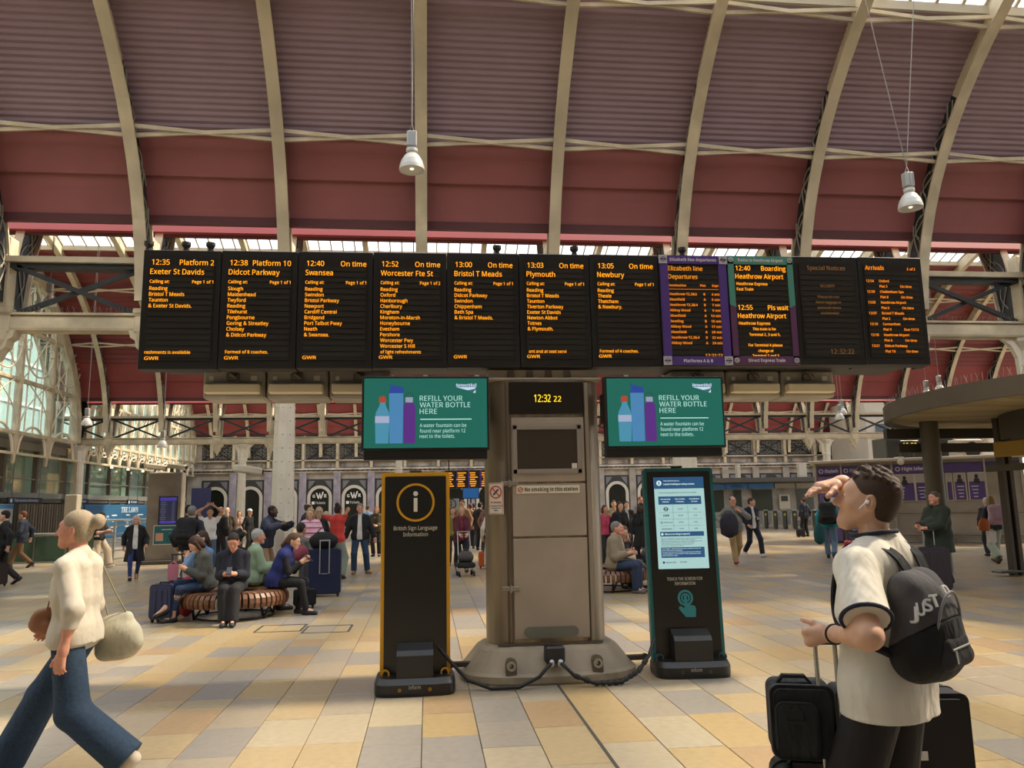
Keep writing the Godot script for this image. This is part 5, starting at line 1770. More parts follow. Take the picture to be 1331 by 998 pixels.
	_head(body, hc, Hb, hs, minf(cell * 0.55, 0.012), neck, s, fem)
	var bn := part("body", body, skin, root)
	# ---- clothes
	var tk: String = o.get("tkind", "long")
	var th: float = o.get("thick", 0.012)
	var hem: float = o.get("hem", 0.06)
	var top: Array = []
	_torso(top, pel, chest, neck, hip, sh, T, s, bw, fem, th, o.get("belly", 0.0))
	for k in 2:
		var lo := pel + Vector3(0.06 if k == 0 else -0.06, -hem, 0) * s
		if hem > 0.2 and not sit: lo = pel + Vector3(0.08 if k == 0 else -0.08, -hem, 0) * s + (knee[k] - hip[k]) * Vector3(0.25, 0, 0.35)
		top.append(cone(pel + T * Vector3(0.055 if k == 0 else -0.055, 0.04, 0) * s, lo, (0.1 * bw + th) * s, ((0.112 if hem < 0.2 else 0.135) * bw + th) * s, 0, [[lo, Vector3.DOWN]]))
		if tk == "none": continue
		var r0 := (0.05 * sqrt(bw) + th * 0.7) * s
		if tk == "short":
			var e: Vector3 = sh[k].lerp(elbow[k], 0.78)
			top.append(cone(sh[k], e, r0, (0.05 + th) * s, 0, [[e, (elbow[k] - sh[k]).normalized()]]))
		else:
			var cf: float = 0.93 if tk == "long" else 0.45
			var e: Vector3 = elbow[k].lerp(wrist[k], cf)
			top.append(cone(sh[k], elbow[k], r0, (0.043 + th) * s))
			top.append(cone(elbow[k], e, (0.043 + th) * s, (0.03 + th) * s, 0, [[e, (wrist[k] - elbow[k]).normalized()]]))
	if o.has("collar"):
		top.append(cone(neck + T * Vector3(0, -0.06, -0.005) * s, neck + T * Vector3(0, 0.03 + o.collar, 0.0) * s, 0.075 * s, 0.066 * s))
	var up := [[neck + T * Vector3(0, (0.035 if not o.has("collar") else 0.05 + o.collar), 0.0) * s, T * Vector3(0, 1, 0.12).normalized()]]
	if o.has("inner"):
		# open front over an inner shirt
		var fw: float = o.get("open", 0.05)
		for dz in [0.09, 0.14, 0.2]: top.append([0, chest + T * Vector3(0, 0.25, dz - 0.02) * s, pel + T * Vector3(0, -hem - 0.1, dz + 0.03) * s, fw * 0.75 * s, fw * 1.3 * s, 1, [], 0.012])
		var inn: Array = []
		_torso(inn, pel, chest, neck, hip, sh, T, s, bw, fem, th - 0.014, o.get("belly", 0.0))
		inn.append(cone(pel, pel + Vector3(0, -minf(hem, 0.1), 0) * s, 0.13 * s * bw, 0.125 * s * bw, 0, [[pel + Vector3(0, -minf(hem, 0.1), 0) * s, Vector3.DOWN]]))
		inn.append(cone(neck - T * Vector3(0, 0.04, 0) * s, neck + T * Vector3(0, 0.03, 0.0) * s, 0.062 * s, 0.06 * s))
		var ib := MB.new()
		snet(ib, inn, cell, 0.035 * s, [[neck + T * Vector3(0, 0.03, 0) * s, T * Vector3(0, 1, 0.25).normalized()]])
		part("shirt", ib, cloth(o.inner), root)
	for e in o.get("extra_top", []): top.append(e)
	var tb := MB.new()
	snet(tb, top, cell, 0.03 * s, up)
	part(o.get("tname", "jacket" if o.has("inner") else "top"), tb, cloth(o.top), root)
	if o.has("sleeves"):
		var sl: Array = []
		for k in 2:
			var e: Vector3 = elbow[k].lerp(wrist[k], 0.93)
			sl.append(cone(sh[k], elbow[k], 0.06 * s, 0.05 * s)); sl.append(cone(elbow[k], e, 0.05 * s, 0.04 * s, 0, [[e, (wrist[k] - elbow[k]).normalized()]]))
		var slb := MB.new()
		snet(slb, sl, cell, 0.02)
		part("sleeves", slb, cloth(o.sleeves), root)
	var lg: Array = []
	var flare: float = o.get("flare", 0.018)
	lg.append(cone(hip[0] + Vector3(0, 0.06, 0) * s, hip[1] + Vector3(0, 0.06, 0) * s, 0.105 * s * bw, 0.105 * s * bw))
	for k in 2:
		var ank: Vector3 = ankle[k] + (knee[k] - ankle[k]).normalized() * o.get("cuff", -0.02 if sit else 0.005) * s
		lg.append(cone(hip[k], knee[k], 0.094 * s * bw, (0.062 + flare * 0.8) * s))
		lg.append(cone(knee[k], ank, (0.062 + flare * 0.8) * s, (0.047 + flare * 1.3) * s, 0, [[ank, (ankle[k] - knee[k]).normalized()]]))
	if o.has("skirt"):
		lg.append(cone(pel, (knee[0] + knee[1]) * 0.5, 0.14 * s, 0.2 * s, 0, [[(knee[0] + knee[1]) * 0.5, Vector3.DOWN]]))
	var lb := MB.new()
	snet(lb, lg, cell, 0.025 * s, [[pel + (Vector3(0, 0.14, 0) if sit else T * Vector3(0, 0.1, 0)) * s, Vector3.UP if sit else T * Vector3.UP]])
	part("trousers", lb, cloth(o.get("legs", "#26262a"), o.get("lkind", "folds")), root)
	for k in 2:
		var bb: Vector3 = fdir[k]
		var side_ := Vector3.UP.cross(bb).normalized()
		var upn: Vector3 = bb.cross(side_).normalized()
		var a: Vector3 = ankle[k] - upn * 0.045 * s - bb * 0.035 * s
		var b: Vector3 = ankle[k] - upn * 0.055 * s + bb * 0.155 * s
		var sole: Vector3 = ankle[k] - upn * 0.083 * s
		var shoe: Array = [cone(a, b, 0.047 * s, 0.04 * s, 0, [[sole, -upn]]), cone(ankle[k] - upn * 0.05 * s, ankle[k] + upn * (0.0 if o.get("flat", false) else 0.03) * s, 0.046 * s, 0.043 * s)]
		if o.get("flat", false): shoe.append([0, ankle[k] + upn * 0.02 * s, ankle[k] + bb * 0.06 * s + upn * 0.0, 0.045 * s, 0.04 * s, 1, [], 0.01])
		var sb := MB.new()
		snet(sb, shoe, minf(cell, 0.016), 0.02)
		part("shoe", sb, mat(o.get("shoe", "#1d1b1a"), 0.6), root)
	_hair(root, o, hc, Hb, hs, minf(cell * 0.6, 0.013), neck, T, s)
	_face(root, hc, Hb, hs, o)
	return root

func _torso(pr: Array, pel: Vector3, chest: Vector3, neck: Vector3, hip: Array, sh: Array, T: Basis, s: float, bw: float, fem: bool, off: float, belly: float) -> void:
	pr.append(cone(hip[0] + Vector3(0, 0.03, 0) * s, hip[1] + Vector3(0, 0.03, 0) * s, (0.098 * bw + off) * s, (0.098 * bw + off) * s))
	var waist := 0.088 if fem else 0.096
	for k in [1.0, -1.0]:
		pr.append(cone(pel + T * Vector3(0.05 * k, 0.06, 0) * s, chest + T * Vector3(0.06 * k * bw, -0.07, 0) * s, (waist * bw + off) * s, (waist * bw + off) * s))
		pr.append(cone(chest + T * Vector3(0.065 * k * bw, -0.03, 0.0) * s, neck + T * Vector3(0.075 * k * bw, -0.1, -0.01) * s, ((0.1 if not fem else 0.094) * bw + off) * s, (0.078 * bw + off) * s))
		if fem: pr.append(cone(chest + T * Vector3(0.06 * k, -0.01, 0.055) * s, chest + T * Vector3(0.06 * k, 0.05, 0.05) * s, (0.058 + off * 0.7) * s, (0.058 + off * 0.7) * s))
	pr.append(cone(sh[0], sh[1], (0.046 + off * 0.6) * s, (0.046 + off * 0.6) * s))
	for k in 2: pr.append(cone(sh[k], neck + T * Vector3(0, -0.005, -0.015) * s, (0.044 + off * 0.6) * s, (0.044 + off * 0.4) * s))
	if belly > 0.0: pr.append(egg(pel + T * Vector3(0, 0.13, 0.05 + belly * 0.5) * s, Vector3(0.15 * bw + off, 0.17 + off, 0.1 + belly + off) * s, T))

func _hand(pr: Array, mb: MB, w: Vector3, d: Vector3, hint: Vector3, sgn: float, s: float, curl: float, fine: bool) -> void:
	# t points to the thumb's side, n out of the palm
	var t := (hint - d * hint.dot(d)).normalized()
	var n := d.cross(t) * sgn
	var pe := w + d * 0.085 * s
	var sh: Array = []
	sh.append(cone(w, pe + t * 0.016 * s, 0.024 * s, 0.02 * s)); sh.append(cone(w, pe - t * 0.016 * s, 0.024 * s, 0.019 * s))
	if not fine:
		for e in sh: pr.append(e)
	var lens := [0.068, 0.077, 0.071, 0.055]
	var fingers: Array = []
	for k in 4:
		var a := pe + t * (0.027 - 0.018 * k) * s - d * 0.008 * s
		var c := curl * (0.85 + 0.12 * k)
		var d1 := (d * cos(c) + n * sin(c)).normalized(); var d2 := (d * cos(c * 2.1) + n * sin(c * 2.1)).normalized()
		var d3 := (d * cos(c * 2.9) + n * sin(c * 2.9)).normalized()
		var p1: Vector3 = a + d1 * lens[k] * 0.46 * s; var p2: Vector3 = p1 + d2 * lens[k] * 0.32 * s; var p3: Vector3 = p2 + d3 * lens[k] * 0.26 * s
		fingers.append([a, p1, p2, p3, 0.0098 - 0.0006 * k])
	var ta := w + d * 0.028 * s + t * 0.02 * s
	var td := (d * 0.72 + t * 0.62 + n * 0.25).normalized()
	var tp := ta + td * 0.042 * s
	var tq := tp + (td * 0.75 + d * 0.4 + n * 0.25 * (0.5 + curl)).normalized() * 0.034 * s
	fingers.append([ta, tp, tq, tq + (tq - tp) * 0.35, 0.0115])
	if fine:
		for f in fingers:
			for j in 3: sh.append(cone(f[j], f[j + 1], f[4] * s * (1.0 - 0.07 * j), f[4] * s * (0.95 - 0.09 * j), 0, [], 0.006))
		sh.append(cone(w + d * 0.03 * s + t * 0.02 * s, pe + t * 0.01 * s + n * 0.008 * s, 0.017 * s, 0.012 * s))
		snet(mb, sh, 0.0036, 0.014)
		for e in [cone(w - d * 0.01 * s, w + d * 0.03 * s, 0.0245 * s, 0.02 * s)]: pr.append(e)
	else:
		for f in fingers: mb.tube([f[0], f[1], f[2], f[3]], [f[4] * s, f[4] * s, f[4] * s * 0.9, f[4] * s * 0.6], 5)

func _head(mb: MB, c: Vector3, B: Basis, h: float, cell: float, neck: Vector3, s: float, fem: bool) -> void:
	var p := func(x: float, y: float, z: float) -> Vector3: return c + B * Vector3(x, y, z) * h
	var jw := 0.9 if fem else 1.0
	var a: Array = [
		egg(p.call(0, 0.03, -0.014), Vector3(0.074, 0.09, 0.094) * h, B),
		cone(p.call(0, 0.0, 0.03), p.call(0, -0.085, 0.055), 0.06 * h, 0.027 * h * jw),
		cone(p.call(0.045 * jw, -0.04, 0.0), p.call(0.016, -0.092, 0.06), 0.029 * h, 0.022 * h), cone(p.call(-0.045 * jw, -0.04, 0.0), p.call(-0.016, -0.092, 0.06), 0.029 * h, 0.022 * h),
		cone(p.call(0.036, -0.022, 0.05), p.call(0.03, -0.03, 0.055), 0.03 * h, 0.028 * h), cone(p.call(-0.036, -0.022, 0.05), p.call(-0.03, -0.03, 0.055), 0.03 * h, 0.028 * h),
		cone(p.call(-0.03, 0.028, 0.068), p.call(0.03, 0.028, 0.068), 0.018 * h, 0.018 * h),
		cone(p.call(0, -0.088, 0.068), p.call(0, -0.092, 0.07), 0.02 * h, 0.019 * h),
		cone(p.call(0, -0.06, -0.03), neck, 0.05 * h, 0.05 * s),
		[0, p.call(0.032, 0.004, 0.1), p.call(0.034, 0.004, 0.1), 0.016 * h, 0.016 * h, 1, [], 0.02 * h],
		[0, p.call(-0.032, 0.004, 0.1), p.call(-0.034, 0.004, 0.1), 0.016 * h, 0.016 * h, 1, [], 0.02 * h],
		cone(p.call(0, 0.02, 0.086), p.call(0, -0.03, 0.11), 0.0095 * h, 0.0125 * h, 0, [], 0.014 * h),
		cone(p.call(0.012, -0.034, 0.09), p.call(-0.012, -0.034, 0.09), 0.01 * h, 0.01 * h, 0, [], 0.01 * h),
		cone(p.call(0.018, -0.054, 0.086), p.call(-0.018, -0.054, 0.086), 0.007 * h, 0.007 * h, 0, [], 0.008 * h), cone(p.call(0.015, -0.067, 0.085), p.call(-0.015, -0.067, 0.085), 0.008 * h, 0.008 * h, 0, [], 0.008 * h),
		egg(p.call(0.078, -0.006, -0.012), Vector3(0.011, 0.032, 0.02) * h, B * Basis(Vector3.UP, 0.35), 0, [], 0.01 * h),
		egg(p.call(-0.078, -0.006, -0.012), Vector3(0.011, 0.032, 0.02) * h, B * Basis(Vector3.UP, -0.35), 0, [], 0.01 * h)]
	if cell < 0.006:
		for k in [1.0, -1.0]: a.append(egg(p.call(0.088 * k, -0.002, -0.006), Vector3(0.006, 0.02, 0.011) * h, B * Basis(Vector3.UP, 0.35 * k), 1, [], 0.004))
	snet(mb, a, cell * 1.0, 0.03 * h)

func _face(root: Node3D, c: Vector3, B: Basis, h: float, o: Dictionary) -> void:
	var hc: String = o.get("hair", "#3a2a20")
	for k in [1.0, -1.0]:
		var e := MB.new()
		e.ell(c + B * Vector3(0.031 * k, 0.004, 0.0795) * h, Vector3(0.0125, 0.0085, 0.008) * h, B, 8)
		var en := part("eye", e, mat("#d8d2c8", 0.3), root)
		var i := MB.new()
		i.ell(c + B * Vector3(0.031 * k, 0.004, 0.0852) * h, Vector3(0.006, 0.0065, 0.0035) * h, B, 6)
		part("iris", i, mat("#2c221c", 0.2), en)
		var b := MB.new()
		b.tube([c + B * Vector3(0.014 * k, 0.024, 0.087) * h, c + B * Vector3(0.032 * k, 0.03, 0.084) * h, c + B * Vector3(0.05 * k, 0.024, 0.07) * h], 0.0045 * h, 4)
		part("eyebrow", b, mat(hc, 0.9), root)
	var m := MB.new()
	m.tube([c + B * Vector3(0.022, -0.061, 0.084) * h, c + B * Vector3(0, -0.06, 0.0915) * h, c + B * Vector3(-0.022, -0.061, 0.084) * h], [0.003 * h, 0.006 * h, 0.003 * h], 5)
	part("mouth", m, mat(o.get("lip", "#a85f52" if o.get("skin", "fair") != "dark" else "#3a2220"), 0.5), root)
	if o.get("glasses", false):
		var g := MB.new()
		for k in [1.0, -1.0]:
			g.tube(arc3(c + B * Vector3(0.033 * k, 0.003, 0.098) * h, B.x, B.y, 0.023 * h, 0, TAU, 12), 0.0025, 4, false)
			g.tube([c + B * Vector3(0.056 * k, 0.006, 0.096) * h, c + B * Vector3(0.083 * k, 0.004, 0.0) * h], 0.0025, 4)
		g.tube([c + B * Vector3(0.01, 0.006, 0.1) * h, c + B * Vector3(-0.01, 0.006, 0.1) * h], 0.0025, 4)
		part("glasses", g, mat("#2a2522", 0.4), root)

func _hair(root: Node3D, o: Dictionary, c: Vector3, B: Basis, h: float, cell: float, neck: Vector3, T: Basis, s: float) -> void:
	var st: String = o.get("hstyle", "short")
	if st == "bald": return
	var p := func(x: float, y: float, z: float) -> Vector3: return c + B * Vector3(x, y, z) * h
	var a: Array = []
	var vol := 1.0
	if st == "curly": vol = 1.18
	if st in ["crop", "tuft"]: vol = 0.965
	a.append(egg(p.call(0, 0.038, -0.02), Vector3(0.083, 0.094, 0.1) * h * vol, B))
	a.append(egg(p.call(0, -0.012, -0.042), Vector3(0.077, 0.085, 0.068) * h, B, 0, [[p.call(0, -0.075, 0), B * Vector3(0, -1, 0)]]) if not st in ["crop", "tuft", "short", "balding"] else egg(p.call(0, -0.01, -0.04), Vector3(0.0745, 0.072, 0.067) * h, B))
	match st:
		"long", "bob":
			var l := -0.2 if st == "long" else -0.085
			for k in [1.0, -1.0]: a.append(cone(p.call(0.066 * k, 0.03, 0.0), p.call(0.075 * k, l, 0.005), 0.03 * h, 0.028 * h))
			a.append(cone(p.call(0.03, 0, -0.06), p.call(0.04, l, -0.07), 0.055 * h, 0.045 * h)); a.append(cone(p.call(-0.03, 0, -0.06), p.call(-0.04, l, -0.07), 0.055 * h, 0.045 * h))
		"bun":
			a.append(egg(p.call(0, 0.055, -0.135), Vector3(0.05, 0.05, 0.045) * h, B))
		"topbun":
			a.append(egg(p.call(0, 0.13, -0.06), Vector3(0.055, 0.05, 0.055) * h, B))
		"pony":
			a.append(cone(p.call(0, 0.0, -0.1), p.call(0, -0.1, -0.15), 0.04 * h, 0.03 * h)); a.append(cone(p.call(0, -0.1, -0.15), p.call(0, -0.21, -0.13), 0.032 * h, 0.012 * h))
		"curly":
			var rng := RandomNumberGenerator.new(); rng.seed = 3
			for k in 26:
				var v := Vector3(rng.randfn(), absf(rng.randfn()) * 0.8 - 0.2, rng.randfn() - 0.4).normalized()
				a.append(cone(p.call(v.x * 0.1, 0.03 + v.y * 0.11, -0.03 + v.z * 0.1), p.call(v.x * 0.102, 0.031 + v.y * 0.11, -0.03 + v.z * 0.1), 0.042 * h, 0.04 * h))
		"tuft":
			var rng := RandomNumberGenerator.new(); rng.seed = 8
			for k in 70:
				var t0 := rng.randf_range(-1.1, 1.1); var t1 := rng.randf_range(-1.0, 1.25)
				var q := Vector3(sin(t0) * 0.072, 0.04 + cos(t0) * cos(t1) * 0.088, -0.015 - sin(t1) * 0.085)
				a.append(cone(p.call(q.x, q.y, q.z), p.call(q.x + rng.randf_range(-0.008, 0.008), q.y + 0.012, q.z + 0.012), 0.013 * h, 0.005 * h, 0, [], 0.006))
		"hood":
			a.append(cone(p.call(0, -0.06, -0.07), p.call(0.06, -0.09, 0.0), 0.06 * h, 0.05 * h)); a.append(cone(p.call(0, -0.06, -0.07), p.call(-0.06, -0.09, 0.0), 0.06 * h, 0.05 * h))
	# the face stays free
	var k1 := 0.012 * h
	a.append([1, p.call(0, -0.055, 0.1), Vector3(0.078, 0.128, 0.09) * h * (1.1 if st == "bun" else 1.0), B, 0.0, 1, [], k1])
	if st in ["short", "balding", "crop", "bun", "pony", "topbun", "tuft"]:
		for k in [1.0, -1.0]: a.append([1, p.call(0.085 * k, -0.04, 0.015), Vector3(0.035, 0.06, 0.052) * h, B, 0.0, 1, [], k1])
	if st == "balding": a.append([1, p.call(0, 0.13, 0.03), Vector3(0.075, 0.09, 0.12) * h, B, 0.0, 1, [], k1])
	var mb := MB.new()
	snet(mb, a, cell, 0.02 * h)
	part("hair", mb, mat(o.get("hair", "#3a2a20"), 0.75, 0.0, "hair", 6.0), root)
	if o.has("hat"):
		var hb := MB.new()
		snet(hb, [egg(p.call(0, 0.06, -0.012), Vector3(0.088, 0.08, 0.104) * h, B, 0, [[p.call(0, 0.035, 0), B * Vector3(0, -1, 0)]]), cone(p.call(0, 0.04, 0.08), p.call(0, 0.03, 0.15), 0.05 * h, 0.045 * h, 0, [[p.call(0, 0.045, 0), B * Vector3(0, -1, 0.0)], [p.call(0, 0.056, 0), B * Vector3(0, 1, 0.0)]])], cell, 0.01)
		part("cap", hb, cloth(o.hat), root)
var folk := {}
var fg_woman: Node3D
var fg_man: Node3D

# ---------------------------------------------------------------- everyone in the hall
const WALK := {"pel": Vector3(0, 0.905, 0), "fl": Vector3(0.08, 0.09, 0.30), "fr": Vector3(-0.08, 0.15, -0.30), "fdl": Vector3(0, 0.15, 1), "fdr": Vector3(0, -0.6, 0.8), "hl": Vector3(0.27, 0.87, -0.14), "hr": Vector3(-0.27, 0.9, 0.18)}
const WALK2 := {"pel": Vector3(0, 0.905, 0), "fr": Vector3(-0.08, 0.09, 0.30), "fl": Vector3(0.08, 0.15, -0.30), "fdr": Vector3(0, 0.15, 1), "fdl": Vector3(0, -0.6, 0.8), "hr": Vector3(-0.27, 0.87, -0.14), "hl": Vector3(0.27, 0.9, 0.18)}
const SIT := {"sit": true, "hl": Vector3(0.1, 0.72, 0.32), "hr": Vector3(-0.1, 0.72, 0.32)}
func who(label: String, p: Vector3, turn: float, preset: Dictionary, o: Dictionary) -> Node3D:
	var d := preset.duplicate()
	d.merge(o, true)
	d["label"] = label; d["at"] = p; d["turn"] = turn
	return person(d)
func build_people() -> void:
	fg_woman = who("woman in cream knit top and wide blue jeans striding left in the foreground", Vector3(-2.22, 0.00, -5.33), -97, {}, {"H": 1.72, "fem": true, "cell": 0.009, "fine": true, "pel": Vector3(0, 0.875, 0), "lean": 3, "fl": Vector3(0.08, 0.15, -0.4), "fdl": Vector3(0, -0.6, 0.8), "fr": Vector3(-0.09, 0.09, 0.44), "fdr": Vector3(0, 0.25, 1), "hl": Vector3(0.235, 0.8, -0.06), "hr": Vector3(-0.2, 0.9, 0.24), "pr": Vector3(-0.3, -1, -0.1), "tl": Vector3(0, 0, 1), "skin": "pink", "top": "#c2b9a8", "tkind": "mid", "thick": 0.02, "hem": 0.05, "tname": "sweater", "legs": "#2f4761", "lkind": "denim", "flare": 0.05, "cuff": -0.03, "shoe": "#cfc3b0", "hair": "#c2ae90", "hstyle": "bun", "hy": 9, "hp": 2, "lip": "#b0453c", "curl": 0.35})
	fg_man = who("man in white T-shirt with backpack shading his eyes with his hand in the foreground", Vector3(1.69, 0.00, -2.82), -146, {}, {"H": 1.77, "cell": 0.0085, "fine": true, "lean": 1, "hy": 24, "hp": 13, "twist": 0, "hlw": Vector3(1.475, 1.13, -2.79), "cl": 1.15, "cr": 0.18, "hrw": Vector3(1.625, 1.68, -2.91), "pl": Vector3(0.7, -0.8, -0.5), "pr": Vector3(-1, -0.3, 0.35), "dlw": Vector3(-0.75, -0.15, -0.45), "drw": Vector3(-0.93, -0.14, -0.02), "tlw": Vector3(0.1, 0.9, -0.1), "trw": Vector3(0.3, -0.1, 0.95), "skin": "fair", "top": "#d6d0c2", "tkind": "short", "thick": 0.03, "hem": 0.1, "tname": "t_shirt", "legs": "#1b1818", "flare": 0.045, "shoe": "#222222", "hair": "#4f3726", "hstyle": "tuft", "curl": 0.25, "fl": Vector3(0.12, 0.085, 0.03), "fr": Vector3(-0.12, 0.085, -0.05)})
	who("man in black jacket at the left edge pulling a dark case", Vector3(-9.72, 0.00, -19.25), -75, WALK, {"H": 1.75, "top": "#1e1d1e", "legs": "#2a2724", "hair": "#2a211b", "thick": 0.03, "hem": 0.14, "cell": 0.018})
	who("red haired man in navy jacket and brown trousers walking left", Vector3(-12.13, 0.00, -25.02), -82, WALK2, {"H": 1.74, "top": "#252d3d", "thick": 0.03, "hem": 0.16, "legs": "#6b5138", "hair": "#7d4a2a", "shoe": "#1f1b19", "cell": 0.024})
	folk["hatgirl"] = who("young woman in black cap and headphones with wide beige trousers", Vector3(-9.61, 0.00, -24.23), 78, WALK, {"H": 1.66, "fem": true, "top": "#1d1b1c", "tkind": "short", "legs": "#cbb89c", "flare": 0.06, "shoe": "#d9d5cd", "hair": "#1d1817", "hstyle": "pony", "hat": "#1a191b", "hl": Vector3(0.1, 1.1, 0.3), "hr": Vector3(-0.1, 1.12, 0.28), "cell": 0.024})
	who("white haired woman in long black coat and blue trousers by the grey monolith", Vector3(-6.98, 0.00, -19.66), 20, WALK2, {"H": 1.58, "fem": true, "b": 1.08, "top": "#191819", "inner": "#dad6cf", "open": 0.06, "thick": 0.03, "hem": 0.42, "legs": "#26376b", "flare": 0, "shoe": "#1b1919", "hair": "#e3dccb", "hstyle": "bob", "skin": "pink", "cell": 0.018})
	who("dark haired man half hidden behind the grey haired man", Vector3(-5.66, 0.00, -19.21), 140, {}, {"H": 1.78, "top": "#23242a", "hair": "#181413", "skin": "tan", "cell": 0.018})
	folk["greyman"] = who("grey haired man in navy jacket and khaki trousers wearing a black rucksack", Vector3(-4.66, 0.00, -16.04), 172, {}, {"H": 1.74, "top": "#20222a", "thick": 0.035, "hem": 0.08, "legs": "#9a7846", "hair": "#8f8b86", "hl": Vector3(0.3, 0.92, 0.05), "hr": Vector3(-0.3, 0.92, 0.05), "cell": 0.018})
	who("man in white T-shirt holding both hands on top of his head", Vector3(-5.70, 0.00, -21.25), 15, {}, {"H": 1.72, "top": "#d9d5d0", "tkind": "short", "hl": Vector3(0.1, 1.74, -0.02), "hr": Vector3(-0.1, 1.74, -0.02), "pl": Vector3(1, 0.3, 0.3), "pr": Vector3(-1, 0.3, 0.3), "legs": "#4b5b73", "hair": "#241a15", "skin": "tan", "cell": 0.024})
	who("balding man in black jacket seen from behind near the arched doors", Vector3(-5.98, 0.00, -23.32), 160, {}, {"H": 1.74, "top": "#1c1b1e", "thick": 0.03, "legs": "#25252b", "hair": "#4b4038", "hstyle": "balding", "b": 1.08, "cell": 0.024})
	who("man in open brown jacket, pale shirt and blue jeans near the arches", Vector3(-7.07, 0.00, -28.53), 5, {}, {"H": 1.74, "top": "#4a3d33", "inner": "#b9a58c", "open": 0.09, "thick": 0.03, "legs": "#4a6288", "hair": "#b0a493", "hstyle": "balding", "cell": 0.032})
	who("person with reddish hair standing behind the seated green jacket", Vector3(-7.38, 0.00, -31.62), 20, {}, {"H": 1.6, "top": "#a88d7c", "hair": "#7a4a32", "hstyle": "bob", "fem": true, "cell": 0.032})
	who("person in dark coat and white cap beyond the seated man", Vector3(-6.76, 0.00, -30.53), 60, {}, {"H": 1.66, "top": "#1e1f24", "hair": "#222222", "hat": "#d9d9d9", "cell": 0.032})
	who("black man in navy hooded jacket leaning towards the riveted column", Vector3(-3.41, 0.00, -16.93), 75, {}, {"H": 1.74, "top": "#20283c", "thick": 0.045, "hem": 0.1, "lean": 14, "legs": "#8a6f55", "skin": "dark", "hair": "#14100e", "hstyle": "crop", "hl": Vector3(0.2, 1.3, 0.5), "hr": Vector3(-0.2, 1.3, 0.45), "collar": 0.03, "cell": 0.018})
	who("bald man in navy jacket behind the striped sweater", Vector3(-3.09, 0.00, -20.45), 120, {}, {"H": 1.78, "top": "#262c3a", "thick": 0.03, "hair": "#5a4a3e", "hstyle": "balding", "legs": "#2a2a30", "cell": 0.024})
	who("blonde woman in pink and cream striped sweater behind the blue suitcase", Vector3(-2.49, 0.00, -17.03), -4, {}, {"H": 1.66, "fem": true, "b": 1.15, "top": "stripes", "thick": 0.03, "hem": 0.14, "tname": "sweater", "legs": "#2b2b35", "hair": "#c8a878", "hstyle": "long", "hl": Vector3(0.2, 1.02, 0.24), "hr": Vector3(-0.2, 1, 0.24), "hp": -10, "cell": 0.018})
	who("woman with glasses and pale hair in a black top beside the striped sweater", Vector3(-2.60, 0.00, -19.08), 10, {}, {"H": 1.68, "fem": true, "top": "#222127", "hair": "#cfc0a6", "hstyle": "bob", "glasses": true, "cell": 0.018})
	who("white haired woman in cream cardigan behind the black bag", Vector3(-2.70, 0.00, -21.12), 150, {}, {"H": 1.56, "fem": true, "b": 1.12, "top": "#cfc4ad", "thick": 0.04, "hair": "#d8d0c4", "hstyle": "bob", "legs": "#7f7a70", "cell": 0.024})
	who("woman in bright red top with dark hair piled up", Vector3(-2.09, 0.00, -18.41), 150, {}, {"H": 1.72, "fem": true, "top": "#c23a34", "thick": 0.025, "hem": 0, "legs": "#7d8a80", "flare": 0.06, "hair": "#33201a", "hstyle": "topbun", "skin": "tan", "hl": Vector3(0.2, 1.45, 0.22), "hr": Vector3(-0.1, 1.48, 0.2), "cell": 0.018})
	who("grey haired man in black jacket, white shirt and jeans facing the camera", Vector3(-1.68, 0.00, -19.69), 2, {}, {"H": 1.75, "b": 1.08, "top": "#1c1b1d", "inner": "#d8d4cd", "open": 0.055, "thick": 0.03, "hem": 0.1, "legs": "#2f4a68", "lkind": "denim", "shoe": "#8a6a48", "hair": "#8f8a83", "skin": "pink", "fl": Vector3(0.19, 0.085, 0), "fr": Vector3(-0.13, 0.085, 0.08), "fdl": Vector3(0.6, 0, 1), "hl": Vector3(0.36, 0.85, 0.02), "hr": Vector3(-0.36, 0.85, 0.02), "cell": 0.018})
	who("man in pale blue shirt far off by the ticket windows", Vector3(-2.61, 0.00, -34.15), 170, {}, {"H": 1.72, "top": "#8fa8c9", "hair": "#4f443a", "cell": 0.032})
	who("woman in olive jacket and black trousers with bright hair near the yellow totem", Vector3(-1.71, 0.00, -26.41), -8, {}, {"H": 1.68, "fem": true, "top": "#4d4634", "thick": 0.04, "hem": 0.08, "legs": "#1c1b1e", "hair": "#b57a45", "hstyle": "bob", "hl": Vector3(0.06, 1.05, 0.24), "hr": Vector3(-0.06, 1.05, 0.24), "cell": 0.024})
	who("blonde woman in burgundy jacket pushing a black luggage trolley", Vector3(0.82, 0.00, -19.51), 6, WALK, {"H": 1.66, "fem": true, "b": 1.05, "top": "#561f2a", "inner": "#7a3038", "open": 0.03, "thick": 0.03, "hem": 0.16, "legs": "#1b191b", "hair": "#c7a674", "hstyle": "bob", "hl": Vector3(0.1, 0.97, 0.36), "hr": Vector3(-0.1, 0.97, 0.36), "pel": Vector3(0, 0.91, 0), "cell": 0.024})
	who("tall man in tan jacket behind the woman in burgundy", Vector3(1.15, 0.00, -26.10), -30, {}, {"H": 1.84, "top": "#8a6a4c", "thick": 0.03, "hair": "#5b4330", "skin": "tan", "cell": 0.024})
	who("person in olive green top half hidden by the yellow totem", Vector3(0.66, 0.00, -21.57), 10, {}, {"H": 1.62, "top": "#7d7a3a", "hair": "#7a5a40", "fem": true, "hstyle": "bob", "cell": 0.024})
	who("person in beige jacket in the queue left of the pillar", Vector3(1.60, 0.00, -29.61), 175, {}, {"H": 1.72, "top": "#8a6f5c", "thick": 0.035, "hem": 0.2, "legs": "#24242a", "hair": "#6b4f38", "cell": 0.032})
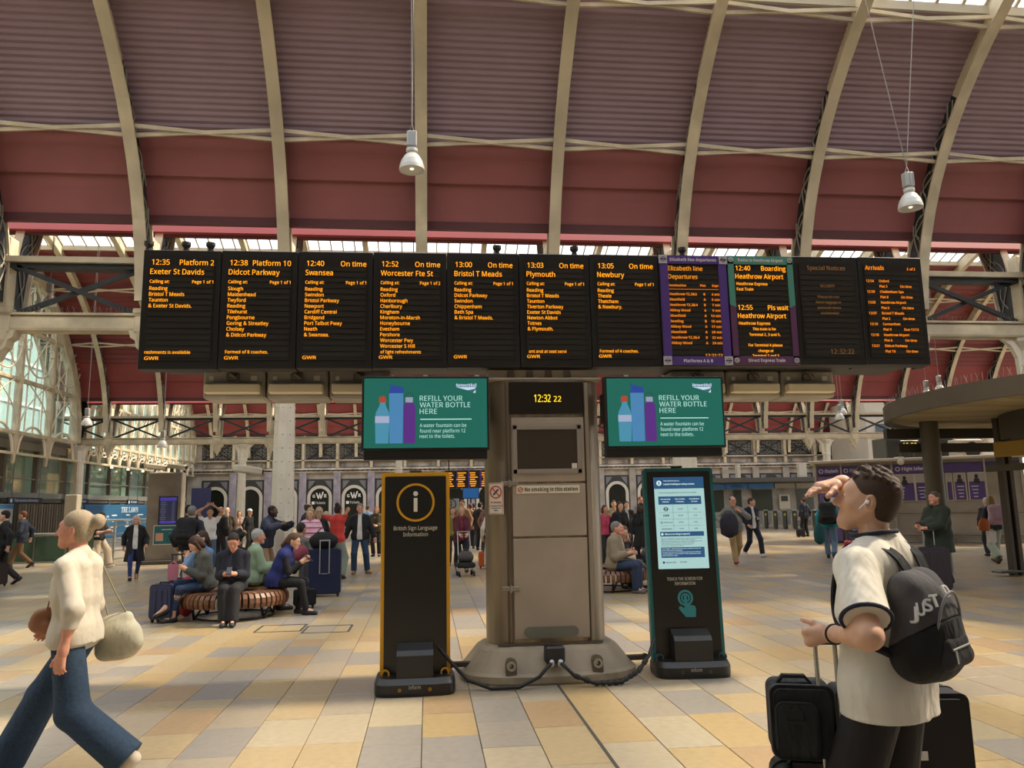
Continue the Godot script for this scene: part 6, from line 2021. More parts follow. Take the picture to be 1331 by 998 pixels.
	who("person in dark maroon jacket seen from behind left of the pillar", Vector3(1.83, 0.00, -31.62), 165, {}, {"H": 1.74, "top": "#332426", "thick": 0.035, "hem": 0.2, "legs": "#24242a", "hair": "#1c1614", "cell": 0.032})
	who("person in long dark brown coat left of the pillar", Vector3(1.88, 0.00, -28.56), 155, {}, {"H": 1.76, "top": "#29231f", "thick": 0.035, "hem": 0.2, "legs": "#24242a", "hair": "#2b211b", "cell": 0.032})
	who("person in dusky pink coat right beside the pillar", Vector3(2.05, 0.00, -27.52), 145, {}, {"H": 1.7, "top": "#7a5a55", "thick": 0.035, "hem": 0.2, "legs": "#24242a", "hair": "#7d604a", "cell": 0.032})
	who("person in white skirt with an orange case hidden by the pillar", Vector3(1.62, 0.00, -19.93), 170, {}, {"H": 1.65, "fem": true, "top": "#d9d0c4", "legs": "#d6cfc4", "flare": 0.06, "hair": "#5a4030", "hstyle": "long", "cell": 0.024})
	who("elderly grey haired man in beige jacket seated on the right hand bench", Vector3(3.40, 0.00, -14.22), 62, SIT, {"H": 1.72, "seat": 0.4, "b": 1.08, "top": "#857862", "thick": 0.035, "legs": "#2f3f5c", "lkind": "denim", "hair": "#8f8a84", "skin": "pink", "lean": 6, "hl": Vector3(0.1, 0.75, 0.3), "hr": Vector3(-0.1, 0.72, 0.3), "shoe": "#5a5550", "cell": 0.018})
	who("white haired woman seated beside the man in the beige jacket", Vector3(3.58, 0.00, -14.72), 66, SIT, {"H": 1.64, "fem": true, "seat": 0.4, "top": "#b9a58c", "thick": 0.03, "legs": "#6b5a4a", "hair": "#ddd4c6", "hstyle": "bob", "skin": "pink", "lean": 4, "cell": 0.018})
	who("girl with tied up hair bent over her food on the right hand bench", Vector3(3.74, 0.00, -15.25), 12, SIT, {"H": 1.62, "fem": true, "seat": 0.4, "top": "#4a4448", "thick": 0.02, "legs": "#2b2b30", "hair": "#8a643f", "hstyle": "bun", "lean": 26, "hp": -22, "hl": Vector3(0.05, 0.95, 0.26), "hr": Vector3(-0.05, 0.93, 0.26), "cell": 0.018})
	who("person in bright pink top standing left of the right hand bench crowd", Vector3(4.60, 0.00, -20.11), 20, {}, {"H": 1.6, "fem": true, "top": "#b8405c", "hair": "#6b4a36", "hstyle": "bob", "skin": "pink", "cell": 0.024})
	who("man in pale tan jacket standing behind the seated elderly pair", Vector3(6.05, 0.00, -25.05), -10, {}, {"H": 1.74, "top": "#b7a488", "thick": 0.03, "hair": "#33251c", "hl": Vector3(0.1, 1.15, 0.28), "hr": Vector3(-0.1, 1.15, 0.28), "cell": 0.024})
	who("dark haired woman with scarf in black coat behind the seated girl", Vector3(5.00, 0.00, -20.07), 10, {}, {"H": 1.68, "fem": true, "top": "#1e1b1d", "thick": 0.03, "hair": "#5a3a26", "hstyle": "long", "cell": 0.024})
	who("man in white shirt and black waistcoat behind the seated girl", Vector3(6.73, 0.00, -25.99), -15, {}, {"H": 1.7, "top": "#22232b", "inner": "#cfd3da", "open": 0.07, "hair": "#1e1714", "cell": 0.024})
	who("red haired man in grey shirt by the touch screen totem", Vector3(7.47, 0.00, -26.93), 10, {}, {"H": 1.86, "top": "#9a9a9c", "hair": "#a5623a", "skin": "pink", "cell": 0.032})
	who("black woman in black dress standing beside the touch screen totem", Vector3(5.42, 0.00, -19.51), -30, {}, {"H": 1.64, "fem": true, "top": "#17161a", "thick": 0.03, "hem": 0.4, "legs": "#17161a", "hair": "#120e0d", "hstyle": "long", "skin": "dark", "cell": 0.024})
	who("bald man with glasses in grey shirt and khaki trousers carrying coats", Vector3(8.00, 0.00, -19.84), -8, WALK2, {"H": 1.8, "b": 1.14, "belly": 0.05, "top": "#77766f", "tkind": "long", "thick": 0.03, "hem": 0.1, "tname": "shirt", "legs": "#a58a5f", "shoe": "#8a4a2a", "hair": "#5a4a3d", "hstyle": "balding", "glasses": true, "skin": "pink", "hl": Vector3(0.12, 1.3, 0.2), "hr": Vector3(-0.34, 1.05, 0.14), "pl": Vector3(1, -0.6, -0.3), "cell": 0.024})
	who("man in dark navy suit walking beside the man carrying coats", Vector3(9.43, 0.00, -22.02), 12, WALK, {"H": 1.76, "top": "#171c2b", "inner": "#d5d3d2", "open": 0.05, "thick": 0.025, "hem": 0.14, "legs": "#171c2b", "shoe": "#d0cdc8", "hair": "#5f3b24", "hy": 35, "hl": Vector3(0.05, 1.08, 0.24), "hr": Vector3(-0.2, 0.9, 0.12), "cell": 0.024})
	who("woman in dark uniform seen from behind by the ticket gates", Vector3(16.61, 0.00, -33.04), 190, {}, {"H": 1.72, "fem": true, "top": "#222838", "legs": "#1a1a1e", "thick": 0.03, "hem": 0.12, "hair": "#5a3626", "hstyle": "bun", "cell": 0.032})
	folk["jeans"] = who("person in jeans and teal top half hidden by the raised hand", Vector3(10.95, 0.00, -20.43), 150, WALK, {"H": 1.8, "top": "#2a8a8c", "thick": 0.02, "hem": 0.06, "legs": "#6f8ba3", "lkind": "denim", "shoe": "#22242c", "hair": "#241c18", "cell": 0.024})
	who("stout man in dark green waxed jacket holding a grey suitcase", Vector3(9.28, 0.00, -13.39), -80, {}, {"H": 1.76, "b": 1.2, "belly": 0.06, "top": "#262e22", "thick": 0.045, "hem": 0.3, "legs": "#1d211f", "flare": 0.05, "hair": "#6a5a4a", "hstyle": "short", "skin": "pink", "hl": Vector3(0.08, 1.06, 0.36), "hr": Vector3(-0.1, 1.1, 0.36), "hp": 4, "cell": 0.018})
	folk["pinkpack"] = who("blonde woman in pale trousers with a pink backpack at the right", Vector3(13.84, 0.00, -17.87), 165, WALK2, {"H": 1.7, "fem": true, "top": "#3a3f4a", "legs": "#aab2a4", "flare": 0.04, "shoe": "#4a3a2c", "hair": "#b89a66", "hstyle": "long", "hl": Vector3(0.2, 0.95, 0.2), "cell": 0.018})
	who("white haired person half hidden by the pink backpack", Vector3(15.31, 0.00, -19.95), 160, {}, {"H": 1.62, "top": "#3b3236", "hair": "#dcd6cc", "hstyle": "short", "cell": 0.024})
	folk["navyman"] = who("man in navy sweater looking at his phone at the front of the slatted bench", Vector3(-2.86, 0.00, -12.03), 4, SIT, {"H": 1.7, "seat": 0.42, "b": 1.06, "top": "#1b1d2a", "thick": 0.025, "legs": "#17161a", "flare": 0.03, "hair": "#3b2a20", "hstyle": "short", "skin": "pink", "lean": 5, "hp": -28, "hl": Vector3(0.07, 0.72, 0.28), "hr": Vector3(-0.07, 0.72, 0.28), "fl": Vector3(0.1, 0.085, 0.52), "fr": Vector3(-0.02, 0.085, 0.5), "fdl": Vector3(0.1, 0, 1), "fdr": Vector3(0, 0, 1), "kp": Vector3(0, 1, 1), "cell": 0.014})
	who("woman in grey jacket and jeans at the left of the slatted bench", Vector3(-3.32, 0.00, -12.38), -62, SIT, {"H": 1.66, "fem": true, "seat": 0.42, "top": "#4c4f4c", "thick": 0.03, "legs": "#2b4160", "lkind": "denim", "flare": 0, "cuff": 0.1, "shoe": "#141213", "flat": true, "hair": "#4a2d1f", "hstyle": "bob", "lean": 14, "hp": -38, "hl": Vector3(0.05, 0.8, 0.34), "hr": Vector3(-0.05, 0.8, 0.34), "fl": Vector3(0.04, 0.085, 0.5), "fr": Vector3(0.05, 0.22, 0.62), "fdr": Vector3(0, -0.4, 1), "cell": 0.014})
	who("woman in pale blue top seated on the far left of the slatted bench", Vector3(-3.55, 0.00, -12.95), -120, SIT, {"H": 1.7, "fem": true, "seat": 0.42, "top": "#6f8fb8", "thick": 0.02, "legs": "#2b2b33", "hair": "#4f3826", "hstyle": "pony", "hy": 70, "lean": 4, "hl": Vector3(0.05, 0.9, 0.3), "hr": Vector3(-0.05, 0.9, 0.3), "cell": 0.014})
	who("elderly white haired man in pale green jacket seated at the back of the slatted bench", Vector3(-2.78, 0.00, -13.10), 112, SIT, {"H": 1.72, "seat": 0.42, "top": "#90a586", "thick": 0.035, "inner": "#d5d5c6", "open": 0.04, "legs": "#5b5a50", "hair": "#d0ccc4", "skin": "pink", "lean": 2, "cell": 0.014})
	folk["gilet"] = who("woman in blue gilet with ponytail reading her phone at the right of the slatted bench", Vector3(-2.36, 0.00, -12.62), 84, SIT, {"H": 1.7, "fem": true, "seat": 0.42, "top": "#232b66", "tkind": "none", "thick": 0.04, "collar": 0.03, "hem": 0.1, "tname": "gilet", "legs": "#151417", "flare": 0.005, "shoe": "#1a1718", "hair": "#6a4a34", "hstyle": "pony", "lean": 24, "hp": -14, "hl": Vector3(0.05, 0.82, 0.42), "hr": Vector3(-0.05, 0.82, 0.42), "fl": Vector3(0.1, 0.085, 0.36), "fr": Vector3(-0.08, 0.085, 0.52), "sleeves": "#171619", "cell": 0.014})
	who("woman with big black curly hair seated behind the man in navy", Vector3(-3.10, 0.00, -13.20), 170, SIT, {"H": 1.66, "fem": true, "seat": 0.42, "top": "#1c1a1d", "hair": "#120f0e", "hstyle": "curly", "legs": "#1d1c20", "hl": Vector3(0.1, 0.75, 0.3), "hr": Vector3(-0.1, 0.75, 0.3), "cell": 0.018})
	who("short haired man with grey top seated beyond the woman in the blue gilet", Vector3(-2.50, 0.00, -15.75), 150, SIT, {"H": 1.74, "seat": 0.45, "top": "#6b665f", "hair": "#231a16", "skin": "tan", "legs": "#3a3a40", "hl": Vector3(0.1, 0.75, 0.3), "hr": Vector3(-0.1, 0.75, 0.3), "cell": 0.018})
	who("person in pink behind the gallery glass at the far left", Vector3(-22.20, 2.46, -38.60), 60, {}, {"H": 1.7, "top": "#b06a78", "hair": "#3a2a22", "cell": 0.032})
	who("person in grey leaning on the gallery behind the glass", Vector3(-22.00, 2.46, -43.20), 20, {}, {"H": 1.72, "top": "#8a8578", "hair": "#b9a58c", "lean": 12, "cell": 0.032})

# ---------------------------------------------------------------- luggage, benches, lamps and the shops around
# a case standing on its wheels, base at its origin, wide side along x
func suitcase(label: String, p: Vector3, turn: float, w: float, h: float, d: float, hex: String, ribs := 0, handle := 0.0, soft := false, group := "") -> Node3D:
	var o := thing("suitcase", label, "suitcase", p, deg_to_rad(turn), group)
	var m := mat(hex, 0.42 if not soft else 0.85)
	var b := MB.new()
	var r := 0.055 if not soft else 0.035
	b.prism(rect2(-w * 0.5, 0.05, w * 0.5, h, minf(r, w * 0.3)), d - 0.04, at(0, 0, d * 0.5 - 0.02))
	b.prism(rect2(-w * 0.5 + 0.02, 0.07, w * 0.5 - 0.02, h - 0.02, minf(r, w * 0.3)), d, at(0, 0, d * 0.5))
	part("shell", b, m, o)
	var z := MB.new()
	z.prism(rect2(-w * 0.5 - 0.004, 0.046, w * 0.5 + 0.004, h + 0.004, r), 0.012, at(0, 0, 0.006))
	part("zip_seam", z, mat("#141416", 0.6), o)
	for k in ribs:
		var rb := MB.new()
		rb.box(Vector3(lerpf(-w * 0.36, w * 0.36, (k + 0.5) / ribs), (h + 0.05) * 0.5, d * 0.5 + 0.003), Vector3(w * 0.4 / ribs, h - 0.2, 0.014), Basis.IDENTITY, 0.005)
		part("rib", rb, m, o)
	for sx in [-1.0, 1.0]:
		for sz in [-1.0, 1.0]:
			var wh := MB.new()
			wh.lathe([Vector2(0, -0.012), Vector2(0.025, -0.012), Vector2(0.025, 0.012), Vector2(0, 0.012)], 10, Transform3D(Basis(Vector3.BACK, PI / 2), Vector3(sx * (w * 0.5 - 0.05), 0.026, sz * (d * 0.5 - 0.045))))
			wh.box(Vector3(sx * (w * 0.5 - 0.05), 0.05, sz * (d * 0.5 - 0.045)), Vector3(0.05, 0.03, 0.05), Basis.IDENTITY, 0.01)
			part("wheel", wh, mat("#151515", 0.5), o)
	var g := MB.new()
	g.tube([Vector3(-0.07, h, 0.03), Vector3(-0.06, h + 0.025, 0.03), Vector3(0.06, h + 0.025, 0.03), Vector3(0.07, h, 0.03)], 0.011, 6)
	part("grab_handle", g, mat("#1a1a1b", 0.6), o)
	if handle > 0.0:
		var t := MB.new()
		for sx in [-1.0, 1.0]: t.tube([Vector3(sx * 0.085, h - 0.05, -d * 0.5 + 0.03), Vector3(sx * 0.085, h + handle, -d * 0.5 + 0.03)], 0.009, 6)
		part("trolley_handle", t, mat("#a3a6aa", 0.3, 0.7) if not soft else mat("#1c1c1d", 0.4), o)
		var gr := MB.new()
		gr.box(Vector3(0, h + handle, -d * 0.5 + 0.03), Vector3(0.22, 0.028, 0.03), Basis.IDENTITY, 0.01)
		part("grip", gr, mat("#19191a", 0.6), o)
	return o
# a soft bag: rounded body with one or two carrying loops
func bag(label: String, p: Vector3, turn: float, r: Vector3, hex: String, loops := 1, called := "bag", cell := 0.02) -> Node3D:
	var o := thing(called, label, "bag", p, deg_to_rad(turn))
	var b := MB.new()
	var y := r.y
	snet(b, [egg(Vector3(0, y, 0), r), cone(Vector3(-r.x * 0.6, r.y * 0.45, 0), Vector3(r.x * 0.6, r.y * 0.45, 0), minf(r.z, r.y) * 0.5, minf(r.z, r.y) * 0.45), cone(Vector3(-r.x * 0.4, r.y * 1.7, 0), Vector3(r.x * 0.45, r.y * 1.6, 0.01), r.z * 0.4, r.z * 0.4)], cell, 0.03, [[Vector3.ZERO, Vector3.DOWN]])
	part("body", b, cloth(hex), o)
	for k in loops:
		var t := MB.new()
		var zz := (k - (loops - 1) * 0.5) * r.z
		t.tube(arc3(Vector3(0, r.y * 1.75, zz), Vector3.RIGHT, Vector3.UP, r.x * 0.45, 0, PI, 8), 0.01, 5)
		part("handle", t, cloth(hex), o)
	return o
func carrier(label: String, p: Vector3, turn: float, s: Vector3, hex: String) -> void:
	var o := thing("shopping_bag", label, "bag", p, deg_to_rad(turn))
	var b := MB.new()
	b.prism(PackedVector2Array([Vector2(-s.x * 0.45, 0), Vector2(s.x * 0.45, 0), Vector2(s.x * 0.5, s.y), Vector2(-s.x * 0.5, s.y)]), s.z, at(0, 0, s.z * 0.5))
	part("body", b, mat(hex, 0.7), o)
	for k in [-1.0, 1.0]:
		var t := MB.new()
		t.tube(arc3(Vector3(0, s.y, k * s.z * 0.4), Vector3.RIGHT, Vector3.UP, s.x * 0.25, 0, PI, 8), 0.008, 4)
		part("handle", t, mat(hex, 0.7), o)
func backpack(who_: Node3D, label: String, hex: String, hex2: String, w := 0.32, h := 0.46, d := 0.18, cell := 0.018, drop := 0.02) -> Node3D:
	var T: Transform3D = who_.transform * (who_.get_meta("torso") as Transform3D)
	var o := thing("backpack", label, "backpack")
	o.transform = T * Transform3D(Basis(Vector3.RIGHT, 0.06), Vector3(0, drop, -0.13 - d * 0.5))
	var b := MB.new()
	snet(b, [cone(Vector3(-w * 0.25, h * 0.3, 0.0), Vector3(w * 0.25, h * 0.3, 0.0), d * 0.48, d * 0.48), cone(Vector3(-w * 0.3, -h * 0.32, 0), Vector3(w * 0.3, -h * 0.32, 0), d * 0.52, d * 0.52), cone(Vector3(-w * 0.28, -h * 0.3, 0), Vector3(-w * 0.22, h * 0.3, 0), d * 0.5, d * 0.45), cone(Vector3(w * 0.28, -h * 0.3, 0), Vector3(w * 0.22, h * 0.3, 0), d * 0.5, d * 0.45), egg(Vector3(0, -h * 0.05, -d * 0.1), Vector3(w * 0.42, h * 0.45, d * 0.5))], cell, 0.05)
	part("body", b, cloth(hex), o)
	var pk := MB.new()
	snet(pk, [cone(Vector3(-w * 0.24, -h * 0.24, -d * 0.48), Vector3(w * 0.24, -h * 0.24, -d * 0.48), d * 0.3, d * 0.3), cone(Vector3(-w * 0.2, -h * 0.06, -d * 0.42), Vector3(w * 0.2, -h * 0.06, -d * 0.42), d * 0.26, d * 0.26)], cell, 0.04)
	part("front_pocket", pk, cloth(hex2), o)
	for k in [-1.0, 1.0]:
		var st := MB.new()
		st.sweep(rect2(-0.028, -0.006, 0.028, 0.006), [Vector3(k * 0.07, h * 0.36, d * 0.3), Vector3(k * 0.1, h * 0.5, d * 0.75), Vector3(k * 0.125, h * 0.42, d * 0.5 + 0.2), Vector3(k * 0.14, h * 0.1, d * 0.5 + 0.27), Vector3(k * 0.165, -h * 0.2, d * 0.5 + 0.18), Vector3(k * 0.15, -h * 0.35, d * 0.5)], Vector3.RIGHT)
		part("strap", st, cloth(hex2), o)
	return o

func slatted_bench(label: String, c: Vector3, R: float) -> void:
	var o := thing("slatted_bench", label, "bench", c, 0.0, "round slatted wooden benches")
	var prof := PackedVector2Array()
	var inner := []
	for q in [[R * 0.42, 0.395], [R * 0.8, 0.405], [R * 0.93, 0.385], [R * 0.985, 0.33], [R * 0.995, 0.26], [R * 0.965, 0.19]]: prof.append(Vector2(q[0], q[1]))
	for q in [[R * 0.93, 0.195], [R * 0.95, 0.26], [R * 0.945, 0.32], [R * 0.91, 0.355], [R * 0.79, 0.372], [R * 0.42, 0.365]]: prof.append(Vector2(q[0], q[1]))
	prof.reverse()
	var ms := []
	for hx in ["#7d5235", "#8a5d3d", "#74492e"]:
		var b := MB.new()
		b.prism(prof, 0.062, at(0, 0, 0.031))
		ms.append(b.mesh(mat(hx, 0.45, 0.0, "wood", 1.5)))
	for k in 54:
		var s := put("slat", ms[(k * 7) % 3], o)
		s.rotation.y = TAU * k / 54
	var fr := MB.new()
	for rr in [R * 0.5, R * 0.86]:
		fr.tube(arc3(Vector3(0, 0.355, 0), Vector3.RIGHT, Vector3.BACK, rr, 0, TAU, 36), 0.018, 6, false)
	part("ring_frame", fr, mat("#242222", 0.5, 0.4), o)
	for k in 6:
		var a := TAU * (k + 0.35) / 6
		var dd := Vector3(cos(a), 0, sin(a))
		var t := Vector3(-sin(a), 0, cos(a))
		var lg := MB.new()
		lg.bar(dd * R * 0.86 + Vector3(0, 0.35, 0), dd * R * 0.72 + t * 0.12 + Vector3(0, 0.0, 0), 0.03, 0.03)
		lg.bar(dd * R * 0.5 + Vector3(0, 0.35, 0), dd * R * 0.72 + t * 0.12 + Vector3(0, 0.0, 0), 0.03, 0.03)
		part("leg", lg, mat("#242222", 0.5, 0.4), o)
	var rg := MB.new()
	rg.tube(arc3(Vector3(0, 0.02, 0), Vector3.RIGHT, Vector3.BACK, R * 0.72, 0, TAU, 36), 0.014, 6, false)
	part("foot_ring", rg, mat("#242222", 0.5, 0.4), o)

func pendant(label: String, p: Vector3, top: float, s := 1.0, spread := 0.15) -> void:
	# p is the rim of the reflector
	var o := thing("pendant_lamp", label, "lamp", p)
	var m := mat("#c4c3bd", 0.4, 0.1)
	var b := MB.new()
	b.lathe([Vector2(0.0, 0.03), Vector2(0.17, 0.02), Vector2(0.205, 0.0), Vector2(0.215, 0.0), Vector2(0.21, 0.06), Vector2(0.18, 0.16), Vector2(0.12, 0.26), Vector2(0.075, 0.3), Vector2(0, 0.3)], 24, Transform3D(Basis.from_scale(Vector3.ONE * s), Vector3.ZERO))
	part("reflector", b, m, o)
	var e := MB.new()
	e.ell(Vector3(0, 0.07 * s, 0), Vector3(0.05, 0.07, 0.05) * s)
	part("bulb", e, glow("#fff0c8", 0.5), o)
	var n := MB.new()
	n.lathe([Vector2(0.08, 0.3), Vector2(0.1, 0.33), Vector2(0.1, 0.38), Vector2(0.06, 0.4), Vector2(0.0, 0.4)], 16, Transform3D(Basis.from_scale(Vector3.ONE * s), Vector3.ZERO))
	part("collar", n, m, o)
	var g := MB.new()
	g.box(Vector3(0, 0.55 * s, 0), Vector3(0.17, 0.28, 0.15) * s, Basis.IDENTITY, 0.015)
	for k in [-1.0, 0.0, 1.0]: g.box(Vector3(k * 0.06 * s, 0.55 * s, 0.08 * s), Vector3(0.012, 0.26, 0.02) * s)
	part("gear_box", g, mat("#a9aaa8", 0.45, 0.2), o)
	var h := MB.new()
	h.tube([Vector3(-0.04, 0.69, 0) * s, Vector3(0, 0.82, 0) * s, Vector3(0.04, 0.69, 0) * s], 0.01 * s, 5)
	for k in [-1.0, 1.0]: h.tube([Vector3(0, 0.8 * s, 0), Vector3(k * spread, top - p.y, 0)], 0.008, 4)
	part("suspension_wire", h, mat("#8f8c88", 0.5, 0.3), o)

func build_things() -> void:
	slatted_bench("round slatted wooden bench under the man in the navy sweater", Vector3(-2.95, 0, -12.6), 0.80)
	slatted_bench("round slatted wooden bench right of the pillar under the elderly pair", Vector3(3.36, 0, -14.72), 0.80)
	# ---- luggage
	suitcase("small royal blue hard suitcase at the left end of the slatted bench", Vector3(-3.87, 0, -12.2), -12, 0.36, 0.55, 0.24, "#1d2447", 3, 0.0)
	bag("red holdall standing behind the small royal blue suitcase", Vector3(-3.72, 0.0, -12.75), 0, Vector3(0.15, 0.3, 0.13), "#8d1f2c")
	suitcase("dark case with raised black handle behind the red holdall", Vector3(-4.02, 0, -13.1), -10, 0.3, 0.5, 0.2, "#2b2022", 0, 0.42, true)
	carrier("small pink carrier bag beside the white one on the dark case", Vector3(-4.0, 0.54, -12.95), 10, Vector3(0.15, 0.24, 0.1), "#b96f82")
	carrier("white carrier bag at the left of the slatted bench", Vector3(-3.74, 0.46, -13.0), -10, Vector3(0.24, 0.34, 0.12), "#d8d4d4")
	suitcase("large navy hard suitcase with silver handle right of the slatted bench", Vector3(-1.91, 0, -15.0), 2, 0.58, 0.86, 0.3, "#18203f", 0, 0.0)
	var hd := MB.new()
	for sx in [-1.0, 1.0]: hd.tube([Vector3(sx * 0.085, 0.42, 0.165), Vector3(sx * 0.085, 1.02, 0.165)], 0.011, 6)
	hd.box(Vector3(0, 1.02, 0.165), Vector3(0.2, 0.025, 0.03), Basis.IDENTITY, 0.008)
	hd.box(Vector3(0, 0.42, 0.165), Vector3(0.12, 0.015, 0.01))
	part("trolley_handle", hd, mat("#a9abb0", 0.3, 0.6), get_node("suitcase_002"))
	bag("crumpled black bag lying on top of the large navy suitcase", Vector3(-1.95, 0.865, -15.02), 0, Vector3(0.27, 0.15, 0.15), "#161517")
	suitcase("slim grey cabin case standing left of the large navy suitcase", Vector3(-2.3, 0, -15.3), 5, 0.26, 0.62, 0.22, "#4b4b4c", 2, 0.2, true)
	bag("pink and red patterned bag perched on the slim grey case", Vector3(-2.42, 0.63, -15.32), 0, Vector3(0.15, 0.14, 0.12), "#8e4450")
	suitcase("low black case on the floor under the woman in the blue gilet", Vector3(-2.02, 0, -13.35), 10, 0.36, 0.3, 0.2, "#131315", 0, 0.0, true)
	suitcase("dark brown cabin case pulled by the man at the left edge", Vector3(-9.62, 0, -18.9), 70, 0.34, 0.5, 0.24, "#33251f", 0, 0.45, true)
	suitcase("large dark purple grey suitcase beside the man in the green jacket", Vector3(8.78, 0, -12.92), -20, 0.5, 0.76, 0.3, "#3a333c", 4, 0.28)
	suitcase("bright red hard suitcase standing behind the man in the white T-shirt", Vector3(10.42, 0, -18.4), 20, 0.34, 0.6, 0.22, "#b3212e", 0, 0.0)
	suitcase("bright orange cabin case just left of the pillar", Vector3(1.45, 0, -20.4), 0, 0.3, 0.42, 0.2, "#c9622a", 0, 0.0)
	suitcase("small black case beside the woman in dark uniform at the gates", Vector3(16.1, 0, -32.5), 10, 0.34, 0.34, 0.2, "#1b1c22", 0, 0.4, true)
	backpack(folk.hatgirl, "grey rucksack on the young woman in the black cap", "#55535c", "#434149")
	backpack(folk.greyman, "plain black rucksack on the grey haired man left of the slatted bench", "#18181b", "#121214", 0.36, 0.5, 0.2)
	backpack(folk.jeans, "big black rucksack on the person hidden by the raised hand", "#1d1e1c", "#161715", 0.42, 0.56, 0.24)
	backpack(folk.pinkpack, "pale pink rucksack on the blonde woman at the right", "#b394a4", "#a58597", 0.34, 0.46, 0.2)
	bag("turquoise and black bag hanging beside the person with the big black rucksack", Vector3(10.4, 0.42, -19.95), 0, Vector3(0.15, 0.27, 0.12), "#14484c")
	bag("orange bag hanging left of the pale pink rucksack", Vector3(13.38, 0.78, -17.6), 0, Vector3(0.14, 0.15, 0.1), "#a85a2c")
	carrier("white paper bag carried below the orange bag", Vector3(13.5, 0.52, -17.55), 0, Vector3(0.2, 0.26, 0.1), "#c9bfb8")
	bag("dark navy coat and brown coat bundled over the bald man's arm", Vector3(7.66, 0.68, -19.3), -10, Vector3(0.24, 0.33, 0.17), "#2a2633")
	bag("grey shoulder bag standing by the girl on the right hand bench", Vector3(4.4, 0.42, -15.2), 0, Vector3(0.22, 0.17, 0.14), "#4a4a52")
	var tb := thing("side_table", "small black table with a coffee cup beside the right hand bench", "table", Vector3(4.3, 0, -14.65))
	var tt := MB.new(); tt.box(Vector3(0, 0.4, 0), Vector3(0.5, 0.03, 0.9), Basis.IDENTITY, 0.008)
	part("table_top", tt, mat("#1c1b1b", 0.4), tb)
	for q in [[-0.2, -0.4], [0.2, -0.4], [-0.2, 0.4], [0.2, 0.4]]:
		var lg := MB.new(); lg.box(Vector3(q[0], 0.2, q[1]), Vector3(0.035, 0.4, 0.035))
		part("leg", lg, mat("#1c1b1b", 0.4), tb)
	var cup := thing("coffee_cup", "yellow and purple paper coffee cup on the small black table", "cup", Vector3(4.18, 0.415, -14.35))
	var cb := MB.new(); cb.lathe([Vector2(0, 0), Vector2(0.032, 0), Vector2(0.044, 0.12), Vector2(0, 0.12)], 16)
	part("cup", cb, mat("#c99a2a", 0.6), cup)
	var cl := MB.new(); cl.lathe([Vector2(0.047, 0.11), Vector2(0.047, 0.13), Vector2(0.04, 0.145), Vector2(0, 0.145)], 16)
	part("lid", cl, mat("#4a2a4e", 0.5), cup)
	# luggage trolley with its bag
	var tr := thing("luggage_trolley", "black four wheeled shopping trolley pushed by the woman in burgundy", "trolley", Vector3(0.86, 0, -18.4), 0.1)
	var tm := MB.new()
	for sx in [-1.0, 1.0]:
		tm.tube([Vector3(sx * 0.14, 1.0, -0.28), Vector3(sx * 0.15, 0.5, -0.1), Vector3(sx * 0.17, 0.1, 0.05)], 0.014, 6)
		tm.tube([Vector3(sx * 0.17, 0.12, -0.2), Vector3(sx * 0.17, 0.12, 0.25)], 0.014, 6)
	tm.tube([Vector3(-0.14, 1.0, -0.28), Vector3(0.14, 1.0, -0.28)], 0.014, 6)
	part("frame", tm, mat("#9a9a9c", 0.3, 0.6), tr)
	var bk := MB.new(); bk.box(Vector3(0, 0.25, 0.02), Vector3(0.42, 0.12, 0.4), Basis.IDENTITY, 0.03)
	part("basket", bk, mat("#1b1b1d", 0.8), tr)
	for q in [[-0.17, -0.16], [0.17, -0.16], [-0.17, 0.22], [0.17, 0.22]]:
		var wh := MB.new(); wh.lathe([Vector2(0, -0.02), Vector2(0.06, -0.02), Vector2(0.06, 0.02), Vector2(0, 0.02)], 14, Transform3D(Basis(Vector3.BACK, PI / 2), Vector3(q[0], 0.06, q[1])))
		part("wheel", wh, mat("#151515", 0.6), tr)
	bag("dark bag with a silver pattern lying in the shopping trolley", Vector3(0.87, 0.31, -18.38), 0, Vector3(0.19, 0.12, 0.15), "#4c4745")
	# phones
	phone("black phone in the hands of the man in the navy sweater", folk.navyman, Vector3(0, 0.78, 0.35))
	phone("phone in the hands of the woman in the blue gilet", folk.gilet, Vector3(0, 0.87, 0.48))
	# ---- lamps on wires
	pendant("pale bell shaped pendant lamp hanging above the middle of the boards", Vector3(-0.25, 6.78, -11.4), 13.4, 0.92, 0.04)
	pendant("pale bell shaped pendant lamp hanging at the upper right on a wide pair of wires", Vector3(8.12, 6.45, -11.6), 13.35, 0.92, 0.9)
	var far := [[-10.75, 7.45, -22.6, "pendant lamp hanging behind the girder left of the departure boards"], [-13.2, 4.95, -31.4, "far pendant lamp in front of the glass screen, beside the corner column"], [-10.3, 4.05, -31.3, "far pendant lamp hanging left of the slim white column"], [-6.1, 4.3, -33.0, "far pendant lamp hanging between slim and riveted columns"], [-1.5, 4.2, -33.0, "far pendant lamp hanging right of the riveted column"], [18.6, 5.2, -33.0, "left of the nearer pair of far pendant lamps under the Arrivals panel"], [19.1, 5.5, -33.6, "right of the pair of far pendant lamps under the Arrivals panel"], [19.9, 5.6, -28.6, "left of the pair of pendant lamps above the brown canopy"], [20.9, 5.9, -29.2, "right of the pair of pendant lamps above the brown canopy"], [9.0, 4.7, -34.0, "far pendant lamp in the middle of the girder right of the screens"]]
	for q in far: pendant(q[3], Vector3(q[0], q[1], q[2]), 5.55 + 10.9 * sqrt(1.0 - pow((q[2] + 32.35) / 14.7, 2.0)), 0.95, 0.05)
	build_left()
	build_right()
	dress_foreground()

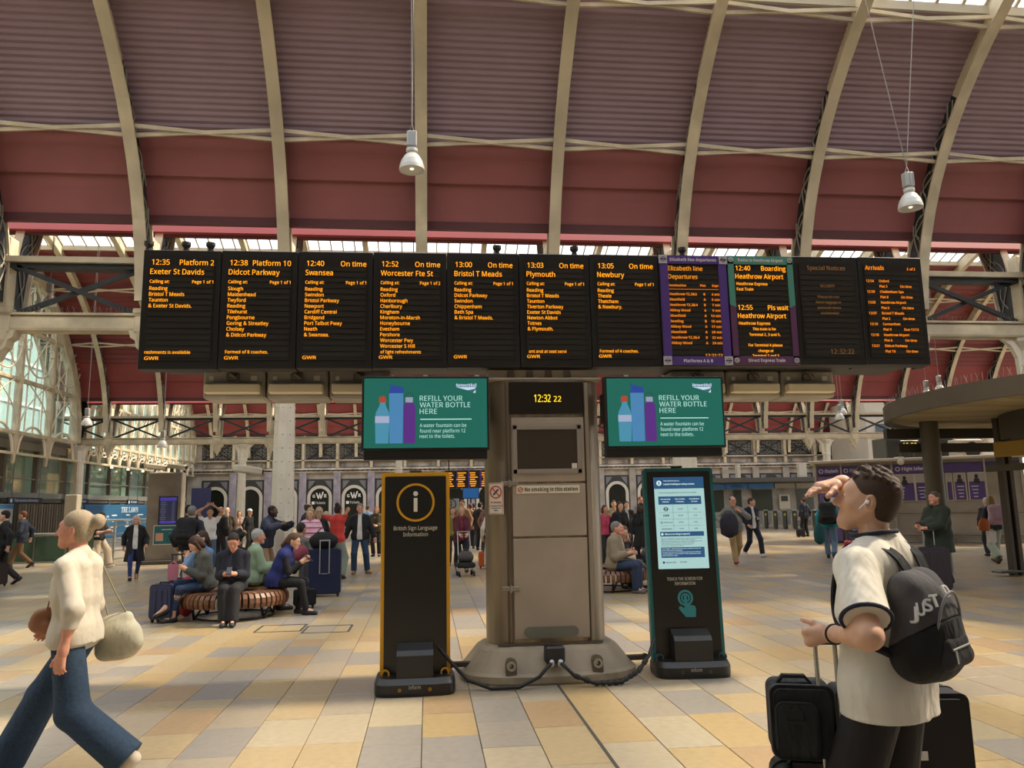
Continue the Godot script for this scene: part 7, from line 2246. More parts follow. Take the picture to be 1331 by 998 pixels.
func phone(label: String, who_: Node3D, at_: Vector3) -> void:
	var o := thing("phone", label, "phone")
	var ws: Array = who_.get_meta("wrists")
	var mid: Vector3 = (ws[0] + ws[1]) * 0.5 + Vector3(0, 0.055, 0.1)
	o.transform = who_.transform * Transform3D(Basis(Vector3.RIGHT, -0.9), mid)
	var b := MB.new(); b.box(Vector3.ZERO, Vector3(0.075, 0.15, 0.01), Basis.IDENTITY, 0.003)
	part("case", b, mat("#141416", 0.4), o)
	var s := MB.new(); s.box(Vector3(0, 0, 0.0055), Vector3(0.068, 0.14, 0.002))
	part("screen", s, mat("#20242c", 0.1), o)

func build_left() -> void:
	# grey advertising monolith with cameras
	var o := thing("information_kiosk", "tall grey monolith with a dark timetable screen and a teal poster on the left", "kiosk", Vector3(-8.15, 0, -25.4), 0.12)
	var b := MB.new(); b.box(Vector3(0, 1.45, 0), Vector3(1.0, 2.7, 0.6), Basis.IDENTITY, 0.03)
	part("body", b, mat("#a19b8f", 0.6, 0.0, "grime", 0.5), o)
	var pl := MB.new(); pl.box(Vector3(0, 0.06, 0.04), Vector3(1.25, 0.12, 0.85), Basis.IDENTITY, 0.02)
	part("plinth", pl, mat("#4d483f", 0.6), o)
	var fr := MB.new(); fr.box(Vector3(0.12, 1.62, 0.31), Vector3(0.54, 0.86, 0.02))
	part("screen_frame", fr, mat("#121215", 0.3), o)
	var sc := MB.new(); sc.box(Vector3(0.12, 1.62, 0.322), Vector3(0.48, 0.8, 0.004))
	part("screen", sc, glow("#3a3a5c", 0.12), o)
	var tx := MB.new()
	for k in 11:
		tx.box(Vector3(-0.02, 1.87 - k * 0.058, 0.326), Vector3(0.14 + 0.05 * sin(k * 1.7), 0.016, 0.002)); tx.box(Vector3(0.27, 1.87 - k * 0.058, 0.326), Vector3(0.07, 0.016, 0.002))
	part("screen_lettering", tx, glow("#8f95a8", 0.12), o).set_meta("kind", "stuff")
	var hb := MB.new(); hb.box(Vector3(0.12, 1.97, 0.325), Vector3(0.48, 0.1, 0.003)); hb.box(Vector3(0.12, 1.26, 0.325), Vector3(0.48, 0.08, 0.003))
	part("screen_band", hb, glow("#4b3fa8", 0.22), o)
	var pf := MB.new(); pf.box(Vector3(0.08, 0.88, 0.31), Vector3(0.7, 0.6, 0.02))
	part("poster_frame", pf, mat("#c9c7c0", 0.5), o)
	var po := MB.new(); po.box(Vector3(0.08, 0.88, 0.322), Vector3(0.64, 0.54, 0.003))
	part("poster", po, mat("#1c6a72", 0.5), o)
	var pm := MB.new(); pm.box(Vector3(-0.09, 0.82, 0.325), Vector3(0.22, 0.24, 0.002))
	part("poster_map", pm, mat("#cfa08e", 0.5), o)
	var pt := MB.new(); pt.box(Vector3(0.12, 1.04, 0.325), Vector3(0.3, 0.02, 0.002))
	for q in [[0.22, 0.92], [0.32, 0.92], [0.2, 0.78], [0.27, 0.79], [0.34, 0.78]]: pt.box(Vector3(q[0], q[1], 0.325), Vector3(0.045, 0.045, 0.002))
	part("poster_print", pt, mat("#d5e0dc", 0.5), o).set_meta("kind", "stuff")
	for q in [[-0.36, 0.35, "pale security camera on the left of the grey monolith's top"], [0.3, -0.3, "pale security camera on the right of the grey monolith's top"]]:
		security_camera(q[2], Vector3(-8.15 + q[0], 2.8, -25.3), q[1])
	security_camera("small pale security camera fixed beside the riveted column", Vector3(-3.98, 2.3, -17.7), 0.6)
	# glass and steel barriers round the stair
	var br := thing("glass_barrier", "green glass balustrade with steel rails behind the walking woman", "barrier", Vector3(-11.6, 0, -25.6))
	for k in 3:
		var g := MB.new(); g.box(Vector3(-0.9 + k * 0.92, 0.5, 0), Vector3(0.88, 0.74, 0.03))
		part("glass_panel", g, mat("#4f6b58", 0.12), br)
	var rl := MB.new()
	rl.tube([Vector3(-1.4, 0.95, 0), Vector3(1.4, 0.95, 0)], 0.05, 10); rl.tube([Vector3(-1.4, 0.12, 0.05), Vector3(1.4, 0.12, 0.05)], 0.03, 8)
	part("rail", rl, mat("#a7ada2", 0.3, 0.4), br)
	for k in 4:
		var p := MB.new(); p.box(Vector3(-1.36 + k * 0.92, 0.48, 0), Vector3(0.05, 0.96, 0.06))
		part("post", p, mat("#8a8d84", 0.35, 0.4), br)
	var st := thing("stair_railing", "white steel stair railing left of the grey monolith", "railing", Vector3(-9.2, 0, -26.2))
	for k in 3:
		var p := MB.new(); p.box(Vector3(-0.75 + k * 0.75, 0.68, 0), Vector3(0.07, 1.36, 0.07), Basis.IDENTITY, 0.01)
		part("post", p, mat("#b9b8b0", 0.35, 0.3), st)
	var sr := MB.new()
	for k in 5: sr.tube([Vector3(-1.3, 0.06 + k * 0.26, 0.03), Vector3(0.75, 0.3 + k * 0.26, 0.03)], 0.02, 6)
	sr.tube([Vector3(-1.3, 1.34, 0), Vector3(0.75, 1.36, 0)], 0.03, 8)
	part("rail", sr, mat("#c3c2ba", 0.3, 0.3), st)
	var bo := thing("beige_post", "plain beige post rising behind the walking woman's hair", "post", Vector3(-13.76, 0, -32))
	var bm := MB.new(); bm.box(Vector3(0, 1.15, 0), Vector3(0.46, 2.3, 0.4), Basis.IDENTITY, 0.03)
	part("post", bm, mat("#a89e8b", 0.7), bo)
	# hoarding of the cafes
	var ho := thing("hoarding", "long blue hoarding reading THE LAWN under the glass gallery", "hoarding", Vector3(-19.55, 0, -52.4))
	var hb2 := MB.new(); hb2.box(Vector3(0, 1.05, 0), Vector3(0.08, 2.0, 11.0))
	part("board", hb2, mat("#1c557c", 0.6), ho)
	var hl := MB.new()
	write(hl, "THE LAWN", Transform3D(Basis(Vector3.UP, PI / 2), Vector3(0.045, 1.55, -1.3)), 0.32, 0.5, 2.9, true, "Droid Serif")
	for k in 12: hl.box(Vector3(0.045, 1.38 - 0.36 * (k / 4), 3.4 - 2.2 * (k % 4)), Vector3(0.006, 0.07, 1.0 - 0.2 * (k % 3)))
	part("lettering", hl, mat("#c3d4df", 0.6), ho)
	var hr := MB.new()
	for q in [[1.2, 2.2], [0.75, -1.0], [1.1, 4.2]]: annulus(hr, 0.13, 0.18, 0.005, Transform3D(Basis(Vector3.UP, PI / 2), Vector3(0.046, q[0], q[1])), 16)
	part("round_badge", hr, mat("#c3d4df", 0.6), ho)
	# slatted brown screen
	var ss := thing("slatted_screen", "brown upright slatted screen left of the blue hoarding", "screen", Vector3(-19.5, 0, -42.5))
	for k in 22:
		var s := MB.new(); s.box(Vector3(0, 1.1, -2.9 + k * 0.27), Vector3(0.07, 1.9, 0.17))
		part("slat", s, mat(["#5b5144", "#665a4b", "#524839"][k % 3], 0.7), ss)
	var sb := MB.new(); sb.box(Vector3(-0.08, 1.02, 0), Vector3(0.04, 2.05, 6.1))
	part("backing", sb, mat("#3a342c", 0.8), ss)
	var pp := thing("poster_board", "grey poster board with a blue top at the far left", "poster", Vector3(-19.4, 0, -38.0))
	var p1 := MB.new(); p1.box(Vector3(0, 1.05, 0), Vector3(0.1, 2.0, 1.7))
	part("board", p1, mat("#8f8f86", 0.6), pp)
	var p2 := MB.new(); p2.box(Vector3(0.052, 1.93, 0), Vector3(0.01, 0.2, 1.7))
	part("blue_band", p2, mat("#2a5f8c", 0.6), pp)
	for q in [[-41.2, 3.3, "Train services information", "long navy sign reading Train services information at the far left"], [-47.4, 2.0, "Information", "navy sign above the left end of the blue hoarding"], [-55.4, 2.0, "Information", "navy sign beside the top of the grey monolith"]]:
		var s := thing("hanging_sign", q[3], "sign", Vector3(-19.98, 2.22, q[0]))
		var sm := MB.new(); sm.box(Vector3.ZERO, Vector3(0.08, 0.32, q[1]), Basis.IDENTITY, 0.01)
		part("panel", sm, mat("#16233a", 0.5), s)
		var sl := MB.new()
		write(sl, q[2], Transform3D(Basis(Vector3.UP, PI / 2), Vector3(0.042, -0.05, q[1] * 0.5 - 0.55)), 0.13, 0.0, minf(q[1] - 0.9, 2.3))
		disc(sl, 0.1, 0.004, Transform3D(Basis(Vector3.UP, PI / 2), Vector3(0.044, 0, q[1] * 0.5 - 0.25)), 14)
		part("lettering", sl, mat("#c9d0d8", 0.6), s)
		var hg := MB.new()
		for e in [-0.4, 0.4]: hg.tube([Vector3(0, 0.16, e * q[1]), Vector3(0, 2.25, e * q[1])], 0.015, 4)
		part("hanger", hg, mat("#3a3d40", 0.5), s)
	# lights strung along the lower rail
	for k in 5:
		var l := thing("spot_lamp", "small bright spot lamp under the far glass screen, %s from the left" % ["first", "second", "third", "fourth", "fifth"][k], "lamp", Vector3(-19.85, 4.36, -51.2 - 2.7 * k), 0.0, "spot lamps on the lower rail of the glass screen")
		var lm := MB.new(); lm.lathe([Vector2(0, 0.08), Vector2(0.05, 0.07), Vector2(0.1, -0.04), Vector2(0, -0.05)], 10)
		part("lamp_head", lm, glow("#fff2d6", 1.2), l)
	# blue stand by the arches
	var bs := thing("information_stand", "tall dark blue stand against the wall beside the monolith", "stand", Vector3(-18.6, 0, -66.5), 0.2)
	var bm2 := MB.new(); bm2.box(Vector3(0, 1.7, 0), Vector3(1.5, 3.4, 0.3), Basis.IDENTITY, 0.02)
	part("panel", bm2, mat("#262c55", 0.5), bs)
	# far boards seen left of the pillar
	var fb := thing("far_departure_board", "far row of orange departure panels seen between yellow totem and pillar", "sign", Vector3(2.45, 2.68, -46.95))
	var fm := MB.new(); fm.box(Vector3(0, 0.5, -0.15), Vector3(2.9, 1.1, 0.3), Basis.IDENTITY, 0.02)
	part("housing", fm, mat("#15130f", 0.5), fb)
	var rng := RandomNumberGenerator.new(); rng.seed = 9
	for k in 4:
		var t := MB.new()
		for r in 7: t.box(Vector3(-1.08 + k * 0.72 - 0.14 + rng.randf() * 0.08, 0.88 - r * 0.13, 0.004), Vector3(rng.randf_range(0.25, 0.55), 0.06, 0.01))
		part("led_lettering", t, glow("#ff9d12", 0.36), fb).set_meta("kind", "stuff")
	for k in 3:
		var t := MB.new(); t.box(Vector3(-0.72 + k * 0.72, 0.5, 0.01), Vector3(0.04 if k < 1 else 0.1, 1.1, 0.03))
		part("divider", t, mat("#53308c", 0.5), fb)
	var fl := MB.new()
	for x in [-1.2, 1.2]: fl.box(Vector3(x, 1.9, -0.1), Vector3(0.08, 1.7, 0.08))
	part("hanger", fl, mat("#3a3834", 0.5), fb)
	var bs2 := thing("far_screen", "small blue advertising screen under the far departure panels", "screen", Vector3(2.45, 1.98, -44.9))
	var fz := MB.new(); fz.box(Vector3(0, 0.33, -0.06), Vector3(0.98, 0.64, 0.1), Basis.IDENTITY, 0.01)
	part("casing", fz, mat("#14161a", 0.4), bs2)
	var fs := MB.new(); fs.box(Vector3(0, 0.33, 0), Vector3(0.9, 0.56, 0.02))
	part("screen", fs, glow("#1d5a96", 0.22), bs2)
	var fp := MB.new(); fp.box(Vector3(0, -0.95, -0.1), Vector3(0.1, 1.96, 0.1))
	part("post", fp, mat("#3a3834", 0.5), bs2)
	var ip := thing("information_point", "grey panel with a round i sign below the far departure panels", "sign", Vector3(1.28, 0, -44.0))
	var im := MB.new(); im.box(Vector3(0, 1.0, 0), Vector3(0.9, 2.0, 0.2), Basis.IDENTITY, 0.02)
	part("panel", im, mat("#8d8c86", 0.6), ip)
	var ir := MB.new(); annulus(ir, 0.24, 0.3, 0.01, at(0, 1.7, 0.11), 24); ir.box(Vector3(0, 1.65, 0.11), Vector3(0.07, 0.2, 0.01)); disc(ir, 0.05, 0.01, at(0, 1.83, 0.115), 12)
	part("i_symbol", ir, mat("#22211e", 0.6), ip)

func security_camera(label: String, p: Vector3, turn: float) -> void:
	var o := thing("security_camera", label, "camera", p, turn)
	var b := MB.new(); b.box(Vector3(0, 0.18, 0.0), Vector3(0.62, 0.16, 0.18), Basis(Vector3.BACK, -0.12), 0.03)
	part("housing", b, mat("#c4bda9", 0.5), o)
	var l := MB.new(); l.lathe([Vector2(0, 0.0), Vector2(0.05, 0), Vector2(0.06, 0.05), Vector2(0, 0.05)], 12, Transform3D(Basis(Vector3.BACK, -PI / 2 - 0.12), Vector3(0.29, 0.145, 0)))
	part("lens", l, mat("#1a1a1a", 0.2), o)
	var s := MB.new(); s.box(Vector3(0, 0.05, 0), Vector3(0.06, 0.14, 0.06))
	part("bracket", s, mat("#9a9384", 0.5), o)

func build_right() -> void:
	# flight information wall
	var purple := mat("#4f3d78", 0.5)
	var grey := mat("#b0aba1", 0.6, 0.1, "grime", 0.4)
	var o := thing("flight_information_wall", "long grey pavilion wall with purple Flight Information header and posters", "pavilion", Vector3(14.71, 0, -28.27), deg_to_rad(-31.3))
	var b := MB.new(); b.box(Vector3(3.4, 1.48, -1.3), Vector3(6.8, 2.96, 2.5), Basis.IDENTITY, 0.02)
	part("body", b, grey, o)
	var rf := MB.new(); rf.box(Vector3(3.4, 3.0, -1.1), Vector3(7.1, 0.1, 3.2), Basis.IDENTITY, 0.02)
	part("roof_edge", rf, mat("#b8b1a3", 0.6), o)
	for q in [[0.1, 0.95, "Elizabeth"], [0.97, 1.85, "Elizabeth"], [1.88, 2.65, "Heathrow Express"], [2.72, 5.6, "Flight Information"], [5.66, 6.7, ""]]:
		var h := MB.new(); h.box(Vector3((q[0] + q[1]) * 0.5, 2.66, -0.02), Vector3(q[1] - q[0] - 0.03, 0.34, 0.08), Basis.IDENTITY, 0.01)
		var hn := part("header_panel", h, purple, o)
		if q[2]:
			var t := MB.new()
			write(t, q[2], at(q[0] + 0.3, 2.6, 0.022), 0.12, 0.0, minf(q[1] - q[0] - 0.4, 1.15), true)
			annulus(t, 0.055, 0.08, 0.004, at(q[0] + 0.16, 2.66, 0.024), 16)
			part("lettering", t, mat("#d9d4e2", 0.6), hn)
	for x in [0.05, 0.96, 1.865, 2.68, 5.63, 6.72]:
		var p := MB.new(); p.box(Vector3(x, 1.5, 0.0), Vector3(0.05, 2.9, 0.06))
		part("joint_post", p, mat("#b3ab9b", 0.5, 0.2), o)
	var k := 0
	for q in [[2.77, 3.38], [3.43, 3.95], [4.42, 4.58], [4.66, 5.0], [5.1, 5.6]]:
		var fr := MB.new(); fr.box(Vector3((q[0] + q[1]) * 0.5, 1.98, 0.0), Vector3(q[1] - q[0] + 0.05, 0.98, 0.04))
		var fn := part("poster_frame", fr, mat("#b9b4aa", 0.5), o)
		var lo := MB.new(); lo.box(Vector3((q[0] + q[1]) * 0.5, 1.83, 0.022), Vector3(q[1] - q[0] - 0.02, 0.64, 0.006))
		part("poster", lo, purple, fn)
		var hi := MB.new(); hi.box(Vector3((q[0] + q[1]) * 0.5, 2.3, 0.022), Vector3(q[1] - q[0] - 0.02, 0.28, 0.006))
		part("poster_picture", hi, mat("#a6a29e", 0.6), fn)
		if q[1] - q[0] > 0.3:
			var fg := MB.new()
			var cx: float = (q[0] + q[1]) * 0.5
			if k % 2 == 0 or k == 3:
				fg.ell(Vector3(cx, 2.33, 0.026), Vector3(0.06, 0.075, 0.006)); fg.prism(PackedVector2Array([Vector2(cx - 0.11, 2.08), Vector2(cx + 0.11, 2.08), Vector2(cx + 0.07, 2.26), Vector2(cx - 0.07, 2.26)]), 0.004, at(0, 0, 0.029))
			else:
				for e in [0, 1]: fg.box(Vector3(cx + 0.1, 1.86 - 0.2 * e, 0.028), Vector3(0.22, 0.1, 0.005))
			part("poster_figure", fg, mat("#2c2a30" if (k % 2 == 0 or k == 3) else "#7fa3a8", 0.6), fn)
			var tx := MB.new()
			for e in 4: tx.box(Vector3(q[0] + 0.18, 1.98 - e * 0.12, 0.027), Vector3(0.22 - 0.03 * e, 0.03, 0.004))
			part("poster_print", tx, mat("#cfc8dc", 0.6), fn).set_meta("kind", "stuff")
		k += 1
	for q in [[6.15, 2.15], [6.15, 1.85]]:
		var a := MB.new(); annulus(a, 0.1, 0.14, 0.006, at(q[0], q[1], 0.03), 18); a.box(Vector3(q[0], q[1], 0.026), Vector3(0.13, 0.03, 0.008))
		part("direction_symbol", a, mat("#3a3440", 0.6), o)
	for q in [[0.5, 1.3], [1.4, 1.3]]:
		var a := MB.new(); a.box(Vector3(q[0], 1.25, 0.1), Vector3(0.72, 2.4, 0.24), Basis.IDENTITY, 0.02)
		var tm := part("ticket_machine", a, mat("#6c5a8e", 0.5), o)
		var s := MB.new(); s.box(Vector3(q[0], 1.5, 0.225), Vector3(0.4, 0.35, 0.01))
		part("screen", s, mat("#cfd4d8", 0.2), tm)
	var kr := MB.new(); kr.tube([Vector3(1.9, 0.3, 0.12), Vector3(6.8, 0.3, 0.12)], 0.03, 8)
	for x in [2.2, 3.4, 4.6, 5.8]: kr.box(Vector3(x, 0.15, 0.1), Vector3(0.05, 0.3, 0.05))
	part("bumper_rail", kr, mat("#8f897e", 0.4, 0.4), o)
	var sl := MB.new(); sl.box(Vector3(4.3, 1.05, 0.0), Vector3(4.9, 0.02, 0.03))
	part("panel_seam", sl, mat("#5d584f", 0.6), o)
	# things on its roof
	var pr := thing("plant_box", "dark grey rooftop plant screen above the Flight Information header", "box", Vector3(20.2, 3.06, -30.3))
	var pm := MB.new(); pm.box(Vector3(0, 0.5, 0), Vector3(3.0, 1.0, 1.0), Basis.IDENTITY, 0.02)
	part("casing", pm, mat("#55564f", 0.7), pr)
	for e in 5:
		var w := MB.new(); w.box(Vector3(-1.2 + e * 0.6, 0.55, 0.51), Vector3(0.45, 0.7, 0.03))
		part("louvre", w, mat("#3d3e3a", 0.7), pr)
	var ps := MB.new(); ps.box(Vector3(0, -1.55, -0.2), Vector3(2.6, 3.0, 0.5))
	part("support", ps, mat("#6b675e", 0.7), pr)
	var ac := thing("air_conditioner", "white air conditioning unit with a dark fan beside the rooftop plant screen", "air conditioner", Vector3(21.75, 3.06, -29.2))
	var am := MB.new(); am.box(Vector3(0, 0.42, 0), Vector3(1.15, 0.84, 0.5), Basis.IDENTITY, 0.02)
	part("casing", am, mat("#c7bfae", 0.5), ac)
	var af := MB.new(); disc(af, 0.33, 0.02, at(0.12, 0.42, 0.27), 24)
	part("fan_opening", af, mat("#1b1a19", 0.6), ac)
	for e in 6:
		var lv := MB.new(); lv.box(Vector3(-0.45, 0.12 + e * 0.12, 0.26), Vector3(0.2, 0.05, 0.04))
		part("louvre", lv, mat("#dcd4c2", 0.5), ac)
	var al := MB.new(); al.box(Vector3(0, -1.53, 0), Vector3(0.9, 3.06, 0.4))
	part("support", al, mat("#6b675e", 0.7), ac)
	var ck := thing("clock_sign", "small dark hanging clock sign with yellow digits above the Flight Information wall", "clock", Vector3(19.3, 3.7, -29.2))
	var cm := MB.new(); cm.box(Vector3.ZERO, Vector3(0.8, 0.4, 0.16), Basis.IDENTITY, 0.02)
	part("casing", cm, mat("#16150f", 0.4), ck)
	var ct := MB.new(); write(ct, "12:32", at(0, -0.1, 0.083), 0.2, 0.5, 0.62, true)
	part("led_digits", ct, glow("#ffd21a", 0.4), ck)
	var cp := MB.new(); cp.box(Vector3(0, -0.45, -0.05), Vector3(0.06, 0.55, 0.06))
	part("post", cp, mat("#3d3c38", 0.5), ck)
	var dc := thing("dome_camera", "white dome camera fixed above the Flight Information lettering", "camera", Vector3(17.05, 2.98, -26.45))
	var dm := MB.new(); dm.ell(Vector3(0, -0.06, 0.1), Vector3(0.13, 0.13, 0.13)); dm.box(Vector3(0, 0.06, 0), Vector3(0.2, 0.1, 0.3))
	part("dome", dm, mat("#d0cabb", 0.4), dc)
	# ticket gates and the shop row behind them
	var gate0: Node3D = null
	for e in 8:
		var p := Vector3(19.3 + e * 0.28, 0, -44.3 + e * 0.62)
		var lab: String = "grey ticket gate pedestal, number %s from the left in the gate line" % ["one", "two", "three", "four", "five", "six", "seven", "eight"][e]
		if gate0 == null:
			gate0 = thing("ticket_gate", lab, "gate", p, deg_to_rad(-24), "ticket gates in the line by the shop row")
			var g := MB.new(); g.box(Vector3(0, 0.5, 0), Vector3(0.22, 1.0, 1.4), Basis.IDENTITY, 0.05)
			part("pedestal", g, mat("#55534f", 0.35, 0.4), gate0)
			var gt := MB.new(); gt.box(Vector3(0, 1.03, 0), Vector3(0.25, 0.06, 1.45), Basis.IDENTITY, 0.02)
			part("top", gt, mat("#a09c93", 0.3, 0.4), gate0)
			var gp := MB.new(); gp.box(Vector3(0.2, 0.62, 0.1), Vector3(0.24, 0.8, 0.02))
			part("paddle", gp, glass("#9fb4b4", 0.35), gate0)
			var gr := MB.new(); disc(gr, 0.06, 0.01, Transform3D(Basis(Vector3.RIGHT, 0.0), Vector3(0, 0.8, 0.71)), 14)
			part("card_reader", gr, mat("#c9b13a", 0.5), gate0)
		else: copy(gate0, lab, p, deg_to_rad(-24))
	var sh := thing("shop_row", "low row of kiosks with a blue fascia reading EXPRESS behind the ticket gates", "shop", Vector3(17.4, 0, -46.5))
	var sb := MB.new(); sb.box(Vector3(3.4, 1.35, -0.9), Vector3(6.9, 2.7, 1.5))
	part("body", sb, mat("#a29c91", 0.7, 0.0, "grime", 0.5), sh)
	var sr := MB.new(); sr.box(Vector3(3.4, 2.85, -0.5), Vector3(7.2, 0.3, 2.4), Basis.IDENTITY, 0.03)
	part("roof", sr, mat("#55514a", 0.6), sh)
	for q in [[0.0, 0.95, "#3f7fc0"], [1.0, 2.4, "#3f7fc0"], [2.45, 4.1, "#3f7fc0"], [4.2, 5.5, "#a39a85"], [5.6, 6.8, "#a39a85"]]:
		var f := MB.new(); f.box(Vector3((q[0] + q[1]) * 0.5, 2.5, -0.1), Vector3(q[1] - q[0], 0.3, 0.12))
		part("fascia", f, mat(q[2], 0.5), sh)
	for q in [[0.05, 0.85], [1.5, 2.0], [2.7, 4.0], [5.6, 6.7]]:
		var f := MB.new(); f.box(Vector3((q[0] + q[1]) * 0.5, 1.62, -0.13), Vector3(q[1] - q[0], 1.3, 0.05))
		part("shop_window", f, mat("#33392f", 0.12), sh)
	var tl := MB.new(); write(tl, "EXPRESS", at(1.7, 2.43, -0.035), 0.15, 0.5, 0.7, true)
	part("lettering", tl, mat("#1b3a66", 0.6), sh)
	var ct2 := MB.new(); ct2.box(Vector3(1.0, 0.45, 0.1), Vector3(2.2, 0.9, 0.5), Basis.IDENTITY, 0.02)
	part("counter", ct2, mat("#8f897f", 0.6), sh)
	var cm2 := MB.new(); cm2.box(Vector3(4.75, 1.5, -0.08), Vector3(0.7, 0.9, 0.1)); 
	part("cash_machine", cm2, mat("#b0a590", 0.5), sh)
	var cm3 := MB.new(); cm3.box(Vector3(4.75, 1.7, -0.02), Vector3(0.42, 0.32, 0.03))
	part("screen", cm3, mat("#222522", 0.2), sh)
	for q in [[6.1, 3.0, "pale loudspeaker box above the shop row"], [1.9, 3.0, "white panel standing on the shop row roof"]]:
		var w := thing("roof_box", q[2], "box", Vector3(17.4 + q[0], q[1], -46.7))
		var wm := MB.new(); wm.box(Vector3(0, 0.45, 0), Vector3(0.55 if q[0] > 3 else 0.25, 0.9, 0.3), Basis.IDENTITY, 0.03)
		part("casing", wm, mat("#c9c2b2", 0.6), w)
	# tall building beyond the right hand end of the hall
	var ob := MB.new(); ob.box(Vector3(44, 5.0, -64.5), Vector3(14, 10, 6))
	var on := struct("wall_right_building", ob, mat("#b5ada0", 0.8, 0.0, "paint", 0.2))
	for q in [[38.6, 4.2], [41.4, 4.2], [44.2, 4.2], [38.6, 7.0], [41.4, 7.0], [44.2, 7.0]]:
		var w := MB.new(); w.box(Vector3(q[0], q[1], -61.46), Vector3(1.6, 1.7, 0.1))
		part("pane", w, mat("#4f5d64", 0.2), on)
	# brown retail pod with a curved canopy
	var brown := mat("#5d5344", 0.6, 0.0, "paint", 0.4)
	var cv := thing("canopy", "brown curved canopy with timber soffit jutting in from the right", "canopy", Vector3(14.3, 0, -13.0))
	var ring := MB.new()
	var R := 5.1
	var fa := []
	for e in 41:
		var a := PI * 0.45 + PI * 1.15 * e / 40.0
		fa.append(Vector3(cos(a) * R, 3.38, sin(a) * R))
	for e in 40:
		var p: Vector3 = fa[e]; var q: Vector3 = fa[e + 1]
		var po := p * Vector3(1.02, 1, 1.02); var qo := q * Vector3(1.02, 1, 1.02)
		var u0 := Vector3(0, 0.16, 0)
		ring.quad(qo - u0, po - u0, po + u0, qo + u0)
		ring.quad(p - u0, q - u0, q + u0, p + u0)
		ring.quad(po + u0, p + u0, q + u0, qo + u0)
		ring.quad(p - u0, po - u0, qo - u0, q - u0)
	part("fascia", ring, brown, cv)
	var top := MB.new(); var in_ring := 3.0
	for e in 40:
		var p: Vector3 = fa[e]; var q: Vector3 = fa[e + 1]
		top.quad(Vector3(0, 3.5, 0), Vector3(q.x, 3.46, q.z), Vector3(p.x, 3.46, p.z), Vector3(0, 3.5, 0))
	part("roof_deck", top, mat("#4d473d", 0.7), cv)
	for e in 40:
		var p: Vector3 = fa[e]; var q: Vector3 = fa[e + 1]
		var s := MB.new()
		var g := 0.992
		var pi_ := p * Vector3(0.6, 1, 0.6); var qi := q * Vector3(0.6, 1, 0.6)
		p.y = 3.3; q.y = 3.3; pi_.y = 3.26; qi.y = 3.26
		q = p.lerp(q, 0.96); qi = pi_.lerp(qi, 0.96)
		s.quad(p, q, qi, pi_)
		part("soffit_board", s, mat(["#a38f62", "#98845a", "#ab976a"][e % 3], 0.6), cv)
	var dk := MB.new(); dk.lathe([Vector2(3.06, 2.75), Vector2(3.06, 3.3)], 48)
	part("inner_drum", dk, mat("#433c32", 0.7), cv)
	var bm := MB.new()
	bm.box(Vector3(-2.2, 3.05, -3.4), Vector3(3.6, 0.22, 0.14)); bm.box(Vector3(-2.2, 2.72, -3.3), Vector3(3.2, 0.2, 0.14))
	part("beam", bm, mat("#3b352c", 0.7), cv)
	var cp1 := MB.new(); cp1.lathe([Vector2(0.2, 0), Vector2(0.19, 3.3)], 24, at(-3.2, 0, -3.0))
	part("support_column", cp1, brown, cv)
	var pf := MB.new()
	for q in [[0.0, 0.09], [0.17, 0.09]]: pf.box(Vector3(-2.25 + q[0], 1.65, -2.15), Vector3(q[1], 3.3, 0.16), Basis.IDENTITY, 0.01)
	pf.box(Vector3(-2.1, 1.65, -2.22), Vector3(0.3, 3.3, 0.05))
	part("frame_post", pf, mat("#4c443a", 0.6), cv)
	var fp2 := MB.new(); fp2.box(Vector3(-2.5, 0.09, -2.0), Vector3(0.5, 0.05, 0.3), Basis.IDENTITY, 0.02)
	part("foot_plate", fp2, mat("#5b5a55", 0.4, 0.4), cv)
	var ys := MB.new(); ys.box(Vector3(-2.45, 2.58, -1.0), Vector3(0.12, 0.32, 2.0), Basis.IDENTITY, 0.02)
	var yn := part("yellow_sign", ys, mat("#a97f22", 0.5), cv)
	var yt := MB.new(); write(yt, "Ca", Transform3D(Basis(Vector3.UP, -PI / 2), Vector3(-2.515, 2.5, -0.75)), 0.2, 0.0, 0.0, false, "Droid Serif")
	part("lettering", yt, mat("#2e2618", 0.6), yn)
	var dr := MB.new(); dr.box(Vector3(-1.4, 3.0, -1.6), Vector3(2.2, 0.5, 0.2)); dr.box(Vector3(-2.45, 2.2, -1.0), Vector3(0.08, 0.14, 2.6))
	part("header_beam", dr, brown, cv)
	# bird spikes on the canopy
	var sp := MB.new()
	for e in 240:
		var a := PI * 0.5 + PI * 1.1 * e / 240.0
		var p := Vector3(14.3 + cos(a) * R, 3.54, -13.0 + sin(a) * R)
		sp.tube([p, p + Vector3(sin(e * 2.3) * 0.05, 0.16, cos(e * 1.7) * 0.05)], 0.004, 3, false)
	var sn := solo("bird_spikes", sp, mat("#8a7a70", 0.5, 0.3), "thin wire bird spikes along the edge of the brown canopy", "bird spikes")
	sn.set_meta("kind", "stuff")

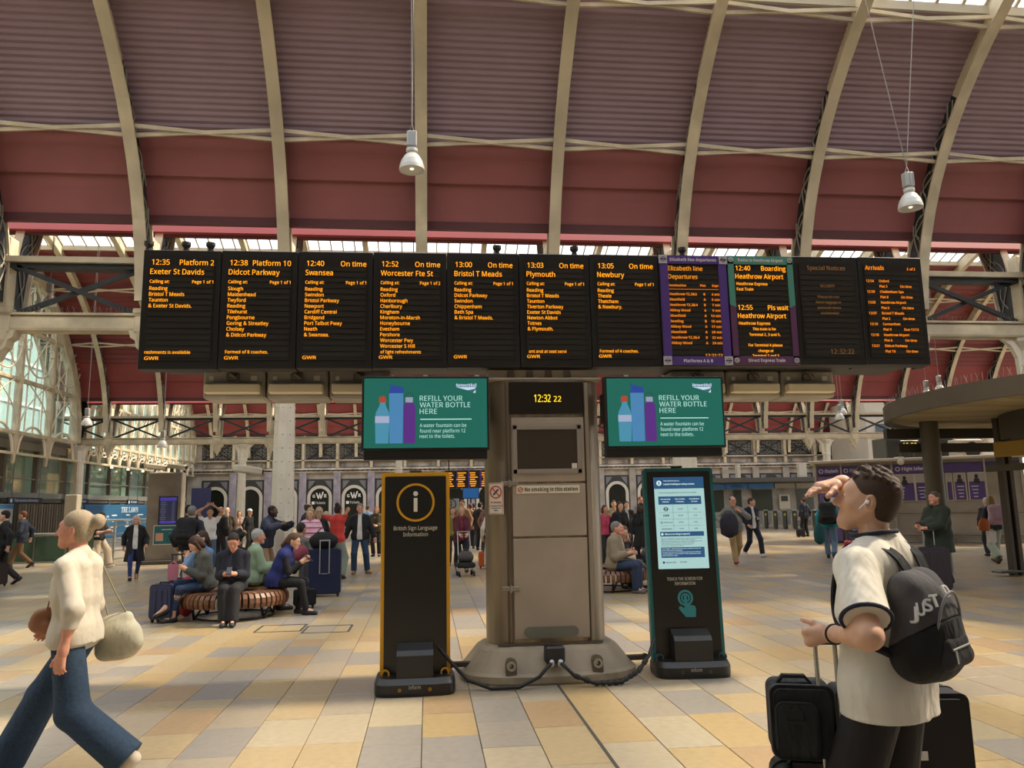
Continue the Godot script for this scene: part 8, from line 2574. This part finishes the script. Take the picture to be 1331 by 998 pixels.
func dress_foreground() -> void:
	# the man: shirt trims, earbud, wrist band, rucksack and cases
	var R: Transform3D = fg_man.transform
	var T: Transform3D = fg_man.get_meta("torso")
	var H: Transform3D = fg_man.get_meta("head")
	var ws: Array = fg_man.get_meta("wrists")
	var navy := cloth("#23283a")
	var ct := MB.new()
	ct.tube(arc3(T * Vector3(0, 0.262, -0.006), T.basis.x, (T.basis * Vector3(0, -0.12, 1)).normalized(), 0.083, 0, TAU, 28), 0.0085, 6, false)
	part("collar_trim", ct, navy, fg_man)
	var eb := MB.new()
	eb.ell(H * Vector3(0.083, -0.004, 0.0), Vector3(0.007, 0.009, 0.009)); eb.tube([H * Vector3(0.085, -0.006, 0.004), H * Vector3(0.084, -0.034, 0.022)], 0.0035, 6)
	part("earbud", eb, mat("#e6e6e6", 0.3), fg_man)
	var wb := MB.new()
	var el: Vector3 = fg_man.get_meta("elbows")[0]
	var ax: Vector3 = (ws[0] - el).normalized()
	var sx: Vector3 = ax.cross(Vector3.UP).normalized()
	wb.tube(arc3(ws[0] - ax * 0.015, sx, ax.cross(sx), 0.031, 0, TAU, 18), 0.007, 6, false)
	part("wristband", wb, mat("#151515", 0.6), fg_man)
	for k in 2:
		var shd: Vector3 = fg_man.get_meta("shoulders")[k]
		var elb: Vector3 = fg_man.get_meta("elbows")[k]
		var d := (elb - shd).normalized()
		var c := shd.lerp(elb, 0.765)
		var s1 := d.cross(Vector3.UP).normalized()
		var tr := MB.new()
		tr.tube(arc3(c, s1, d.cross(s1), 0.081, 0, TAU, 24), 0.008, 6, false)
		part("sleeve_trim", tr, navy, fg_man)
	# rucksack
	var o := thing("backpack", "black and grey rucksack with white lettering on the man in the white T-shirt", "backpack")
	o.transform = R * T * Transform3D(Basis(Vector3.UP, -0.12) * Basis(Vector3.BACK, -0.10), Vector3(0.05, -0.045, -0.185)).scaled_local(Vector3(0.8, 0.82, 0.78))
	var low := MB.new()
	var all: Array = [cone(Vector3(-0.06, 0.14, 0.03), Vector3(0.06, 0.14, 0.03), 0.075, 0.075), cone(Vector3(-0.1, -0.12, 0.01), Vector3(0.1, -0.12, 0.01), 0.1, 0.1), cone(Vector3(-0.09, -0.12, 0.02), Vector3(-0.055, 0.14, 0.03), 0.1, 0.075), cone(Vector3(0.09, -0.12, 0.02), Vector3(0.055, 0.14, 0.03), 0.1, 0.075), egg(Vector3(0, -0.03, -0.04), Vector3(0.15, 0.2, 0.09))]
	snet(low, all, 0.009, 0.05, [[Vector3(0, -0.03, 0), Vector3(0, 1, 0.55).normalized()]])
	part("lower_body", low, cloth("#151517"), o)
	var upb := MB.new()
	snet(upb, all, 0.009, 0.05, [[Vector3(0, -0.03, 0), Vector3(0, -1, -0.55).normalized()]])
	part("upper_panel", upb, cloth("#4a4849"), o)
	var pk := MB.new()
	snet(pk, [cone(Vector3(-0.07, -0.13, -0.1), Vector3(0.07, -0.13, -0.1), 0.045, 0.045), cone(Vector3(-0.06, -0.07, -0.1), Vector3(0.06, -0.07, -0.1), 0.036, 0.036)], 0.008, 0.03)
	part("front_pocket", pk, cloth("#2a292b"), o)
	var zp := MB.new()
	var arch := []
	for k in 15:
		var a := PI * k / 14.0
		arch.append(Vector3(cos(a) * 0.105, -0.08 + sin(a) * 0.22, -0.085 - 0.045 * sin(a) + (0.03 if k in [0, 14] else 0.0)))
	zp.tube(arch, 0.006, 6)
	part("zip", zp, mat("#7d7b7c", 0.5), o)
	var zl := MB.new(); zl.tube([Vector3(-0.07, -0.085, -0.138), Vector3(0.07, -0.085, -0.138)], 0.005, 6); zl.box(Vector3(0.06, -0.115, -0.145), Vector3(0.012, 0.05, 0.006))
	part("pocket_zip", zl, mat("#8a8884", 0.4, 0.3), o)
	var lt := MB.new()
	var word := "JUST D"
	for k in word.length():
		# each letter follows the curve of the bag's top
		var a := -1.3 + 0.25 * k
		var pos := Vector3(-sin(a) * 0.17, 0.05 + 0.014 * k, -0.015 - 0.112 * cos(a))
		var bb := Basis(Vector3.UP, PI + a) * Basis(Vector3.RIGHT, -0.42)
		if word[k] != " ": write(lt, word[k], Transform3D(bb, pos), 0.052, 0.5, 0.034, true, "Droid Sans", 0.012)
	part("lettering", lt, mat("#c9c7c2", 0.6), o)
	for k in [-1.0, 1.0]:
		var st := MB.new()
		var c3 := Curve3D.new()
		for q in [[0.06, 0.1, -0.16], [0.085, 0.19, -0.12], [0.105, 0.235, -0.03], [0.108, 0.215, 0.05], [0.1, 0.1, 0.105], [0.13, -0.02, 0.1], [0.2, -0.09, 0.02], [0.175, -0.14, -0.1], [0.09, -0.19, -0.16]]:
			c3.add_point(o.transform.affine_inverse() * (R * T * Vector3(k * q[0], q[1], q[2])))
		var bp: Array = []
		for q in 33:
			bp.append(c3.sample_baked(c3.get_baked_length() * q / 32.0, true))
		st.sweep(rect2(-0.03, -0.005, 0.03, 0.005), bp, Vector3.RIGHT)
		part("strap", st, cloth("#161618"), o)
	# soft cabin bag on a hard black case, held by its silver handle
	var c1 := suitcase("ribbed black hard case in front of the man, cut by the frame's lower edge", Vector3(1.44, 0, -2.99), -18, 0.27, 0.63, 0.22, "#161616", 3, 0.0)
	var bg := thing("cabin_bag", "black soft cabin bag stacked on the ribbed case before the man", "bag", Vector3(1.415, 0.655, -2.97), deg_to_rad(-18))
	var bm := MB.new(); bm.prism(rect2(-0.115, 0.01, 0.115, 0.275, 0.035), 0.15, at(0, 0, 0.075)); bm.prism(rect2(-0.103, 0.022, 0.103, 0.263, 0.03), 0.18, at(0, 0, 0.09))
	part("body", bm, cloth("#191a1b"), bg)
	var bf := MB.new(); bf.prism(rect2(-0.1, 0.03, 0.05, 0.22, 0.03), 0.03, at(0, 0, 0.108)); bf.prism(rect2(-0.09, 0.04, 0.04, 0.21, 0.025), 0.03, at(0, 0, 0.114))
	part("front_pocket", bf, cloth("#1e1f20"), bg)
	var bz := MB.new()
	var zq := rect2(-0.114, 0.012, 0.114, 0.272, 0.034)
	var zz := []
	for p in zq: zz.append(Vector3(p.x, p.y, 0.062))
	zz.append(zz[0])
	bz.tube(zz, 0.006, 5, false)
	part("zip", bz, mat("#3a3b3c", 0.4), bg)
	var bh := MB.new(); bh.sweep(rect2(-0.016, -0.006, 0.016, 0.006), [Vector3(-0.08, 0.275, 0.03), Vector3(-0.06, 0.30, 0.03), Vector3(0.02, 0.30, 0.03), Vector3(0.04, 0.275, 0.03)], Vector3(0, 0, 1))
	part("grab_handle", bh, mat("#121212", 0.6), bg)
	var bt := MB.new(); bt.prism(PackedVector2Array([Vector2(-0.025, 0), Vector2(0.025, 0), Vector2(0.025, 0.03), Vector2(0, 0.055), Vector2(-0.025, 0.03)]), 0.006, at(-0.03, 0.16, 0.122)); bt.box(Vector3(-0.03, 0.155, 0.12), Vector3(0.06, 0.012, 0.012))
	part("luggage_tab", bt, mat("#0f0f10", 0.5), bg)
	var th := MB.new()
	var hx := Basis(Vector3.UP, deg_to_rad(-18))
	for sx2 in [0.05, 0.12]: th.tube([Vector3(sx2, 0.35, 0.105), Vector3(sx2 - 0.005, 1.085, 0.09)], 0.0085, 8)
	part("trolley_handle", th, mat("#b3b0a8", 0.25, 0.7), c1)
	var tg := MB.new(); tg.box(Vector3(0.08, 1.09, 0.09), Vector3(0.12, 0.025, 0.03), Basis.IDENTITY, 0.01)
	part("grip", tg, mat("#1a1a1a", 0.5), c1)
	var c2 := suitcase("tall black suitcase with white label behind the man's legs", Vector3(2.03, 0, -3.34), -8, 0.51, 0.80, 0.28, "#191719", 0, 0.0, true)
	var lb := MB.new(); lb.box(Vector3(0.03, 0.56, 0.143), Vector3(0.045, 0.035, 0.004))
	part("white_label", lb, mat("#d5d3ce", 0.6), c2)
	var rt := MB.new(); rt.sweep(rect2(-0.012, -0.004, 0.012, 0.004), [Vector3(0.02, 0.79, 0.1), Vector3(0.025, 0.84, 0.1), Vector3(0.05, 0.84, 0.1), Vector3(0.055, 0.79, 0.12)], Vector3(0, 0, 1))
	part("red_tag", rt, mat("#c22a3f", 0.6), c2)
	var ly := thing("red_strap", "red webbing strap hanging from the cabin bag", "strap", Vector3(1.55, 0.66, -2.9))
	var lm := MB.new(); lm.sweep(rect2(-0.013, -0.003, 0.013, 0.003), [Vector3(-0.03, 0.05, 0.0), Vector3(0.02, 0.01, 0.03), Vector3(0.1, -0.04, 0.05)], Vector3(0.3, 1, 0))
	part("webbing", lm, mat("#a81d2d", 0.6), ly)
	# the woman's bags
	var wb2 := thing("canvas_shoulder_bag", "large slouchy cream canvas bag on the walking woman's far shoulder", "bag", Vector3(-2.04, 0.66, -5.55), deg_to_rad(-8))
	wb2.scale = Vector3.ONE * 0.82
	var cb := MB.new()
	snet(cb, [egg(Vector3(0.0, 0.17, 0), Vector3(0.19, 0.17, 0.12), Basis(Vector3.BACK, -0.25)), cone(Vector3(-0.1, 0.06, 0), Vector3(0.08, 0.1, 0), 0.08, 0.08), cone(Vector3(-0.11, 0.27, 0), Vector3(0.06, 0.33, 0), 0.05, 0.04), cone(Vector3(0.1, 0.2, 0.03), Vector3(0.16, 0.13, 0.03), 0.06, 0.05)], 0.01, 0.05)
	part("body", cb, cloth("#bdb79f"), wb2)
	var cs := MB.new(); cs.sweep(rect2(-0.012, -0.003, 0.012, 0.003), [Vector3(0.07, 0.33, 0), Vector3(-0.02, 0.52, 0.05), Vector3(-0.12, 0.76, 0.1), Vector3(-0.19, 0.88, 0.12), Vector3(-0.19, 0.66, 0.02), Vector3(-0.1, 0.3, -0.02)], Vector3(0.3, 0, 1))
	part("strap", cs, cloth("#7d7458"), wb2)
	var bb2 := thing("brown_shoulder_bag", "small tan leather bag swinging in front of the walking woman", "bag", Vector3(-2.41, 0.87, -5.3), deg_to_rad(10))
	bb2.scale = Vector3.ONE * 0.82
	var lbm := MB.new()
	snet(lbm, [cone(Vector3(-0.03, 0.06, 0), Vector3(0.04, 0.05, 0), 0.055, 0.06), cone(Vector3(-0.02, 0.14, 0), Vector3(0.04, 0.16, 0), 0.045, 0.04), cone(Vector3(-0.05, 0.11, 0), Vector3(-0.06, 0.08, 0), 0.03, 0.03)], 0.009, 0.04)
	part("body", lbm, mat("#8a5a3a", 0.55), bb2)
	var lst := MB.new(); lst.sweep(rect2(-0.009, -0.003, 0.009, 0.003), [Vector3(0.03, 0.18, 0.02), Vector3(0.07, 0.3, 0.1), Vector3(0.14, 0.46, 0.14), Vector3(0.22, 0.55, 0.1)], Vector3(0, 0, 1))
	part("strap", lst, mat("#7a5236", 0.6), bb2)

func _ready() -> void:
	set_view()
	build_roof()
	build_floor()
	build_walls()
	build_boards()
	build_people()
	build_things()
